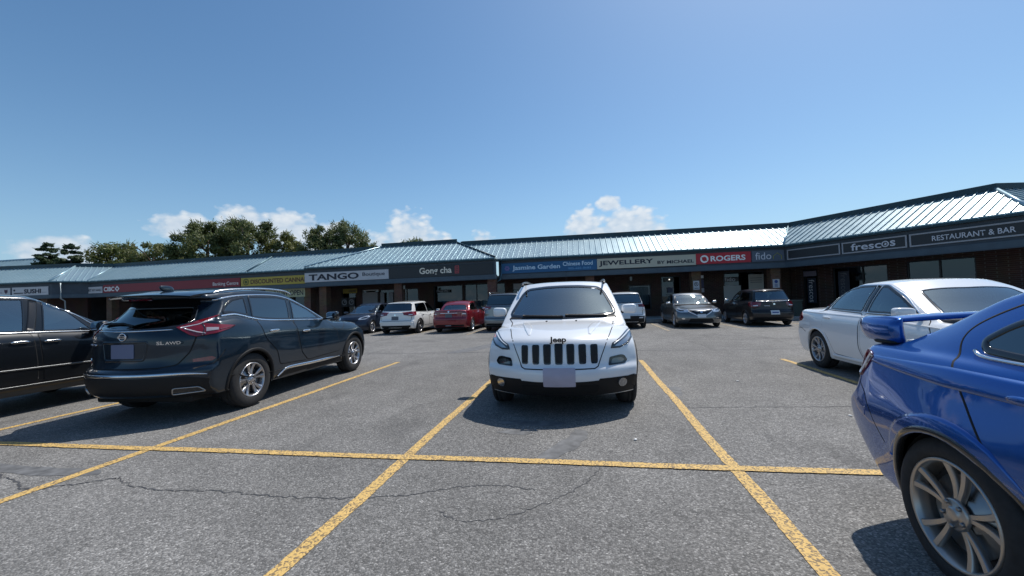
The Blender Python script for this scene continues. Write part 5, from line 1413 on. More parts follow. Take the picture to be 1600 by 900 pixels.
    # grey saloon, nose out
    c = far_car('sedan', 'dark grey sedan parked nose out, with v-shaped grille and swept headlights', 'car', 4.86, 0.915, 1.475, 4.42, 17.0, False, (0.13, 0.14, 0.15), 0.75, kind='sedan', belt=0.98, hood=0.88, cowl=1.2, rf=2.05, rr=3.3, rb=4.15, wb=(0.98, 3.76), wheel=0.325, glass=GL, mirror=mat('mirror_silver', (0.5, 0.5, 0.5), 0.2, 0.9),
                grille=rounded([(-0.08, 0.50), (0.08, 0.50), (0.46, 0.70), (0.50, 0.735), (-0.50, 0.735), (-0.46, 0.70)], 0.03),
                hlamp=[(0.16, 0.52, 0.66), (0.34, 0.80, 0.655), (0.80, 0.90, 0.80), (0.78, 0.88, 0.84), (0.5, 0.82, 0.80), (0.2, 0.58, 0.735)])
    c.ribbon('grille_chrome', [(-0.52, 0.765), (-0.42, 0.66), (-0.12, 0.505), (0, 0.49), (0.12, 0.505), (0.42, 0.66), (0.52, 0.765)], 'F', 0.035, CHROME, off=0.018, depth=0.02)
    c.patch('badge', [(0.05*math.cos(t), 0.66 + 0.045*math.sin(t)) for t in np.linspace(0, 2*math.pi, 12, endpoint=False)], 'F', CHROME, off=0.02, depth=0.01, res=0.05)
    for sy in (1, -1):
        c.ribbon('bonnet_crease', smooth_path([(0.30, sy*0.42), (0.8, sy*0.56), (1.25, sy*0.66)], 4), 'T', 0.06, c.m, off=0.012, depth=0.012, ends=0.25)
        c.patch('fog_light', [(sy*(0.66 + 0.06*math.cos(t)), 0.40 + 0.035*math.sin(t)) for t in np.linspace(0, 2*math.pi, 12, endpoint=False)], 'F', CHROME, off=0.008, depth=0.02, res=0.05)
    # black hatchback
    c = far_car('hatchback', 'black hatchback parked nose in beside the grey sedan, below the accessible parking sign', 'car', 4.30, 0.86, 1.54, 7.12, 17.25, True, (0.010, 0.010, 0.013), 0.2, belt=1.0, hood=0.92, cowl=0.95, rf=1.75, rr=3.45, wb=(0.86, 3.46), wheel=0.31, rake=0.36, gl0=0.06, tz=(0.78, 1.0), tin=0.54, glass=GL, pz=0.56, pchars=True, bz=0.90, mirror=mat('mirror_silver', (0.5, 0.5, 0.5), 0.2, 0.9), style=dict(kind='pair', n=5, rim=0.21, gap=0.3))
    c.ribbon('boot_trim', smooth_path([(-0.62, 1.03), (0, 1.005), (0.62, 1.03)], 4), 'B', 0.02, mat('satin', (0.7, 0.71, 0.72), 0.2, 1.0), off=0.012)
    c.ribbon('badge_trim', [(-0.16, 0.83), (-0.36, 0.835)], 'B', 0.02, CHROME, off=0.01)

# ------------------------------------------------------------------ the strip mall
BO = Vector((-3.0, 24.0, 0.0))
MALL = empty('strip_mall', BO)
tag(MALL, 'long low strip mall with blue-green standing seam metal roof over a shaded storefront canopy', 'building')

def metal_roof_mat():
    m = mat('roof_metal', (0.28, 0.42, 0.48), 0.36, 0.42)
    nt = m.node_tree; N, L = nt.nodes, nt.links; b = N['Principled BSDF']
    tc = N.new('ShaderNodeTexCoord')
    n = N.new('ShaderNodeTexNoise'); n.inputs['Scale'].default_value = 0.9; n.inputs['Detail'].default_value = 8
    mp = N.new('ShaderNodeMapping'); mp.inputs['Scale'].default_value = (3.0, 0.6, 1)
    L.new(tc.outputs['Object'], mp.inputs[0]); L.new(mp.outputs[0], n.inputs['Vector'])
    mr = N.new('ShaderNodeMapRange'); mr.inputs[3].default_value = 0.30; mr.inputs[4].default_value = 0.46
    L.new(n.outputs[0], mr.inputs[0]); L.new(mr.outputs[0], b.inputs['Roughness'])
    mx = N.new('ShaderNodeMix'); mx.data_type = 'RGBA'
    mx.inputs[6].default_value = (0.26, 0.38, 0.43, 1); mx.inputs[7].default_value = (0.35, 0.45, 0.49, 1)
    L.new(n.outputs[0], mx.inputs[0]); L.new(mx.outputs[2], b.inputs['Base Color'])
    return m
ROOF = metal_roof_mat()
RDARK = mat('trim_dark_teal', (0.015, 0.046, 0.060), 0.45, 0.2, noise=(2, 0.2))
FASC = mat('fascia_slate', (0.045, 0.062, 0.082), 0.6, noise=(3, 0.12))
BEAM = mat('beam_slate', (0.055, 0.085, 0.112), 0.55, noise=(3, 0.12))
SOFF = mat('soffit', (0.10, 0.10, 0.10), 0.8)

def brick_mat(name, c1, c2, mortar):
    m = mat(name, c1, 0.9)
    nt = m.node_tree; N, L = nt.nodes, nt.links; b = N['Principled BSDF']
    tc = N.new('ShaderNodeTexCoord'); br = N.new('ShaderNodeTexBrick')
    sep = N.new('ShaderNodeSeparateXYZ'); cb = N.new('ShaderNodeCombineXYZ'); ad = N.new('ShaderNodeMath'); ad.operation = 'ADD'
    L.new(tc.outputs['Object'], sep.inputs[0]); L.new(sep.outputs[0], ad.inputs[0]); L.new(sep.outputs[1], ad.inputs[1])
    L.new(ad.outputs[0], cb.inputs[0]); L.new(sep.outputs[2], cb.inputs[1]); L.new(cb.outputs[0], br.inputs['Vector'])
    br.inputs['Scale'].default_value = 1.0; br.inputs['Brick Width'].default_value = 0.21; br.inputs['Row Height'].default_value = 0.075
    br.inputs['Mortar Size'].default_value = 0.006
    br.inputs['Color1'].default_value = (*c1, 1); br.inputs['Color2'].default_value = (*c2, 1); br.inputs['Mortar'].default_value = (*mortar, 1)
    n = N.new('ShaderNodeTexNoise'); n.inputs['Scale'].default_value = 1.5; n.inputs['Detail'].default_value = 6
    L.new(tc.outputs['Object'], n.inputs['Vector'])
    mx = N.new('ShaderNodeMix'); mx.data_type = 'RGBA'; mx.blend_type = 'MULTIPLY'; mx.inputs[0].default_value = 0.6
    L.new(br.outputs['Color'], mx.inputs[6]); L.new(n.outputs['Color'], mx.inputs[7]); L.new(mx.outputs[2], b.inputs['Base Color'])
    bp = N.new('ShaderNodeBump'); bp.inputs['Strength'].default_value = 0.5; bp.inputs['Distance'].default_value = 0.01
    L.new(br.outputs['Fac'], bp.inputs['Height']); bp.invert = True; L.new(bp.outputs[0], b.inputs['Normal'])
    return m
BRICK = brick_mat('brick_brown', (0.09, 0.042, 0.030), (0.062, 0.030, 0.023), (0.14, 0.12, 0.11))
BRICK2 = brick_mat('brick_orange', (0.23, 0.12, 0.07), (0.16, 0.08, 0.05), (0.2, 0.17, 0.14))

class Sec:
    """one straight run of eave: A to B on plan, at height z; t runs along it, n runs back into the building"""
    def __init__(s, A, B, z=3.64, a=0.0, b=0.0, D=2.15, slope=math.tan(R(28.1)), t0=0.0, t1=None):
        s.A = Vector((A[0], A[1], 0)); s.u = (Vector((B[0], B[1], 0)) - s.A); s.len = s.u.length; s.u.normalize()
        s.n = Vector((-s.u.y, s.u.x, 0)); s.z = z; s.a = a; s.b = b; s.D = D; s.slope = slope
        s.t0 = t0; s.t1 = s.len if t1 is None else t1
    def W(s, t, n, z): return s.A + s.u*t + s.n*n + Vector((0, 0, z)) - BO
    def roof(s, t, n, up=0.0): return s.W(t, n, s.z + s.slope*n) + Vector((0, 0, up))
    def mat4(s, t, n, z):
        """frame on a wall: x along, y up, z towards the car park"""
        p = s.A + s.u*t + s.n*n + Vector((0, 0, z))
        M = Matrix((s.u, Vector((0, 0, 1)), -s.n)).transposed().to_4x4(); M.translation = p
        return M

def clip_poly(poly, lo, hi):
    """clip a (t, n) polygon to lo <= t <= hi"""
    def half(P, sgn, c):
        out = []
        for i in range(len(P)):
            a, b = P[i], P[(i+1) % len(P)]
            da, db = sgn*(a[0]-c), sgn*(b[0]-c)
            if da >= 0: out.append(a)
            if (da >= 0) != (db >= 0):
                k = da/(da-db); out.append((a[0]+(b[0]-a[0])*k, a[1]+(b[1]-a[1])*k))
        return out
    return half(half(poly, 1, lo), -1, hi)

def roof_run(s, step=0.305, lip=0.0, ribs=2, extra=None):
    trap = [(s.t0, -lip), (s.t1, -lip), (s.t1 + s.b*s.D, s.D), (s.t0 + s.a*s.D, s.D)]
    if extra: trap = extra
    lo = min(p[0] for p in trap); hi = max(p[0] for p in trap)
    k = int(math.ceil((hi-lo)/step))
    for i in range(k):
        a = lo + i*step; b = min(a + step, hi)
        pg = clip_poly(trap, a, b)
        if len(pg) < 3: continue
        area = abs(sum(pg[j][0]*pg[(j+1) % len(pg)][1] - pg[(j+1) % len(pg)][0]*pg[j][1] for j in range(len(pg))))/2
        if area < 0.002: continue
        V = [s.roof(t, n, 0.0) for t, n in pg]
        V += [s.roof(t, n, -0.03) for t, n in pg]
        m = len(pg)
        F = [tuple(range(m))] + [(j, m+j, m+(j+1) % m, (j+1) % m) for j in range(m)]
        # standing seam on the left edge, low pencil ribs in the pan
        def bar(t, w, h):
            c = clip_poly(trap, t - w/2, t + w/2)
            if len(c) < 3: return
            ns = [p[1] for p in c]; n0, n1 = min(ns), max(ns)
            if n1 - n0 < 0.08: return
            q = len(V)
            n0 -= 0.012
            for (tt, nn, up) in ((t-w/2, n0, 0), (t-w/2, n0, h), (t+w/2, n0, h), (t+w/2, n0, 0), (t-w/2, n1, 0), (t-w/2, n1, h), (t+w/2, n1, h), (t+w/2, n1, 0)):
                V.append(s.roof(tt, nn, up))
            for f in ((0,1,2,3), (7,6,5,4), (0,4,5,1), (1,5,6,2), (2,6,7,3)): F.append(tuple(q+x for x in f))
        bar(a + 0.018, 0.032, 0.052)
        for r in range(ribs): bar(a + (b-a)*(r+1)/(ribs+1) + 0.01, 0.02, 0.010)
        o = new_mesh_obj('roof_panel', V, F, ROOF, MALL, smooth=False)

def bar_along(name, s, t0, t1, n0, n1, z0, z1, m, slope_ends=(0, 0), bev=0.0, parent=None):
    """box along a section; ends may be skewed on plan by slope * n (mitres)"""
    V = []
    for (t, k) in ((t0, slope_ends[0]), (t1, slope_ends[1])):
        for n in (n0, n1):
            for z in (z0, z1): V.append(s.W(t + k*n, n, z))
    F = [(0,1,3,2), (4,6,7,5), (0,4,5,1), (2,3,7,6), (1,5,7,3), (0,2,6,4)]
    return outward(new_mesh_obj(name, V, F, m, parent or MALL, smooth=False))

CAPM = mat('hip_cap_metal', (0.34, 0.48, 0.54), 0.35, 0.4)
def cap_line(name, p0, p1, m, r=0.05):
    t = MB(); t.tube([p0, p1], r, 8); return t.build(name, m, MALL, smooth=True)

tanh = math.tan
S0 = Sec((-52.0, 19.77), (-34.94, 21.88), a=0, b=-0.317)
S1 = Sec((-34.94, 21.88), (-33.60, 23.10), a=0.317, b=0.41)
S2 = Sec((-33.60, 23.10), (-15.96, 22.40), a=-0.41, b=1.55)
S3 = Sec((-15.96, 21.62), (-4.65, 21.62), a=1.60, b=-1.21, D=2.32)
S4 = Sec((-4.65, 22.40), (9.80, 22.60), a=-1.208, b=0.575)
S5 = Sec((9.80, 22.60), (13.94, 15.632), a=-0.575, b=-0.71)
e5 = S5.A + S5.u*S5.len
S6 = Sec((e5.x, e5.y), (e5.x + 9.8, e5.y + 2.0), a=0.71, b=0)
SECS = [S0, S1, S2, S3, S4, S5, S6]
for s in SECS: roof_run(s, ribs=2 if s in (S4, S5, S6) else 1)
# the returns of the projecting bay (its right and left flanks)
def tri_panel(P):
    n = len(P); V = [Vector(p) - BO for p in P] + [Vector(p) - BO - Vector((0, 0, 0.03)) for p in P]
    F = [tuple(range(n))] + [(j, n+j, n+(j+1) % n, (j+1) % n) for j in range(n)]
    return outward(new_mesh_obj('roof_panel', V, F, ROOF, MALL, smooth=False))
zt3 = 3.64 + S3.slope*S3.D; zt4 = 3.64 + S4.slope*S4.D
tri_panel([(-4.65, 21.62, 3.64), (-4.65, 22.40, 3.64), (-4.65 - 1.208*2.15, 24.55, zt4 + 0.01), (-4.65 - 1.21*2.32, 23.94, zt3)])
tri_panel([(-15.96, 21.62, 3.64), (-15.96 + 1.60*2.32, 23.94, zt3), (-15.96 + 1.55*2.15, 24.55, zt4 + 0.01), (-15.96, 22.40, 3.64)])
# hip and valley caps
cap_line('hip_cap', S3.roof(0, 0, 0.03), S3.roof(1.60*2.32, 2.32, 0.04), CAPM, 0.04)
cap_line('hip_cap', S3.roof(S3.len, 0, 0.03), S3.roof(S3.len - 1.21*2.32, 2.32, 0.04), RDARK, 0.05)
cap_line('hip_cap', S1.roof(0, 0, 0.03), S1.roof(0.317*2.15, 2.15, 0.04), CAPM, 0.06)
cap_line('valley_cap', S1.roof(S1.len, 0, 0.03), S1.roof(S1.len + 0.41*2.15, 2.15, 0.04), CAPM, 0.04)
cap_line('valley_cap', S4.roof(S4.len, 0, 0.03), S4.roof(S4.len + 0.575*2.15, 2.15, 0.05), CAPM, 0.055)
cap_line('hip_cap', S5.roof(S5.len, 0, 0.03), S5.roof(S5.len - 0.71*2.15, 2.15, 0.04), CAPM, 0.06)
cap_line('seam_cap', S2.roof(13.0, 0, 0.05), S2.roof(13.0, 2.15, 0.05), mat('cap_grey', (0.12, 0.2, 0.23), 0.5, 0.5), 0.05)

# ridge band, gutter, fascia, beam, soffit and wall for every run
for s in SECS:
    D = s.D; zr = s.z + s.slope*D
    sk = (s.a, s.b)
    full = s in (S4, S5)
    bar_along('ridge_band', s, s.t0, s.t1, D - 0.03, D + 0.12, zr - 0.02, zr + (0.24 if s is not S3 else 0.22), RDARK, sk)
    gm = (s.a if s in (S1, S6) else 0, s.b if s in (S0, S5) else 0)
    c0 = {1: 0.317, 2: -0.41, 5: -0.575, 6: 0.71}.get(SECS.index(s), 0); c1 = {0: -0.317, 1: 0.41, 4: 0.575, 5: -0.71}.get(SECS.index(s), 0)
    bar_along('gutter', s, s.t0, s.t1, -0.02, 0.12, s.z - 0.135, s.z - 0.032, RDARK, (c0, c1))
    bar_along('gutter_lip', s, s.t0, s.t1, -0.035, -0.02, s.z - 0.058, s.z - 0.036, mat('lip_metal', (0.10, 0.2, 0.24), 0.4, 0.6), (c0, c1))
    bar_along('fascia', s, s.t0, s.t1, 0.16, 0.30, 2.74, s.z - 0.05, FASC, (c0, c1))
    bar_along('beam', s, s.t0, s.t1, 0.10, 0.42, 2.50, 2.742, BEAM, (c0, c1))
    bar_along('beam_lip', s, s.t0, s.t1, 0.08, 0.12, 2.485, 2.515, FASC, (c0, c1))
    bar_along('soffit', s, s.t0, s.t1, 0.42, 2.55, 2.60, 2.66, SOFF, (c0, c1))
# returns of the projecting bay below its eaves
for (x, s_) in ((-4.65, 1), (-15.96, -1)):
    for (nm, z0, z1, dx, m_) in (('fascia', 2.742, 3.60, 0.16, FASC), ('beam', 2.50, 2.74, 0.10, BEAM), ('gutter', 3.50, 3.605, -0.02, RDARK)):
        mb = MB(); a = x - s_*dx; b = x - s_*(dx + 0.12)
        mb.box((min(a, b) - BO.x, 21.79 - BO.y + (0 if nm != 'gutter' else -0.03), z0), (max(a, b) - BO.x, 22.62 - BO.y, z1)); mb.build(nm, m_, MALL)
# pale blocks added below the eave to give its row of dashed highlights
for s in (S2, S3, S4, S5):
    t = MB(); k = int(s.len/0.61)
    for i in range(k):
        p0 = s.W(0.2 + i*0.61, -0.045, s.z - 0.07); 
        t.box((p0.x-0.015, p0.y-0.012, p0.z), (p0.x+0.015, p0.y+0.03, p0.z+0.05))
    o = t.build('eave_highlight', CAPM, MALL); o['kind'] = 'stuff'
# flat roof behind
mb = MB()
pts = []
for s in (S0, S1, S2):
    pts.append(s.W(s.t0 + s.a*s.D, s.D + 0.1, 4.72)); pts.append(s.W(s.t1 + s.b*s.D, s.D + 0.1, 4.72))
pts = [S0.W(0, 2.2, 4.72), S1.W(0.6, 2.2, 4.72), S2.W(-0.9, 2.2, 4.72), S2.W(19.5, 2.2, 4.72), S4.W(-1, 2.2, 4.72), S4.W(15.7, 2.2, 4.72), S5.W(6.5, 2.2, 4.72), S6.W(9.9, 2.2, 4.72)]
back = [Vector((34, 34, 4.72)) - BO, Vector((-58, 38, 4.72)) - BO]
V = pts + back
new_mesh_obj('roof_deck', V, [tuple(range(len(V)))], mat('roof_membrane', (0.12, 0.12, 0.12), 0.9), MALL, smooth=False)

# ---- ground-floor walls, piers, windows and doors
SHOPGL = glass_mat('shop_glass', (0.22, 0.26, 0.27), 0.06, 0.01)
FRM = mat('window_frame_dark', (0.03, 0.032, 0.036), 0.4, 0.5)
FRL = mat('window_frame_light', (0.35, 0.35, 0.34), 0.4, 0.6)
INT = mat('shop_interior', (0.05, 0.045, 0.045), 0.9, noise=(0.8, 0.5))
WALLN = 2.5
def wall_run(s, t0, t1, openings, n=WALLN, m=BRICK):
    """openings: (ta, tb, za, zb, kind, mullions)"""
    cur = t0
    for (ta, tb, za, zb, kind, mul) in sorted(openings):
        if ta > cur: bar_along('wall', s, cur, ta, n, n + 0.25, 0.12, 2.62, m)
        if za > 0.13: bar_along('wall', s, ta, tb, n, n + 0.25, 0.12, za, m)
        if zb < 2.6: bar_along('wall', s, ta, tb, n, n + 0.25, zb, 2.62, m)
        fr = FRL if kind == 'light' else FRM
        nm = 'door' if kind == 'door' else 'window'
        w = bar_along(nm, s, ta, tb, n + 0.06, n + 0.14, zb - 0.06, zb, fr)
        fb = MB()
        xs = [ta] + [ta + (tb-ta)*q for q in mul] + [tb]
        for i, x in enumerate(xs):
            a = x if i == 0 else x - 0.03; b = x + 0.06 if i == 0 else x + 0.03
            if i == len(xs)-1: a, b = x - 0.06, x
            q0 = len(fb.v)
            P = [s.W(tt, nn, zz) for tt in (a, b) for nn in (n + 0.062, n + 0.138) for zz in (za, zb - 0.06)]
            fb.add(P, [(0,1,3,2), (4,6,7,5), (0,4,5,1), (2,3,7,6), (1,5,7,3), (0,2,6,4)])
        P = [s.W(tt, nn, zz) for tt in (ta + 0.06, tb - 0.06) for nn in (n + 0.064, n + 0.136) for zz in (za, za + (0.22 if kind == 'door' else 0.06))]
        fb.add(P, [(0,1,3,2), (4,6,7,5), (0,4,5,1), (2,3,7,6), (1,5,7,3), (0,2,6,4)])
        outward(fb.build('frame', fr, w))
        V = [s.W(ta, n + 0.10, za), s.W(tb, n + 0.10, za), s.W(tb, n + 0.10, zb), s.W(ta, n + 0.10, zb)]
        new_mesh_obj('pane', V, [(0, 1, 2, 3)], SHOPGL, w, smooth=False)
        if kind == 'door':
            h = MB(); xm = tb - 0.14
            h.tube([s.W(xm, n + 0.03, 1.0), s.W(xm, n + 0.03, 1.35)], 0.015, 6); h.build('handle', CHROME, w)
        cur = tb
    if cur < t1: bar_along('wall', s, cur, t1, n, n + 0.25, 0.12, 2.62, m)
    i = SECS.index(s)*0.012
    el = 0 if s in (S6, S5) else 1; er = 0 if s in (S0, S4, S5) else 1
    bar_along('shop_floor', s, t0 - el, t1 + er, n + 0.25, n + 7.0, 0.09 - i*0.5, 0.15 - i*0.5, INT)
    bar_along('shop_back_wall', s, t0 - el, t1 + er, n + 5.9, n + 6.0, 0.16, 2.9, INT)
    bar_along('shop_ceiling', s, t0 - el, t1 + er, n - 0.1, n + 9.0, 2.67 + i, 2.78 + i, INT)
    for tt in (t0 - 0.9*el, t1 - 0.1 + 0.9*er): bar_along('shop_side_wall', s, tt, tt + 0.1, n + 0.26, n + 6.0, 0.16, 2.9, INT)

wall_run(S0, 2.0, 17.0, [(5, 8, 0.5, 2.4, 'win', (0.5,)), (9, 12.5, 0.5, 2.4, 'win', (0.5,)), (13.2, 14.2, 0.14, 2.3, 'door', ())])
wall_run(S2, -1.0, 17.6, [(0.5, 3.6, 0.5, 2.4, 'win', (0.5,)), (4.4, 5.4, 0.14, 2.3, 'door', ()), (6.2, 9.6, 0.5, 2.4, 'win', (0.33, 0.66)), (10.4, 12.0, 0.5, 2.4, 'win', (0.5,)), (12.6, 13.6, 0.14, 2.3, 'door', ()), (14.2, 16.9, 0.5, 2.4, 'win', (0.5,))])
wall_run(S3, -1.6, 11.35, [(0.3, 1.3, 0.14, 2.3, 'door', ()), (1.75, 2.9, 0.8, 2.3, 'light', ()), (2.95, 3.95, 0.14, 2.3, 'door', ()), (4.0, 5.6, 0.7, 2.3, 'win', (0.5,)), (6.6, 8.5, 0.6, 2.4, 'win', ()), (8.6, 11.2, 0.3, 2.45, 'win', (0.3, 0.78))], n=3.25)
wall_run(S4, 0.0, 15.95, [(0.35, 1.0, 1.2, 2.35, 'win', ()), (1.6, 4.4, 0.6, 2.3, 'win', (0.5,)), (7.2, 8.45, 0.5, 1.95, 'win', ()), (9.0, 10.1, 0.14, 2.4, 'door', ()), (12.4, 14.5, 0.5, 2.5, 'win', ())])
wall_run(S5, -1.4, 8.2, [(-0.75, 0.0, 0.14, 2.42, 'door', ()), (0.72, 3.02, 0.7, 2.40, 'win', (0.56,)), (3.69, 5.85, 0.7, 2.43, 'win', (0.5,))], n=2.35)
wall_run(S6, 1.8, 9.8, [(2.0, 5.0, 0.7, 2.4, 'win', (0.5,))])

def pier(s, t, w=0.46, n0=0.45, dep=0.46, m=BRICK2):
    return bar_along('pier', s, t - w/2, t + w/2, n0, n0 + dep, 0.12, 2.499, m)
for s, ts in ((S2, (1.2, 6.6, 12.0, 16.9)), (S3, (0.85, 5.55, 10.98)), (S4, (4.95, 10.4, 14.2)), (S0, (5.0, 10.5, 16.2)), (S6, (3.0, 8.0))):
    for t in ts: pier(s, t)

# downspouts
def downspout(pts, m):
    t = MB(); t.tube([Vector(p) - BO for p in pts], 0.04, 8); t.build('downspout', m, MALL, smooth=True)
DSL = mat('downspout_light', (0.45, 0.52, 0.55), 0.4, 0.3)
p = S1.A + S1.u*0.55
downspout([(p.x, p.y - 0.05, 3.5), (p.x, p.y - 0.05, 2.45), (p.x - 0.12, p.y + 0.25, 2.30), (p.x - 0.12, p.y + 0.35, 0.2)], DSL)
downspout([(-4.50, 22.50, 3.5), (-4.50, 22.50, 2.78), (-4.52, 22.44, 2.72), (-4.52, 22.44, 2.50), (-4.85, 22.62, 2.36), (-4.95, 22.78, 2.3), (-4.95, 22.80, 0.2)], mat('downspout_blue', (0.10, 0.19, 0.25), 0.45, 0.3))

# ---- signs on the fascia
def sign_empty(s, t, z, label, cat='sign', group=None, name='shop_sign'):
    M = s.mat4(t, 0.16, z)
    o = bpy.data.objects.new(name, None); COL.objects.link(o); o.matrix_world = M
    tag(o, label, cat, group or ('signs on the canopy fascia' if name == 'shop_sign' else None)); return o
def board(parent, x0, x1, y0, y1, m, z0=-0.0, z1=0.05, name='board'):
    mb = MB(); mb.box((x0, y0, z0), (x1, y1, z1), bev=0.006); return mb.build(name, m, parent)
def fit_text(parent, s, x0, x1, y0, y1, m, z=0.056, bold=0.0, ext=0.004, name='lettering', slant=0.0, space=1.0, rot=0):
    o = text_obj(name, s, 1.0, m, parent, ext=0, bold=bold, space=space, shear=slant)
    me = o.data
    co = np.empty(len(me.vertices)*3); me.vertices.foreach_get('co', co); co = co.reshape(-1, 3)
    mn, mx = co.min(0), co.max(0)
    if rot:
        co = np.stack([co[:, 1], -co[:, 0], co[:, 2]], 1) if rot < 0 else np.stack([-co[:, 1], co[:, 0], co[:, 2]], 1)
        mn, mx = co.min(0), co.max(0)
    co[:, 0] = x0 + (co[:, 0]-mn[0])/(mx[0]-mn[0])*(x1-x0); co[:, 1] = y0 + (co[:, 1]-mn[1])/(mx[1]-mn[1])*(y1-y0); co[:, 2] = z
    me.vertices.foreach_set('co', co.ravel()); me.update()
    return o
def disc(parent, x, y, r, m, z=0.058, name='emblem', r0=0.0, n=20, ph=0.0, sy=1.0):
    V = []; F = []
    for i in range(n):
        a = ph + 2*math.pi*i/n
        V.append((x + r*math.cos(a), y + sy*r*math.sin(a), z)); V.append((x + r0*math.cos(a), y + sy*r0*math.sin(a), z))
    for i in range(n): F.append((2*i+1, 2*i, 2*((i+1) % n), 2*((i+1) % n)+1))
    return new_mesh_obj(name, V, F, m, parent, smooth=False)
SW = mat('sign_white', (0.52, 0.52, 0.54), 0.5, noise=(1.5, 0.06))
SCR = mat('sign_cream', (0.48, 0.46, 0.37), 0.5, noise=(1.5, 0.06))
SRED = mat('sign_red', (0.22, 0.008, 0.022), 0.45)
SRED2 = mat('sign_rogers_red', (0.46, 0.010, 0.026), 0.45)
SYEL = mat('sign_yellow', (0.46, 0.35, 0.05), 0.5)
SBLUE = mat('sign_blue', (0.008, 0.10, 0.24), 0.45)
SBLK = mat('sign_black', (0.012, 0.016, 0.022), 0.4)
INK = mat('ink_black', (0.012, 0.014, 0.03), 0.5)
WH = mat('letter_white', (0.85, 0.85, 0.83), 0.5)
BROWN = mat('letter_brown', (0.10, 0.03, 0.015), 0.5)

# white shield sign and sushi sign
o = sign_empty(S0, 13.2, 2.76, 'white shop sign with a dark shield mark, leftmost sign on the canopy')
board(o, -1.0, 1.02, 0, 0.53, SW)
V = [(0.62, 0.42, 0.056), (0.74, 0.39, 0.056), (0.86, 0.42, 0.056), (0.85, 0.24, 0.056), (0.74, 0.12, 0.056), (0.63, 0.24, 0.056)]
new_mesh_obj('emblem', V, [tuple(range(6))[::-1]], mat('shield_plum', (0.05, 0.01, 0.04), 0.5), o, smooth=False)
board(o, -0.8, 0.45, 0.2, 0.24, mat('ink_grey', (0.25, 0.22, 0.26), 0.5), 0.04, 0.054, 'rule_line')
o = sign_empty(S0, 15.64, 2.74, 'white sushi restaurant sign with bold black capitals, beside the shield sign')
board(o, -1.28, 1.28, 0, 0.56, SW)
fit_text(o, 'SUSHI', -0.42, 0.80, 0.12, 0.42, INK, bold=0.045)
board(o, -1.15, -0.48, 0.13, 0.20, INK, 0.04, 0.055, 'rule_line'); board(o, 0.86, 1.18, 0.17, 0.19, INK, 0.04, 0.055, 'rule_line')
disc(o, -1.10, 0.36, 0.07, INK)
# gourmet sign, red bank sign
o = sign_empty(S2, 0.13, 2.77, 'small white sign with one line of dark lettering, left of the red bank sign')
board(o, -0.98, 0.98, 0, 0.44, SW)
fit_text(o, 'GOURMET NY NAILS', -0.92, 0.92, 0.13, 0.29, INK, bold=0.02)
o = sign_empty(S2, 6.77, 2.76, 'long dark red bank sign with white initials at its left end')
board(o, -5.58, 5.58, 0, 0.55, SRED)
fit_text(o, 'CIBC', -5.50, -4.58, 0.10, 0.40, WH, bold=0.03)
disc(o, -4.33, 0.25, 0.20, WH, r0=0.10, n=4)
fit_text(o, 'Banking Centre', 3.52, 5.46, 0.06, 0.34, WH)
# yellow cannabis sign and banner
o = sign_empty(S2, 14.72, 2.76, 'yellow cannabis shop sign with dark brown capitals')
board(o, -2.30, 2.30, 0, 0.52, SYEL)
disc(o, -1.92, 0.26, 0.21, mat('leaf_olive', (0.30, 0.20, 0.02), 0.5))
disc(o, -1.92, 0.26, 0.15, SYEL, z=0.060, r0=0.10)
fit_text(o, 'DISCOUNTED CANNABIS', -1.58, 2.72, 0.12, 0.40, BROWN, bold=0.03)
# the last letters are covered by the next sign, which stands proud
o = sign_empty(S2, 15.32, 1.98, 'pale banner reading now open hung under the canopy, behind the teal SUV', 'banner', name='hanging_banner')
board(o, -1.42, 1.42, 0, 0.54, mat('banner_pale', (0.42, 0.44, 0.28), 0.7), -0.30, -0.28)
fit_text(o, 'NOW OPEN', -0.75, 1.30, 0.10, 0.42, INK, z=-0.276, bold=0.02)
for x in (-1.3, 1.3): t = MB(); t.tube([(x, 0.54, -0.29), (x, 0.62, -0.29)], 0.008, 6); t.build('cord', BLACKP, o)
# tango and gong cha
o = sign_empty(S3, 2.58, 2.76, 'white boutique sign with wide dark navy capitals')
board(o, -2.62, 2.60, 0, 0.54, SW, -0.02, 0.07)
fit_text(o, 'TANGO', -2.35, 0.80, 0.09, 0.45, INK, z=0.076, bold=0.035)
fit_text(o, 'Boutique', 1.02, 2.38, 0.16, 0.42, INK, z=0.076, bold=0.015)
o = sign_empty(S3, 8.18, 2.76, 'black bubble tea shop sign with cream serif letters and small red emblem')
board(o, -2.98, 2.98, 0, 0.60, SBLK)
fit_text(o, 'Gong cha', -1.18, 0.68, 0.07, 0.52, mat('letter_cream', (0.80, 0.74, 0.62), 0.5), bold=0.02)
mk = board(o, 0.86, 1.10, 0.13, 0.55, mat('emblem_red', (0.45, 0.06, 0.07), 0.5), 0.045, 0.058, 'emblem')
board(mk, 0.90, 1.06, 0.17, 0.51, SBLK, 0.055, 0.061, 'emblem_field')
for k in range(3): board(mk, 0.92, 1.04, 0.20 + k*0.10, 0.25 + k*0.10, mat('emblem_red', (0.45, 0.06, 0.07), 0.5), 0.06, 0.064, 'emblem_stroke')
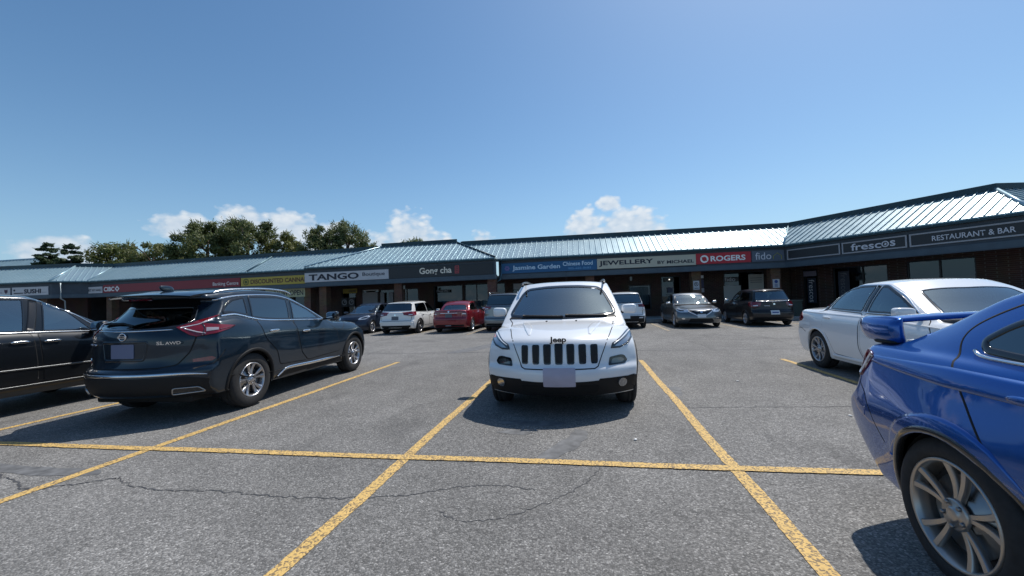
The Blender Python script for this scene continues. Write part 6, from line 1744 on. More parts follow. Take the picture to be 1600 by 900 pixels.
# jasmine garden
o = sign_empty(S4, 2.76, 2.80, 'blue chinese restaurant sign with pale blue letters')
board(o, -2.58, 2.58, 0, 0.56, SBLUE)
LB = mat('letter_pale_blue', (0.55, 0.72, 0.85), 0.5)
fit_text(o, 'Jasmine Garden', -1.98, 0.62, 0.10, 0.42, LB, bold=0.02)
fit_text(o, 'Chinese Food', 0.78, 2.36, 0.28, 0.50, LB, bold=0.015)
fit_text(o, '905-682-8683', 1.05, 2.26, 0.08, 0.19, mat('letter_mid_blue', (0.12, 0.35, 0.62), 0.5))
for k in range(6):
    a = k*math.pi/3
    disc(o, -2.28 + 0.09*math.cos(a), 0.28 + 0.09*math.sin(a), 0.055, mat('petal_mauve', (0.16, 0.14, 0.35), 0.5), name='petal', n=10)
# jewellery
o = sign_empty(S4, 7.83, 2.82, 'long cream jeweller sign with black serif capitals')
board(o, -2.48, 2.50, 0, 0.55, SCR)
fit_text(o, 'JEWELLERY', -2.38, 0.40, 0.12, 0.43, INK, bold=0.03)
fit_text(o, 'BY MICHAEL', 0.60, 2.40, 0.13, 0.30, INK, bold=0.03)
board(o, -2.50, 2.52, -0.03, 0.0, FRM, 0.0, 0.06, 'edge_trim')
# rogers / fido
o = sign_empty(S4, 11.66, 2.84, 'bright red phone shop sign with round white mark')
board(o, -1.32, 1.30, 0, 0.55, SRED2)
fit_text(o, 'ROGERS', -0.62, 1.04, 0.12, 0.40, WH, bold=0.03)
disc(o, -0.92, 0.26, 0.20, WH, r0=0.115); disc(o, -0.92, 0.26, 0.10, SRED2, z=0.060, n=4); disc(o, -1.02, 0.33, 0.03, SRED2, z=0.061); disc(o, -0.82, 0.19, 0.03, SRED2, z=0.061)
o = sign_empty(S4, 13.76, 2.84, 'slate phone shop sign with small letters and yellow house outline', name='shop_sign')
board(o, -0.76, 0.74, 0, 0.55, mat('sign_slate', (0.085, 0.11, 0.15), 0.5))
fit_text(o, 'fido', -0.60, 0.14, 0.10, 0.46, mat('letter_grey', (0.62, 0.62, 0.66), 0.5))
t = MB(); hp = [(0.24, 0.10, 0.058), (0.24, 0.26, 0.058), (0.42, 0.40, 0.058), (0.60, 0.26, 0.058), (0.60, 0.10, 0.058)]
t.tube(hp, 0.013, 6); t.build('emblem', mat('house_yellow', (0.30, 0.30, 0.02), 0.5), o)
# frescos boxes on the wing
GREYF = mat('sign_frame_grey', (0.36, 0.36, 0.38), 0.5)
def framed(s, t0, t1, label):
    o = sign_empty(s, (t0+t1)/2, 2.86, label); h = (t1-t0)/2
    board(o, -h, h, 0, 0.49, SBLK, 0.0, 0.04)
    f = MB()
    for b in (((-h, 0, 0.0), (h, 0.05, 0.06)), ((-h, 0.44, 0), (h, 0.49, 0.06)), ((-h, 0.05, 0), (-h+0.05, 0.44, 0.059)), ((h-0.05, 0.05, 0), (h, 0.44, 0.059))): f.box(*b)
    f.build('sign_frame', GREYF, o)
    return o, h
framed(S5, 0.06, 2.46, 'empty black sign box with grey frame, left of the frescos sign')
o, h = framed(S5, 2.54, 4.84, 'black framed sign box with one grey lower-case word on the angled wing')
LG = mat('letter_grey', (0.62, 0.62, 0.66), 0.5)
fit_text(o, 'fresc', -0.80, 0.30, 0.10, 0.40, LG, z=0.045, bold=0.015); fit_text(o, 's', 0.60, 0.78, 0.12, 0.35, LG, z=0.045, bold=0.015)
disc(o, 0.44, 0.235, 0.13, LG, z=0.046, sy=0.95); disc(o, 0.44, 0.235, 0.085, SBLK, z=0.048, r0=0.05); disc(o, 0.40, 0.25, 0.03, SBLK, z=0.048)
o, h = framed(S5, 4.92, 8.05, 'longest black framed sign box, reading restaurant and bar')
fit_text(o, 'RESTAURANT & BAR', -0.90, 1.20, 0.14, 0.33, LG, z=0.045, bold=0.01)

# ---- smaller things under the canopy
def wall_poster(s, t, z0, z1, w, m, label, n, cat='poster', name='wall_poster'):
    M = s.mat4(t, n, z0); o = bpy.data.objects.new(name, None); COL.objects.link(o); o.matrix_world = M
    tag(o, label, cat); board(o, -w/2, w/2, 0, z1-z0, m, 0.005, 0.02); return o
o = wall_poster(S3, 0.95, 2.12, 2.42, 1.0, mat('poster_mustard', (0.30, 0.22, 0.03), 0.6), 'small mustard shop name board above the door under the canopy', 3.18)
fit_text(o, 'CANNABIS', -0.1, 0.42, 0.08, 0.22, INK, z=0.024, bold=0.02)
for x in (0.55, 1.05):
    o = wall_poster(S3, x, 1.25, 1.85, 0.45, mat('poster_dark', (0.03, 0.03, 0.035), 0.6), 'dark window poster with a pale ring, %s of a pair by the door' % ('left' if x < 0.8 else 'right'), 3.16)
    disc(o, 0, 0.3, 0.19, mat('ring_grey', (0.22, 0.22, 0.24), 0.6), z=0.024, r0=0.12); disc(o, 0.03, 0.33, 0.06, mat('ring_grey', (0.22, 0.22, 0.24), 0.6), z=0.024)
o = wall_poster(S3, 2.32, 0.95, 2.15, 1.05, mat('blind_pale', (0.28, 0.27, 0.27), 0.7), 'pale pulled-down blind in the boutique window', 3.23, 'blind', 'window_blind')
for x in (3.18, 3.78):
    o = wall_poster(S3, x, 0.9, 2.1, 0.28, mat('panel_grey', (0.26, 0.26, 0.27), 0.7), 'narrow grey notice panel %s of the boutique door' % ('left' if x < 3.4 else 'right'), 3.2)
o = wall_poster(S3, 7.25, 1.95, 2.12, 0.9, SBLK, 'small dark name plate with pale letters inside the tea shop window', 3.2)
fit_text(o, 'Gong cha', -0.38, 0.30, 0.03, 0.14, LG, z=0.024)
o = wall_poster(S3, 8.75, 2.05, 2.28, 0.7, mat('menu_light', (0.32, 0.30, 0.27), 0.6), 'small lit menu board in the tea shop window', 3.5)
o = wall_poster(S3, 9.9, 0.9, 2.2, 1.5, mat('backdrop_pale', (0.30, 0.36, 0.37), 0.7), 'pale grey-green screen behind the tea shop window', 3.7, 'screen', 'window_screen')
o = wall_poster(S4, 0.68, 1.98, 2.32, 0.5, mat('notice_grey', (0.40, 0.41, 0.42), 0.6), 'small grey notice in the narrow window beside the downspout', 2.5)
o = wall_poster(S4, 7.8, 0.8, 1.85, 1.05, mat('blind_blue', (0.10, 0.15, 0.18), 0.7), 'blue-grey blind in the window behind the small white SUV', 2.62, 'blind', 'window_blind')
o = wall_poster(S4, 9.45, 2.08, 2.30, 0.55, mat('notice_dim', (0.10, 0.11, 0.11), 0.6), 'dim name board over the jeweller door', 2.5)
disc(o, 0.02, 0.12, 0.035, mat('lamp_glow', (1.0, 0.95, 0.85), 0.5, emit=1.5), z=0.03, name='bulb')
o = wall_poster(S4, 9.5, 1.45, 1.75, 0.3, mat('notice_blue', (0.08, 0.09, 0.14), 0.6), 'blue notice on the jeweller door', 2.52)
o = wall_poster(S4, 9.5, 1.30, 1.36, 0.35, mat('letterbox', (0.25, 0.25, 0.24), 0.5), 'pale letter slot on the jeweller door', 2.52, 'letter slot', 'letter_slot')
o = wall_poster(S4, 10.74, 2.15, 2.30, 0.24, mat('card_white', (0.55, 0.55, 0.53), 0.6), 'white card topmost beside the no parking sign', 0.85)
o = wall_poster(S4, 10.74, 1.66, 2.08, 0.24, mat('poster_purple', (0.03, 0.025, 0.06), 0.6), 'dark purple poster beside the no parking sign', 0.85)
o = wall_poster(S4, 10.78, 1.40, 1.62, 0.18, mat('card_grey', (0.32, 0.29, 0.29), 0.6), 'grey card lowest beside the no parking sign', 0.85)
def post_sign(s, t, z, w, h, label, kind):
    o = sign_empty(s, t, z, label, 'sign', name='parking_sign')
    M = s.mat4(t, 0.44, z); o.matrix_world = M
    board(o, -w/2, w/2, 0, h, SW, 0.0, 0.012)
    if kind == 'no':
        disc(o, 0, h*0.62, w*0.36, INK, z=0.016, r0=w*0.26); t = MB(); t.tube([(-w*0.2, h*0.62+w*0.2, 0.017), (w*0.2, h*0.62-w*0.2, 0.017)], 0.008, 5); t.build('slash', INK, o)
        fit_text(o, 'P', -w*0.12, w*0.12, h*0.5, h*0.74, INK, z=0.0155, bold=0.03); board(o, -w*0.35, w*0.35, h*0.12, h*0.2, INK, 0.01, 0.016, 'rule_line')
    else:
        disc(o, 0, h*0.72, w*0.26, mat('plate_blue', (0.03, 0.07, 0.25), 0.5), z=0.016)
        for k in range(3): board(o, -w*0.22, w*0.22, h*(0.14 + 0.12*k), h*(0.20 + 0.12*k), mat('plate_blue', (0.03, 0.07, 0.25), 0.5), 0.01, 0.016, 'rule_line')
    return o
post_sign(S4, 10.38, 1.55, 0.30, 0.46, 'white no parking sign on the brick pier behind the grey sedan', 'no')
post_sign(S4, 14.2, 1.50, 0.32, 0.44, 'white accessible parking sign on the brick pier by the black hatchback', 'acc')
o = wall_poster(S4, 12.75, 1.95, 2.20, 0.8, SBLK, 'dark window strip reading fido in grey letters', 2.45, 'window lettering', 'window_lettering')
fit_text(o, 'fido', -0.32, 0.22, 0.02, 0.24, LG, z=0.024)
o = wall_poster(S4, 12.8, 0.7, 1.72, 0.9, mat('poster_white', (0.42, 0.42, 0.40), 0.6), 'white poster low in the phone shop window, left one', 2.46)
o = wall_poster(S4, 14.05, 0.9, 2.30, 0.78, mat('poster_cream', (0.50, 0.49, 0.44), 0.6), 'cream framed poster high in the phone shop window, right one', 2.46)
for k in range(3): board(o, -0.3, 0.3, 0.95 + k*0.12, 0.97 + k*0.12, INK, 0.02, 0.024, 'rule_line')
o = wall_poster(S5, -0.38, 2.05, 2.32, 0.66, mat('transom', (0.22, 0.20, 0.26), 0.5), 'pale mauve transom card over the restaurant door', 2.36)
o = wall_poster(S5, -0.32, 0.65, 1.95, 0.45, mat('door_film', (0.03, 0.035, 0.055), 0.5), 'dark film on the restaurant door with vertical lettering', 2.38, 'window lettering', 'window_lettering')
fit_text(o, 'frescos', -0.14, 0.14, 0.05, 1.22, LG, z=0.024, rot=-1)
o = wall_poster(S5, 1.2, 0.9, 2.2, 0.5, mat('door_film', (0.03, 0.035, 0.055), 0.5), 'dark film in the restaurant window with vertical lettering', 2.40, 'window lettering', 'window_lettering')
fit_text(o, 'frescos', -0.14, 0.14, 0.05, 1.22, mat('letter_dim', (0.12, 0.13, 0.15), 0.5), z=0.024, rot=-1)
# lanterns on the piers
for (s, t, lab) in ((S3, 5.95, 'black wall lantern on the brick pier behind the white hatchback'), (S4, 7.1, 'black wall lantern under the canopy behind the big white SUV')):
    o = bpy.data.objects.new('wall_lantern', None); COL.objects.link(o); o.matrix_world = s.mat4(t, 0.55, 2.15); tag(o, lab, 'lantern')
    m1 = MB(); m1.box((-0.06, 0.0, 0.02), (0.06, 0.22, 0.14), bev=0.01); m1.build('lamp_housing', GLOSSB, o)
    m1 = MB(); m1.box((-0.02, 0.1, -0.12), (0.02, 0.14, 0.03)); m1.build('lamp_arm', GLOSSB, o)
# planter by the restaurant door
o = empty('planter_box', (9.55, 21.75, 0.12), R(-58)); tag(o, 'grey-green planter box by the restaurant door, beside the accessible sign', 'planter')
m1 = MB(); m1.box((-0.45, -0.22, 0), (0.45, 0.22, 0.72), bev=0.02); m1.build('box', mat('planter_green', (0.07, 0.085, 0.07), 0.8), o)
m1 = MB(); m1.box((-0.48, -0.25, 0.72), (0.48, 0.25, 0.78), bev=0.01); m1.build('rim', mat('planter_rim', (0.12, 0.13, 0.11), 0.8), o)
m1 = MB(); m1.box((-0.42, -0.19, 0.70), (0.42, 0.19, 0.775)); m1.build('soil', mat('soil', (0.03, 0.02, 0.015), 0.95), o)

# ---- far hip roof behind the left end
def far_roof():
    root = empty('shop_unit', (-75, 44, 0)); tag(root, 'distant shop unit with a blue metal hip roof at the far left edge', 'building')
    P = lambda x, y, z: Vector((x + 75, y - 44, z))
    mb = MB(); mb.box((-16, 0, 0), (8.6, 9, 6.4)); mb.build('wall', BRICK, root)
    x0, x1 = -92.0, -66.0; y0 = 43.6; zr0, zr1 = 6.5, 9.7
    k = 40
    for i in range(k):
        a = x0 + (x1-x0)*i/k; b = x0 + (x1-x0)*(i+1)/k
        def top(x): return min(zr1, zr0 + (x1 - x)*0.246)
        def dep(x): return (top(x)-zr0)/(zr1-zr0)*4.5
        V = [P(a, y0, zr0), P(b, y0, zr0), P(b, y0+dep(b), top(b)), P(a, y0+dep(a), top(a)), P(a, y0, zr0-0.1), P(b, y0, zr0-0.1)]
        V += [P(a-0.04, y0, zr0+0.09), P(a+0.06, y0, zr0+0.09), P(a+0.06, y0+dep(a)-0.05, top(a)+0.08), P(a-0.04, y0+dep(a)-0.05, top(a)+0.08), P(a-0.04, y0, zr0), P(a-0.04, y0+dep(a), top(a)), P(a+0.06, y0, zr0), P(a+0.06, y0+dep(a), top(a))]
        F = [(0, 1, 2, 3), (0, 4, 5, 1), (6, 7, 8, 9), (6, 9, 11, 10), (7, 12, 13, 8), (6, 10, 12, 7)]
        new_mesh_obj('roof_panel', V, F, ROOF, root, smooth=False)
    V = [P(x1, y0, zr0), P(x1 - 13.0, y0+4.5, zr1), P(x1 - 13.0, y0+6, zr1), P(x1, y0+9.5, zr0)]
    new_mesh_obj('roof_end', V, [(0, 3, 2, 1)], ROOF, root, smooth=False)
    t = MB(); t.tube([P(x1, y0, zr0+0.05), P(x1 - 13.0, y0+4.5, zr1+0.05), P(x0, y0+4.5, zr1+0.05)], 0.12, 6); t.build('ridge_cap', CAPM, root)
far_roof()

# ------------------------------------------------------------------ ground
def asphalt():
    m = bpy.data.materials.new('asphalt'); m.use_nodes = True
    nt = m.node_tree; N, L = nt.nodes, nt.links; b = N['Principled BSDF']
    b.inputs['Roughness'].default_value = 0.88
    tc = N.new('ShaderNodeTexCoord')
    def noise(sc, det=4, rough=0.5, vec=None):
        n = N.new('ShaderNodeTexNoise'); n.inputs['Scale'].default_value = sc; n.inputs['Detail'].default_value = det; n.inputs['Roughness'].default_value = rough
        L.new(vec or tc.outputs['Object'], n.inputs['Vector']); return n
    def ramp(src, stops):
        r = N.new('ShaderNodeValToRGB'); r.color_ramp.interpolation = 'LINEAR'
        while len(r.color_ramp.elements) < len(stops): r.color_ramp.elements.new(0.5)
        for e, (p, c) in zip(r.color_ramp.elements, stops): e.position = p; e.color = (c, c, c, 1)
        L.new(src, r.inputs[0]); return r
    def mixc(kind, a, c, f):
        x = N.new('ShaderNodeMix'); x.data_type = 'RGBA'; x.blend_type = kind
        if isinstance(f, (int, float)): x.inputs[0].default_value = f
        else: L.new(f, x.inputs[0])
        for i, q in ((6, a), (7, c)):
            if isinstance(q, tuple): x.inputs[i].default_value = q
            else: L.new(q, x.inputs[i])
        return x.outputs[2]
    vor = N.new('ShaderNodeTexVoronoi'); vor.inputs['Scale'].default_value = 95.0; vor.inputs['Randomness'].default_value = 1.0
    L.new(tc.outputs['Object'], vor.inputs['Vector'])
    sep = N.new('ShaderNodeSeparateColor'); L.new(vor.outputs['Color'], sep.inputs[0])
    stones = ramp(sep.outputs[0], [(0.0, 0.11), (0.35, 0.165), (0.72, 0.235), (0.93, 0.30), (1.0, 0.42)])
    edge = ramp(vor.outputs['Distance'], [(0.0, 1.0), (0.5, 0.9), (0.85, 0.65), (1.0, 0.55)])
    base = mixc('MULTIPLY', stones.outputs[0], edge.outputs[0], 0.75)
    # broad blotches and a warm to cool drift
    n1 = noise(0.22, 6, 0.6); r1 = ramp(n1.outputs[0], [(0.3, 0.78), (0.7, 1.22)])
    base = mixc('MULTIPLY', base, r1.outputs[0], 1.0)
    n2 = noise(1.7, 7, 0.65); r2 = ramp(n2.outputs[0], [(0.28, 0.82), (0.72, 1.15)])
    base = mixc('MULTIPLY', base, r2.outputs[0], 1.0)
    n3 = noise(18, 3, 0.6); r3 = ramp(n3.outputs[0], [(0.3, 0.85), (0.7, 1.12)])
    base = mixc('MULTIPLY', base, r3.outputs[0], 1.0)
    # oil and tyre stains, stretched along the bays
    mp = N.new('ShaderNodeMapping'); mp.inputs['Scale'].default_value = (1.0, 0.35, 1.0); L.new(tc.outputs['Object'], mp.inputs[0])
    n4 = noise(1.1, 5, 0.6, mp.outputs[0]); r4 = ramp(n4.outputs[0], [(0.58, 0.0), (0.72, 0.5)])
    base = mixc('MIX', base, (0.05, 0.05, 0.052, 1), r4.outputs[0])
    base = mixc('MULTIPLY', base, (1.0, 0.965, 0.915, 1), 1.0)
    L.new(base, b.inputs['Base Color'])
    bp = N.new('ShaderNodeBump'); bp.inputs['Strength'].default_value = 0.75; bp.inputs['Distance'].default_value = 0.006
    hgt = N.new('ShaderNodeMath'); hgt.operation = 'MULTIPLY_ADD'; hgt.inputs[1].default_value = -1.0
    L.new(vor.outputs['Distance'], hgt.inputs[0]); L.new(sep.outputs[1], hgt.inputs[2])
    L.new(hgt.outputs[0], bp.inputs['Height']); L.new(bp.outputs[0], b.inputs['Normal'])
    return m
ASPH = asphalt()
g = new_mesh_obj('parking_lot', [(-300, -200, 0), (300, -200, 0), (300, 500, 0), (-300, 500, 0)], [(0, 1, 2, 3)], ASPH, smooth=False)
g['kind'] = 'structure'

def line_mat(name, col, wear=0.45):
    m = mat(name, col, 0.75)
    nt = m.node_tree; N, L = nt.nodes, nt.links; b = N['Principled BSDF']
    tc = N.new('ShaderNodeTexCoord')
    v = N.new('ShaderNodeTexVoronoi'); v.inputs['Scale'].default_value = 85.0; L.new(tc.outputs['Object'], v.inputs['Vector'])
    s = N.new('ShaderNodeSeparateColor'); L.new(v.outputs['Color'], s.inputs[0])
    n = N.new('ShaderNodeTexNoise'); n.inputs['Scale'].default_value = 2.5; n.inputs['Detail'].default_value = 8; n.inputs['Roughness'].default_value = 0.7
    L.new(tc.outputs['Object'], n.inputs['Vector'])
    a = N.new('ShaderNodeMath'); a.operation = 'MULTIPLY_ADD'; a.inputs[1].default_value = 0.55
    L.new(n.outputs[0], a.inputs[0]); 
    k = N.new('ShaderNodeMath'); k.operation = 'MULTIPLY'; k.inputs[1].default_value = 0.55; L.new(s.outputs[0], k.inputs[0]); L.new(k.outputs[0], a.inputs[2])
    r = N.new('ShaderNodeValToRGB'); r.color_ramp.elements[0].position = 1.0 - wear - 0.05; r.color_ramp.elements[1].position = 1.0 - wear + 0.10
    L.new(a.outputs[0], r.inputs[0])
    mx = N.new('ShaderNodeMix'); mx.data_type = 'RGBA'; L.new(r.outputs[0], mx.inputs[0])
    mx.inputs[6].default_value = (*col, 1); mx.inputs[7].default_value = (0.27, 0.19, 0.10, 1)
    n2 = N.new('ShaderNodeMix'); n2.data_type = 'RGBA'; n2.blend_type = 'MULTIPLY'; n2.inputs[0].default_value = 0.5
    L.new(mx.outputs[2], n2.inputs[6]); L.new(n.outputs[0], n2.inputs[7])
    L.new(n2.outputs[2], b.inputs['Base Color'])
    bp = N.new('ShaderNodeBump'); bp.inputs['Strength'].default_value = 0.6; bp.inputs['Distance'].default_value = 0.004
    L.new(v.outputs['Distance'], bp.inputs['Height']); bp.invert = True; L.new(bp.outputs[0], b.inputs['Normal'])
    return m
YEL = line_mat('line_yellow', (0.84, 0.55, 0.18), 0.38)
OLD = line_mat('line_faded', (0.50, 0.42, 0.30), 0.42)
rl = random.Random(3)
def painted_line(p0, p1, w=0.10, m=None, z=0.004, name='painted_line'):
    """sheet with slightly ragged edges"""
    a, b = Vector((*p0, 0)), Vector((*p1, 0)); d = b-a; n = max(2, int(d.length/0.05)); d.normalize(); s = Vector((-d.y, d.x, 0))
    V = []; F = []
    for i in range(n+1):
        p = a + (b-a)*i/n
        wob = 0.006*math.sin(i*0.11) 
        V.append(p + s*(w/2 + wob + rl.uniform(-0.004, 0.004)) + Vector((0, 0, z))); V.append(p - s*(w/2 - wob + rl.uniform(-0.004, 0.004)) + Vector((0, 0, z)))
    for i in range(n): F.append((2*i, 2*i+1, 2*i+3, 2*i+2))
    o = new_mesh_obj(name, V, F, m or YEL, smooth=False); o['kind'] = 'structure'; return o
X0, SP, YC, YE = 1.097, 2.722, 3.515, 9.136
for k in range(-7, 6):
    x = X0 + SP*k
    painted_line((x, -2.2), (x, YE), 0.098)
painted_line((-18.5, YC), (16, YC), 0.098, z=0.008)
for x in (-23.6, -20.9, -18.2, -15.5, -12.8, -10.15, -7.45, -4.78, -2.1, 0.40, 3.04, 5.74, 8.35):
    painted_line((x, 16.3), (x, 21.6 if x < 8 else 20.5), 0.10, OLD)

# cracks and tar seams
TAR = mat('tar', (0.06, 0.06, 0.063), 0.7, noise=(20, 0.3))
def crack(pts, w0=0.010, w1=0.018, m=None, z=0.0025, jit=0.02, name='crack'):
    r = random.Random(len(pts)*7 + int(pts[0][0]*100) % 97)
    P = smooth_path([(a, b, 0) for a, b in pts], 14); V = []; F = []
    P = [Vector(p) + Vector((r.uniform(-jit, jit), r.uniform(-jit, jit), 0)) for p in P]
    for i, p in enumerate(P):
        t = P[min(i+1, len(P)-1)] - P[max(i-1, 0)]
        if t.length < 1e-6: t = Vector((1, 0, 0))
        t.normalize(); s = Vector((-t.y, t.x, 0)); w = r.uniform(w0, w1)/2
        V += [p + s*w + Vector((0, 0, z)), p - s*w + Vector((0, 0, z))]
    for i in range(len(P)-1): F.append((2*i, 2*i+1, 2*i+3, 2*i+2))
    o = new_mesh_obj(name, V, F, m or TAR, smooth=False); o['kind'] = 'structure'; return o
crack([(-16, 10.55), (-9.5, 10.62), (-4.8, 10.7), (0, 10.75), (4, 10.7), (9, 10.8)], 0.02, 0.05, name='tar_seam', jit=0.01)
crack([(-10.5, 13.6), (-7.6, 13.7), (-5.0, 13.9)], 0.03, 0.06, name='tar_seam')
crack([(-6.2, 14.2), (-4.0, 14.6), (-2.2, 14.8)], 0.02, 0.05, name='tar_seam')
crack([(4.0, 12.9), (6, 13.0), (8.5, 12.8)], 0.02, 0.04, name='tar_seam')
crack([(1.15, 5.32), (1.9, 5.38), (2.6, 5.42), (3.4, 5.50)], 0.008, 0.022)
crack([(-3.9, 2.88), (-3.4, 2.72), (-2.9, 2.75), (-2.3, 2.72), (-1.8, 2.74), (-1.35, 2.83), (-1.0, 2.98), (-0.7, 3.06), (-0.42, 3.0)], 0.006, 0.014)
crack([(-1.0, 2.62), (-0.72, 2.55), (-0.35, 2.78), (-0.05, 3.15), (0.08, 3.5)], 0.004, 0.010)
crack([(-7.4, 2.95), (-5.9, 3.0), (-5.2, 2.85), (-4.7, 2.72), (-4.4, 2.62), (-4.15, 2.72), (-3.9, 2.88)], 0.008, 0.02)
PATCHM = mat('dark_stain', (0.125, 0.126, 0.128), 0.8, noise=(9, 0.4))
def stain(pts, z=0.002, m=None, name='stain'):
    P = smooth_path([(a, b, 0) for a, b in pts], 6, closed=True)
    r = random.Random(5)
    V = [(p[0] + r.uniform(-0.015, 0.015), p[1] + r.uniform(-0.015, 0.015), z) for p in P]
    o = new_mesh_obj(name, V, [tuple(range(len(V)))], m or PATCHM, smooth=False); o['kind'] = 'structure'; return o
stain([(-8.0, 3.10), (-6.4, 3.12), (-5.0, 3.02), (-4.3, 3.0), (-4.2, 2.9), (-5.0, 2.86), (-6.4, 2.96), (-8.0, 2.96)])
stain([(-3.7, 10.80), (-3.2, 10.85), (-2.3, 13.0), (-2.9, 12.95)], name='asphalt_patch')
stain([(-0.46, 3.58), (-0.32, 3.58), (-0.10, 3.95), (-0.02, 4.30), (-0.14, 4.40), (-0.25, 4.10)])
stain([(-1.0, 4.55), (-0.6, 4.50), (-0.3, 4.53), (-0.35, 4.66), (-0.8, 4.70)])
stain([(-0.95, 4.25), (-0.65, 4.2), (-0.6, 4.3), (-0.85, 4.34)])
stain([(1.06, 5.95), (1.25, 6.0), (1.30, 6.5), (1.12, 6.4)])
# scraps of litter
for i, (x, y) in enumerate(((2.25, 6.9), (0.42, 4.12), (2.75, 5.05))):
    V, F = superbox(0, 0, 0.006, 0.02, 0.014, 0.006, e=0.8, n=4)
    o = new_mesh_obj('litter_scrap', V, F, mat('paper', (0.8, 0.8, 0.78), 0.7)); o.location = (x, y, 0.002); o.rotation_euler = (0, 0, i)
    tag(o, ['white paper scrap on the asphalt right of the white SUV', 'tiny white scrap in front of the white SUV shadow', 'small pale scrap on the asphalt left of the blue car'][i], 'litter')

# kerb and walkway following the shop front
KERB = mat('concrete_kerb', (0.42, 0.41, 0.38), 0.85, noise=(4, 0.15, 0.3))
def walkway(pts, back, name='walkway'):
    V = []; F = []; n = len(pts)
    for (x, y), (bx, by) in zip(pts, back):
        V += [(x, y, 0.0), (x, y, 0.13), (x + (bx-x)*0.05, y + (by-y)*0.05, 0.135), (bx, by, 0.135)]
    for i in range(n-1):
        for j in range(3): F.append((4*i+j, 4*(i+1)+j, 4*(i+1)+j+1, 4*i+j+1))
    o = new_mesh_obj(name, V, F, KERB, smooth=False); o['kind'] = 'structure'; return o
walkway([(-60, 19.0), (-35.3, 21.2), (-33.5, 22.0), (-16.2, 21.75), (7.6, 21.75), (9.2, 20.6), (12.6, 14.9), (13.6, 14.2), (25, 16.5)],
        [(-60, 26), (-36.5, 26.2), (-33.5, 27), (-16.2, 27), (11.4, 27), (12.6, 26), (17, 18.6), (18, 18.4), (25, 20)])

# ------------------------------------------------------------------ trees
def leaf_mat(name, c1, c2):
    m = mat(name, c1, 0.6)
    nt = m.node_tree; N, L = nt.nodes, nt.links; b = N['Principled BSDF']
    n = N.new('ShaderNodeTexNoise'); n.inputs['Scale'].default_value = 0.7; n.inputs['Detail'].default_value = 5
    tc = N.new('ShaderNodeTexCoord'); L.new(tc.outputs['Object'], n.inputs['Vector'])
    r = N.new('ShaderNodeMapRange'); r.inputs[1].default_value = 0.35; r.inputs[2].default_value = 0.65; L.new(n.outputs[0], r.inputs[0])
    x = N.new('ShaderNodeMix'); x.data_type = 'RGBA'; x.inputs[6].default_value = (*c1, 1); x.inputs[7].default_value = (*c2, 1)
    L.new(r.outputs[0], x.inputs[0]); L.new(x.outputs[2], b.inputs['Base Color'])
    b.inputs['Subsurface Weight'].default_value = 0.0
    tr = N.new('ShaderNodeBsdfTranslucent'); ms = N.new('ShaderNodeMixShader'); ms.inputs[0].default_value = 0.42
    L.new(x.outputs[2], tr.inputs[0]); out = N['Material Output']
    L.new(b.outputs[0], ms.inputs[1]); L.new(tr.outputs[0], ms.inputs[2]); L.new(ms.outputs[0], out.inputs[0])
    return m
BARK = mat('bark', (0.10, 0.075, 0.055), 0.9, noise=(4, 0.3, 0.4))
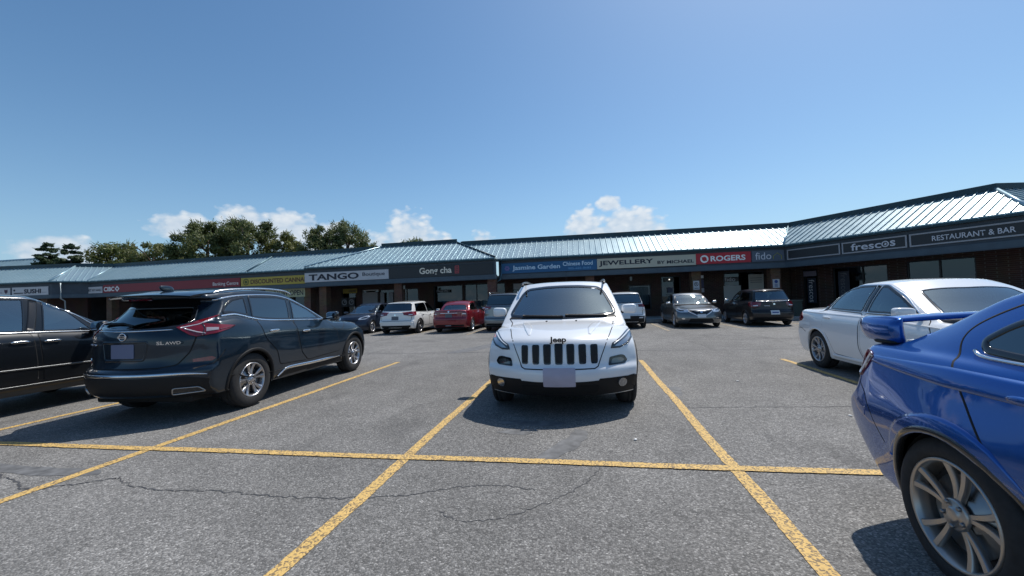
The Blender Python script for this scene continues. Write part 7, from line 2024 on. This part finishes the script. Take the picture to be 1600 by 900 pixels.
def tree(name, label, x, y, H, rad, base, leaf, seed, n=9000, size=0.20, kind='round', spike=1.0, group=None):
    r = random.Random(seed); rs = np.random.RandomState(seed)
    root = empty(name, (x, y, 0)); tag(root, label, 'tree', group or 'trees behind the shops')
    t = MB(); t.tube([(0, 0, 0), (0.05, 0.02, base*0.6), (0, 0, H*0.55), (0.1, 0, H*0.86)], [0.035*H, 0.028*H, 0.016*H, 0.005*H], 8)
    limbs = []
    for i in range(16):
        a = r.uniform(0, 6.28); z0 = r.uniform(base*0.8, H*0.7); l = rad*r.uniform(0.5, 0.95)
        e = Vector((math.cos(a)*l, math.sin(a)*l, z0 + l*(0.75 if kind != 'pine' else 0.1)))
        t.tube([(0, 0, z0), tuple(e*0.5 + Vector((0, 0, z0))*0.5 + Vector((0, 0, 0.1*l))), tuple(e)], [0.012*H, 0.008*H, 0.003*H], 5); limbs.append(e)
    t.build('trunk', BARK, root, smooth=True)
    # clumps on and inside an uneven envelope
    clumps = []
    k = 85 if kind != 'pine' else 75
    for i in range(k):
        if kind == 'pine':
            h = r.random(); z = base + (H-base)*h; rr = rad*(1-h)**0.5*r.uniform(0.35, 1.05); a = r.uniform(0, 6.28)
            clumps.append((rr*math.cos(a), rr*math.sin(a), z, rad*0.42*(1.2-h), 0.45))
        else:
            u = r.uniform(-0.55, 1.0); a = r.uniform(0, 6.28); q = math.sqrt(max(0, 1-u*u))*r.uniform(0.6, 1.02)
            hz = (H-base)/2; cz = base + hz*0.9
            wob = 1 + 0.16*math.sin(3*a + seed) + 0.1*math.sin(5*a)
            clumps.append((rad*q*math.cos(a)*wob, rad*q*math.sin(a)*wob, cz + hz*u*r.uniform(0.8, 1.02), rad*r.uniform(0.13, 0.27), 0.8))
    per = n // len(clumps)
    V = []; F = []
    for (cx, cy, cz, cr, fl) in clumps:
        d = rs.normal(size=(per, 3)); d /= np.linalg.norm(d, axis=1)[:, None]
        rr = cr*rs.uniform(0.35, 1.12, per)**0.6
        p = d*rr[:, None]; p[:, 2] *= fl; p += (cx, cy, cz)
        up = d + np.array([0, 0, 0.35]) + rs.normal(scale=0.45, size=(per, 3)); up /= np.linalg.norm(up, axis=1)[:, None]
        # shoots: the outermost leaves run out in short upright sprays
        a = np.cross(up, rs.normal(size=(per, 3))); a /= np.linalg.norm(a, axis=1)[:, None]
        b = np.cross(up, a)
        s = size*rs.uniform(0.6, 1.35, per)[:, None]
        q0 = p - a*s*0.5; q1 = p + b*s*0.32; q2 = p + a*s*0.6 ; q3 = p - b*s*0.32
        base_i = len(V)
        arr = np.stack([q0, q1, q2, q3], 1).reshape(-1, 3)
        V.extend(map(tuple, arr)); F.extend((base_i+4*i, base_i+4*i+1, base_i+4*i+2, base_i+4*i+3) for i in range(per))
    # sprays sticking out of the outline
    for i in range(int(150*spike)):
        c = clumps[r.randrange(len(clumps))]
        dx, dy = c[0], c[1]; l = math.hypot(dx, dy) + 1e-3
        dirv = Vector((dx/l*0.6 + r.uniform(-.4, .4), dy/l*0.6 + r.uniform(-.4, .4), r.uniform(0.3, 1.3) if kind != 'pine' else r.uniform(-0.1, 0.5))).normalized()
        o = Vector((c[0], c[1], c[2])) + dirv*c[3]*0.8; ln = r.uniform(0.4, 1.0)*rad*0.2
        for j in range(9):
            p = o + dirv*ln*j/9; a = Vector((r.gauss(0, 1), r.gauss(0, 1), r.gauss(0, 1))).normalized(); b = a.cross(dirv)
            if b.length < 0.1: continue
            b.normalize(); s = size*r.uniform(0.6, 1.0)*(1 - 0.05*j)
            k0 = len(V); V.extend([tuple(p - a*s*.5), tuple(p + b*s*.3), tuple(p + a*s*.5), tuple(p - b*s*.3)]); F.append((k0, k0+1, k0+2, k0+3))
    o = new_mesh_obj('crown', V, F, leaf, root, smooth=False)
    return root
LF1 = leaf_mat('leaf_green', (0.085, 0.12, 0.035), (0.15, 0.17, 0.06))
LF2 = leaf_mat('leaf_yellow_green', (0.15, 0.17, 0.045), (0.20, 0.20, 0.06))
LF3 = leaf_mat('leaf_dark', (0.045, 0.08, 0.035), (0.075, 0.11, 0.045))
LF4 = leaf_mat('leaf_olive', (0.10, 0.135, 0.035), (0.16, 0.17, 0.05))
tree('pine_tree', 'dark layered pine above the left end of the roof, left of two', -64.09, 40, 10.10, 2.17, 3.0, LF3, 11, kind='pine', n=16000, size=0.26)
tree('pine_tree', 'dark layered pine above the left end of the roof, right of two', -60.71, 40, 9.76, 2.22, 3.0, LF3, 12, kind='pine', n=16000, size=0.26)
tree('broadleaf_tree', 'low wide olive green tree between the pines and the tall maple', -56.59, 42, 10.24, 3.54, 2.5, LF4, 21, n=16000, size=0.24)
tree('broadleaf_tree', 'low olive green tree touching the left side of the tall maple', -52.45, 43, 10.53, 3.75, 2.5, LF4, 22, n=16000, size=0.24)
tree('maple_tree', 'tall maple, the highest crown above the roof, left half', -44.63, 43, 12.23, 3.66, 3.0, LF1, 31, n=24000, spike=2.5, size=0.24)
tree('maple_tree', 'tall maple, the highest crown above the roof, right half', -40.01, 44, 12.56, 4.06, 3.0, LF1, 32, n=24000, spike=2.5, size=0.24)
tree('broadleaf_tree', 'small yellow green tree in the gap between the two dark maples', -36.39, 46, 10.72, 2.78, 2.2, LF2, 41, n=14000, size=0.22)
tree('maple_tree', 'round spiky maple right of the yellow green tree, left half', -29.19, 43, 10.76, 2.55, 3.0, LF1, 51, n=16000, spike=2.5)
tree('maple_tree', 'round spiky maple right of the yellow green tree, right half', -26.64, 43.5, 11.04, 2.92, 3.0, LF1, 52, n=18000, spike=2.5)
tree('broadleaf_tree', 'tree whose leaf tips just show over the roof of the projecting bay', -21.13, 50, 9.74, 2.85, 3.0, LF1, 61, n=9000)

# ------------------------------------------------------------------ vehicles
make_jeep(); make_murano(); make_accord(); make_lancer(); make_minivan(); make_far_row()
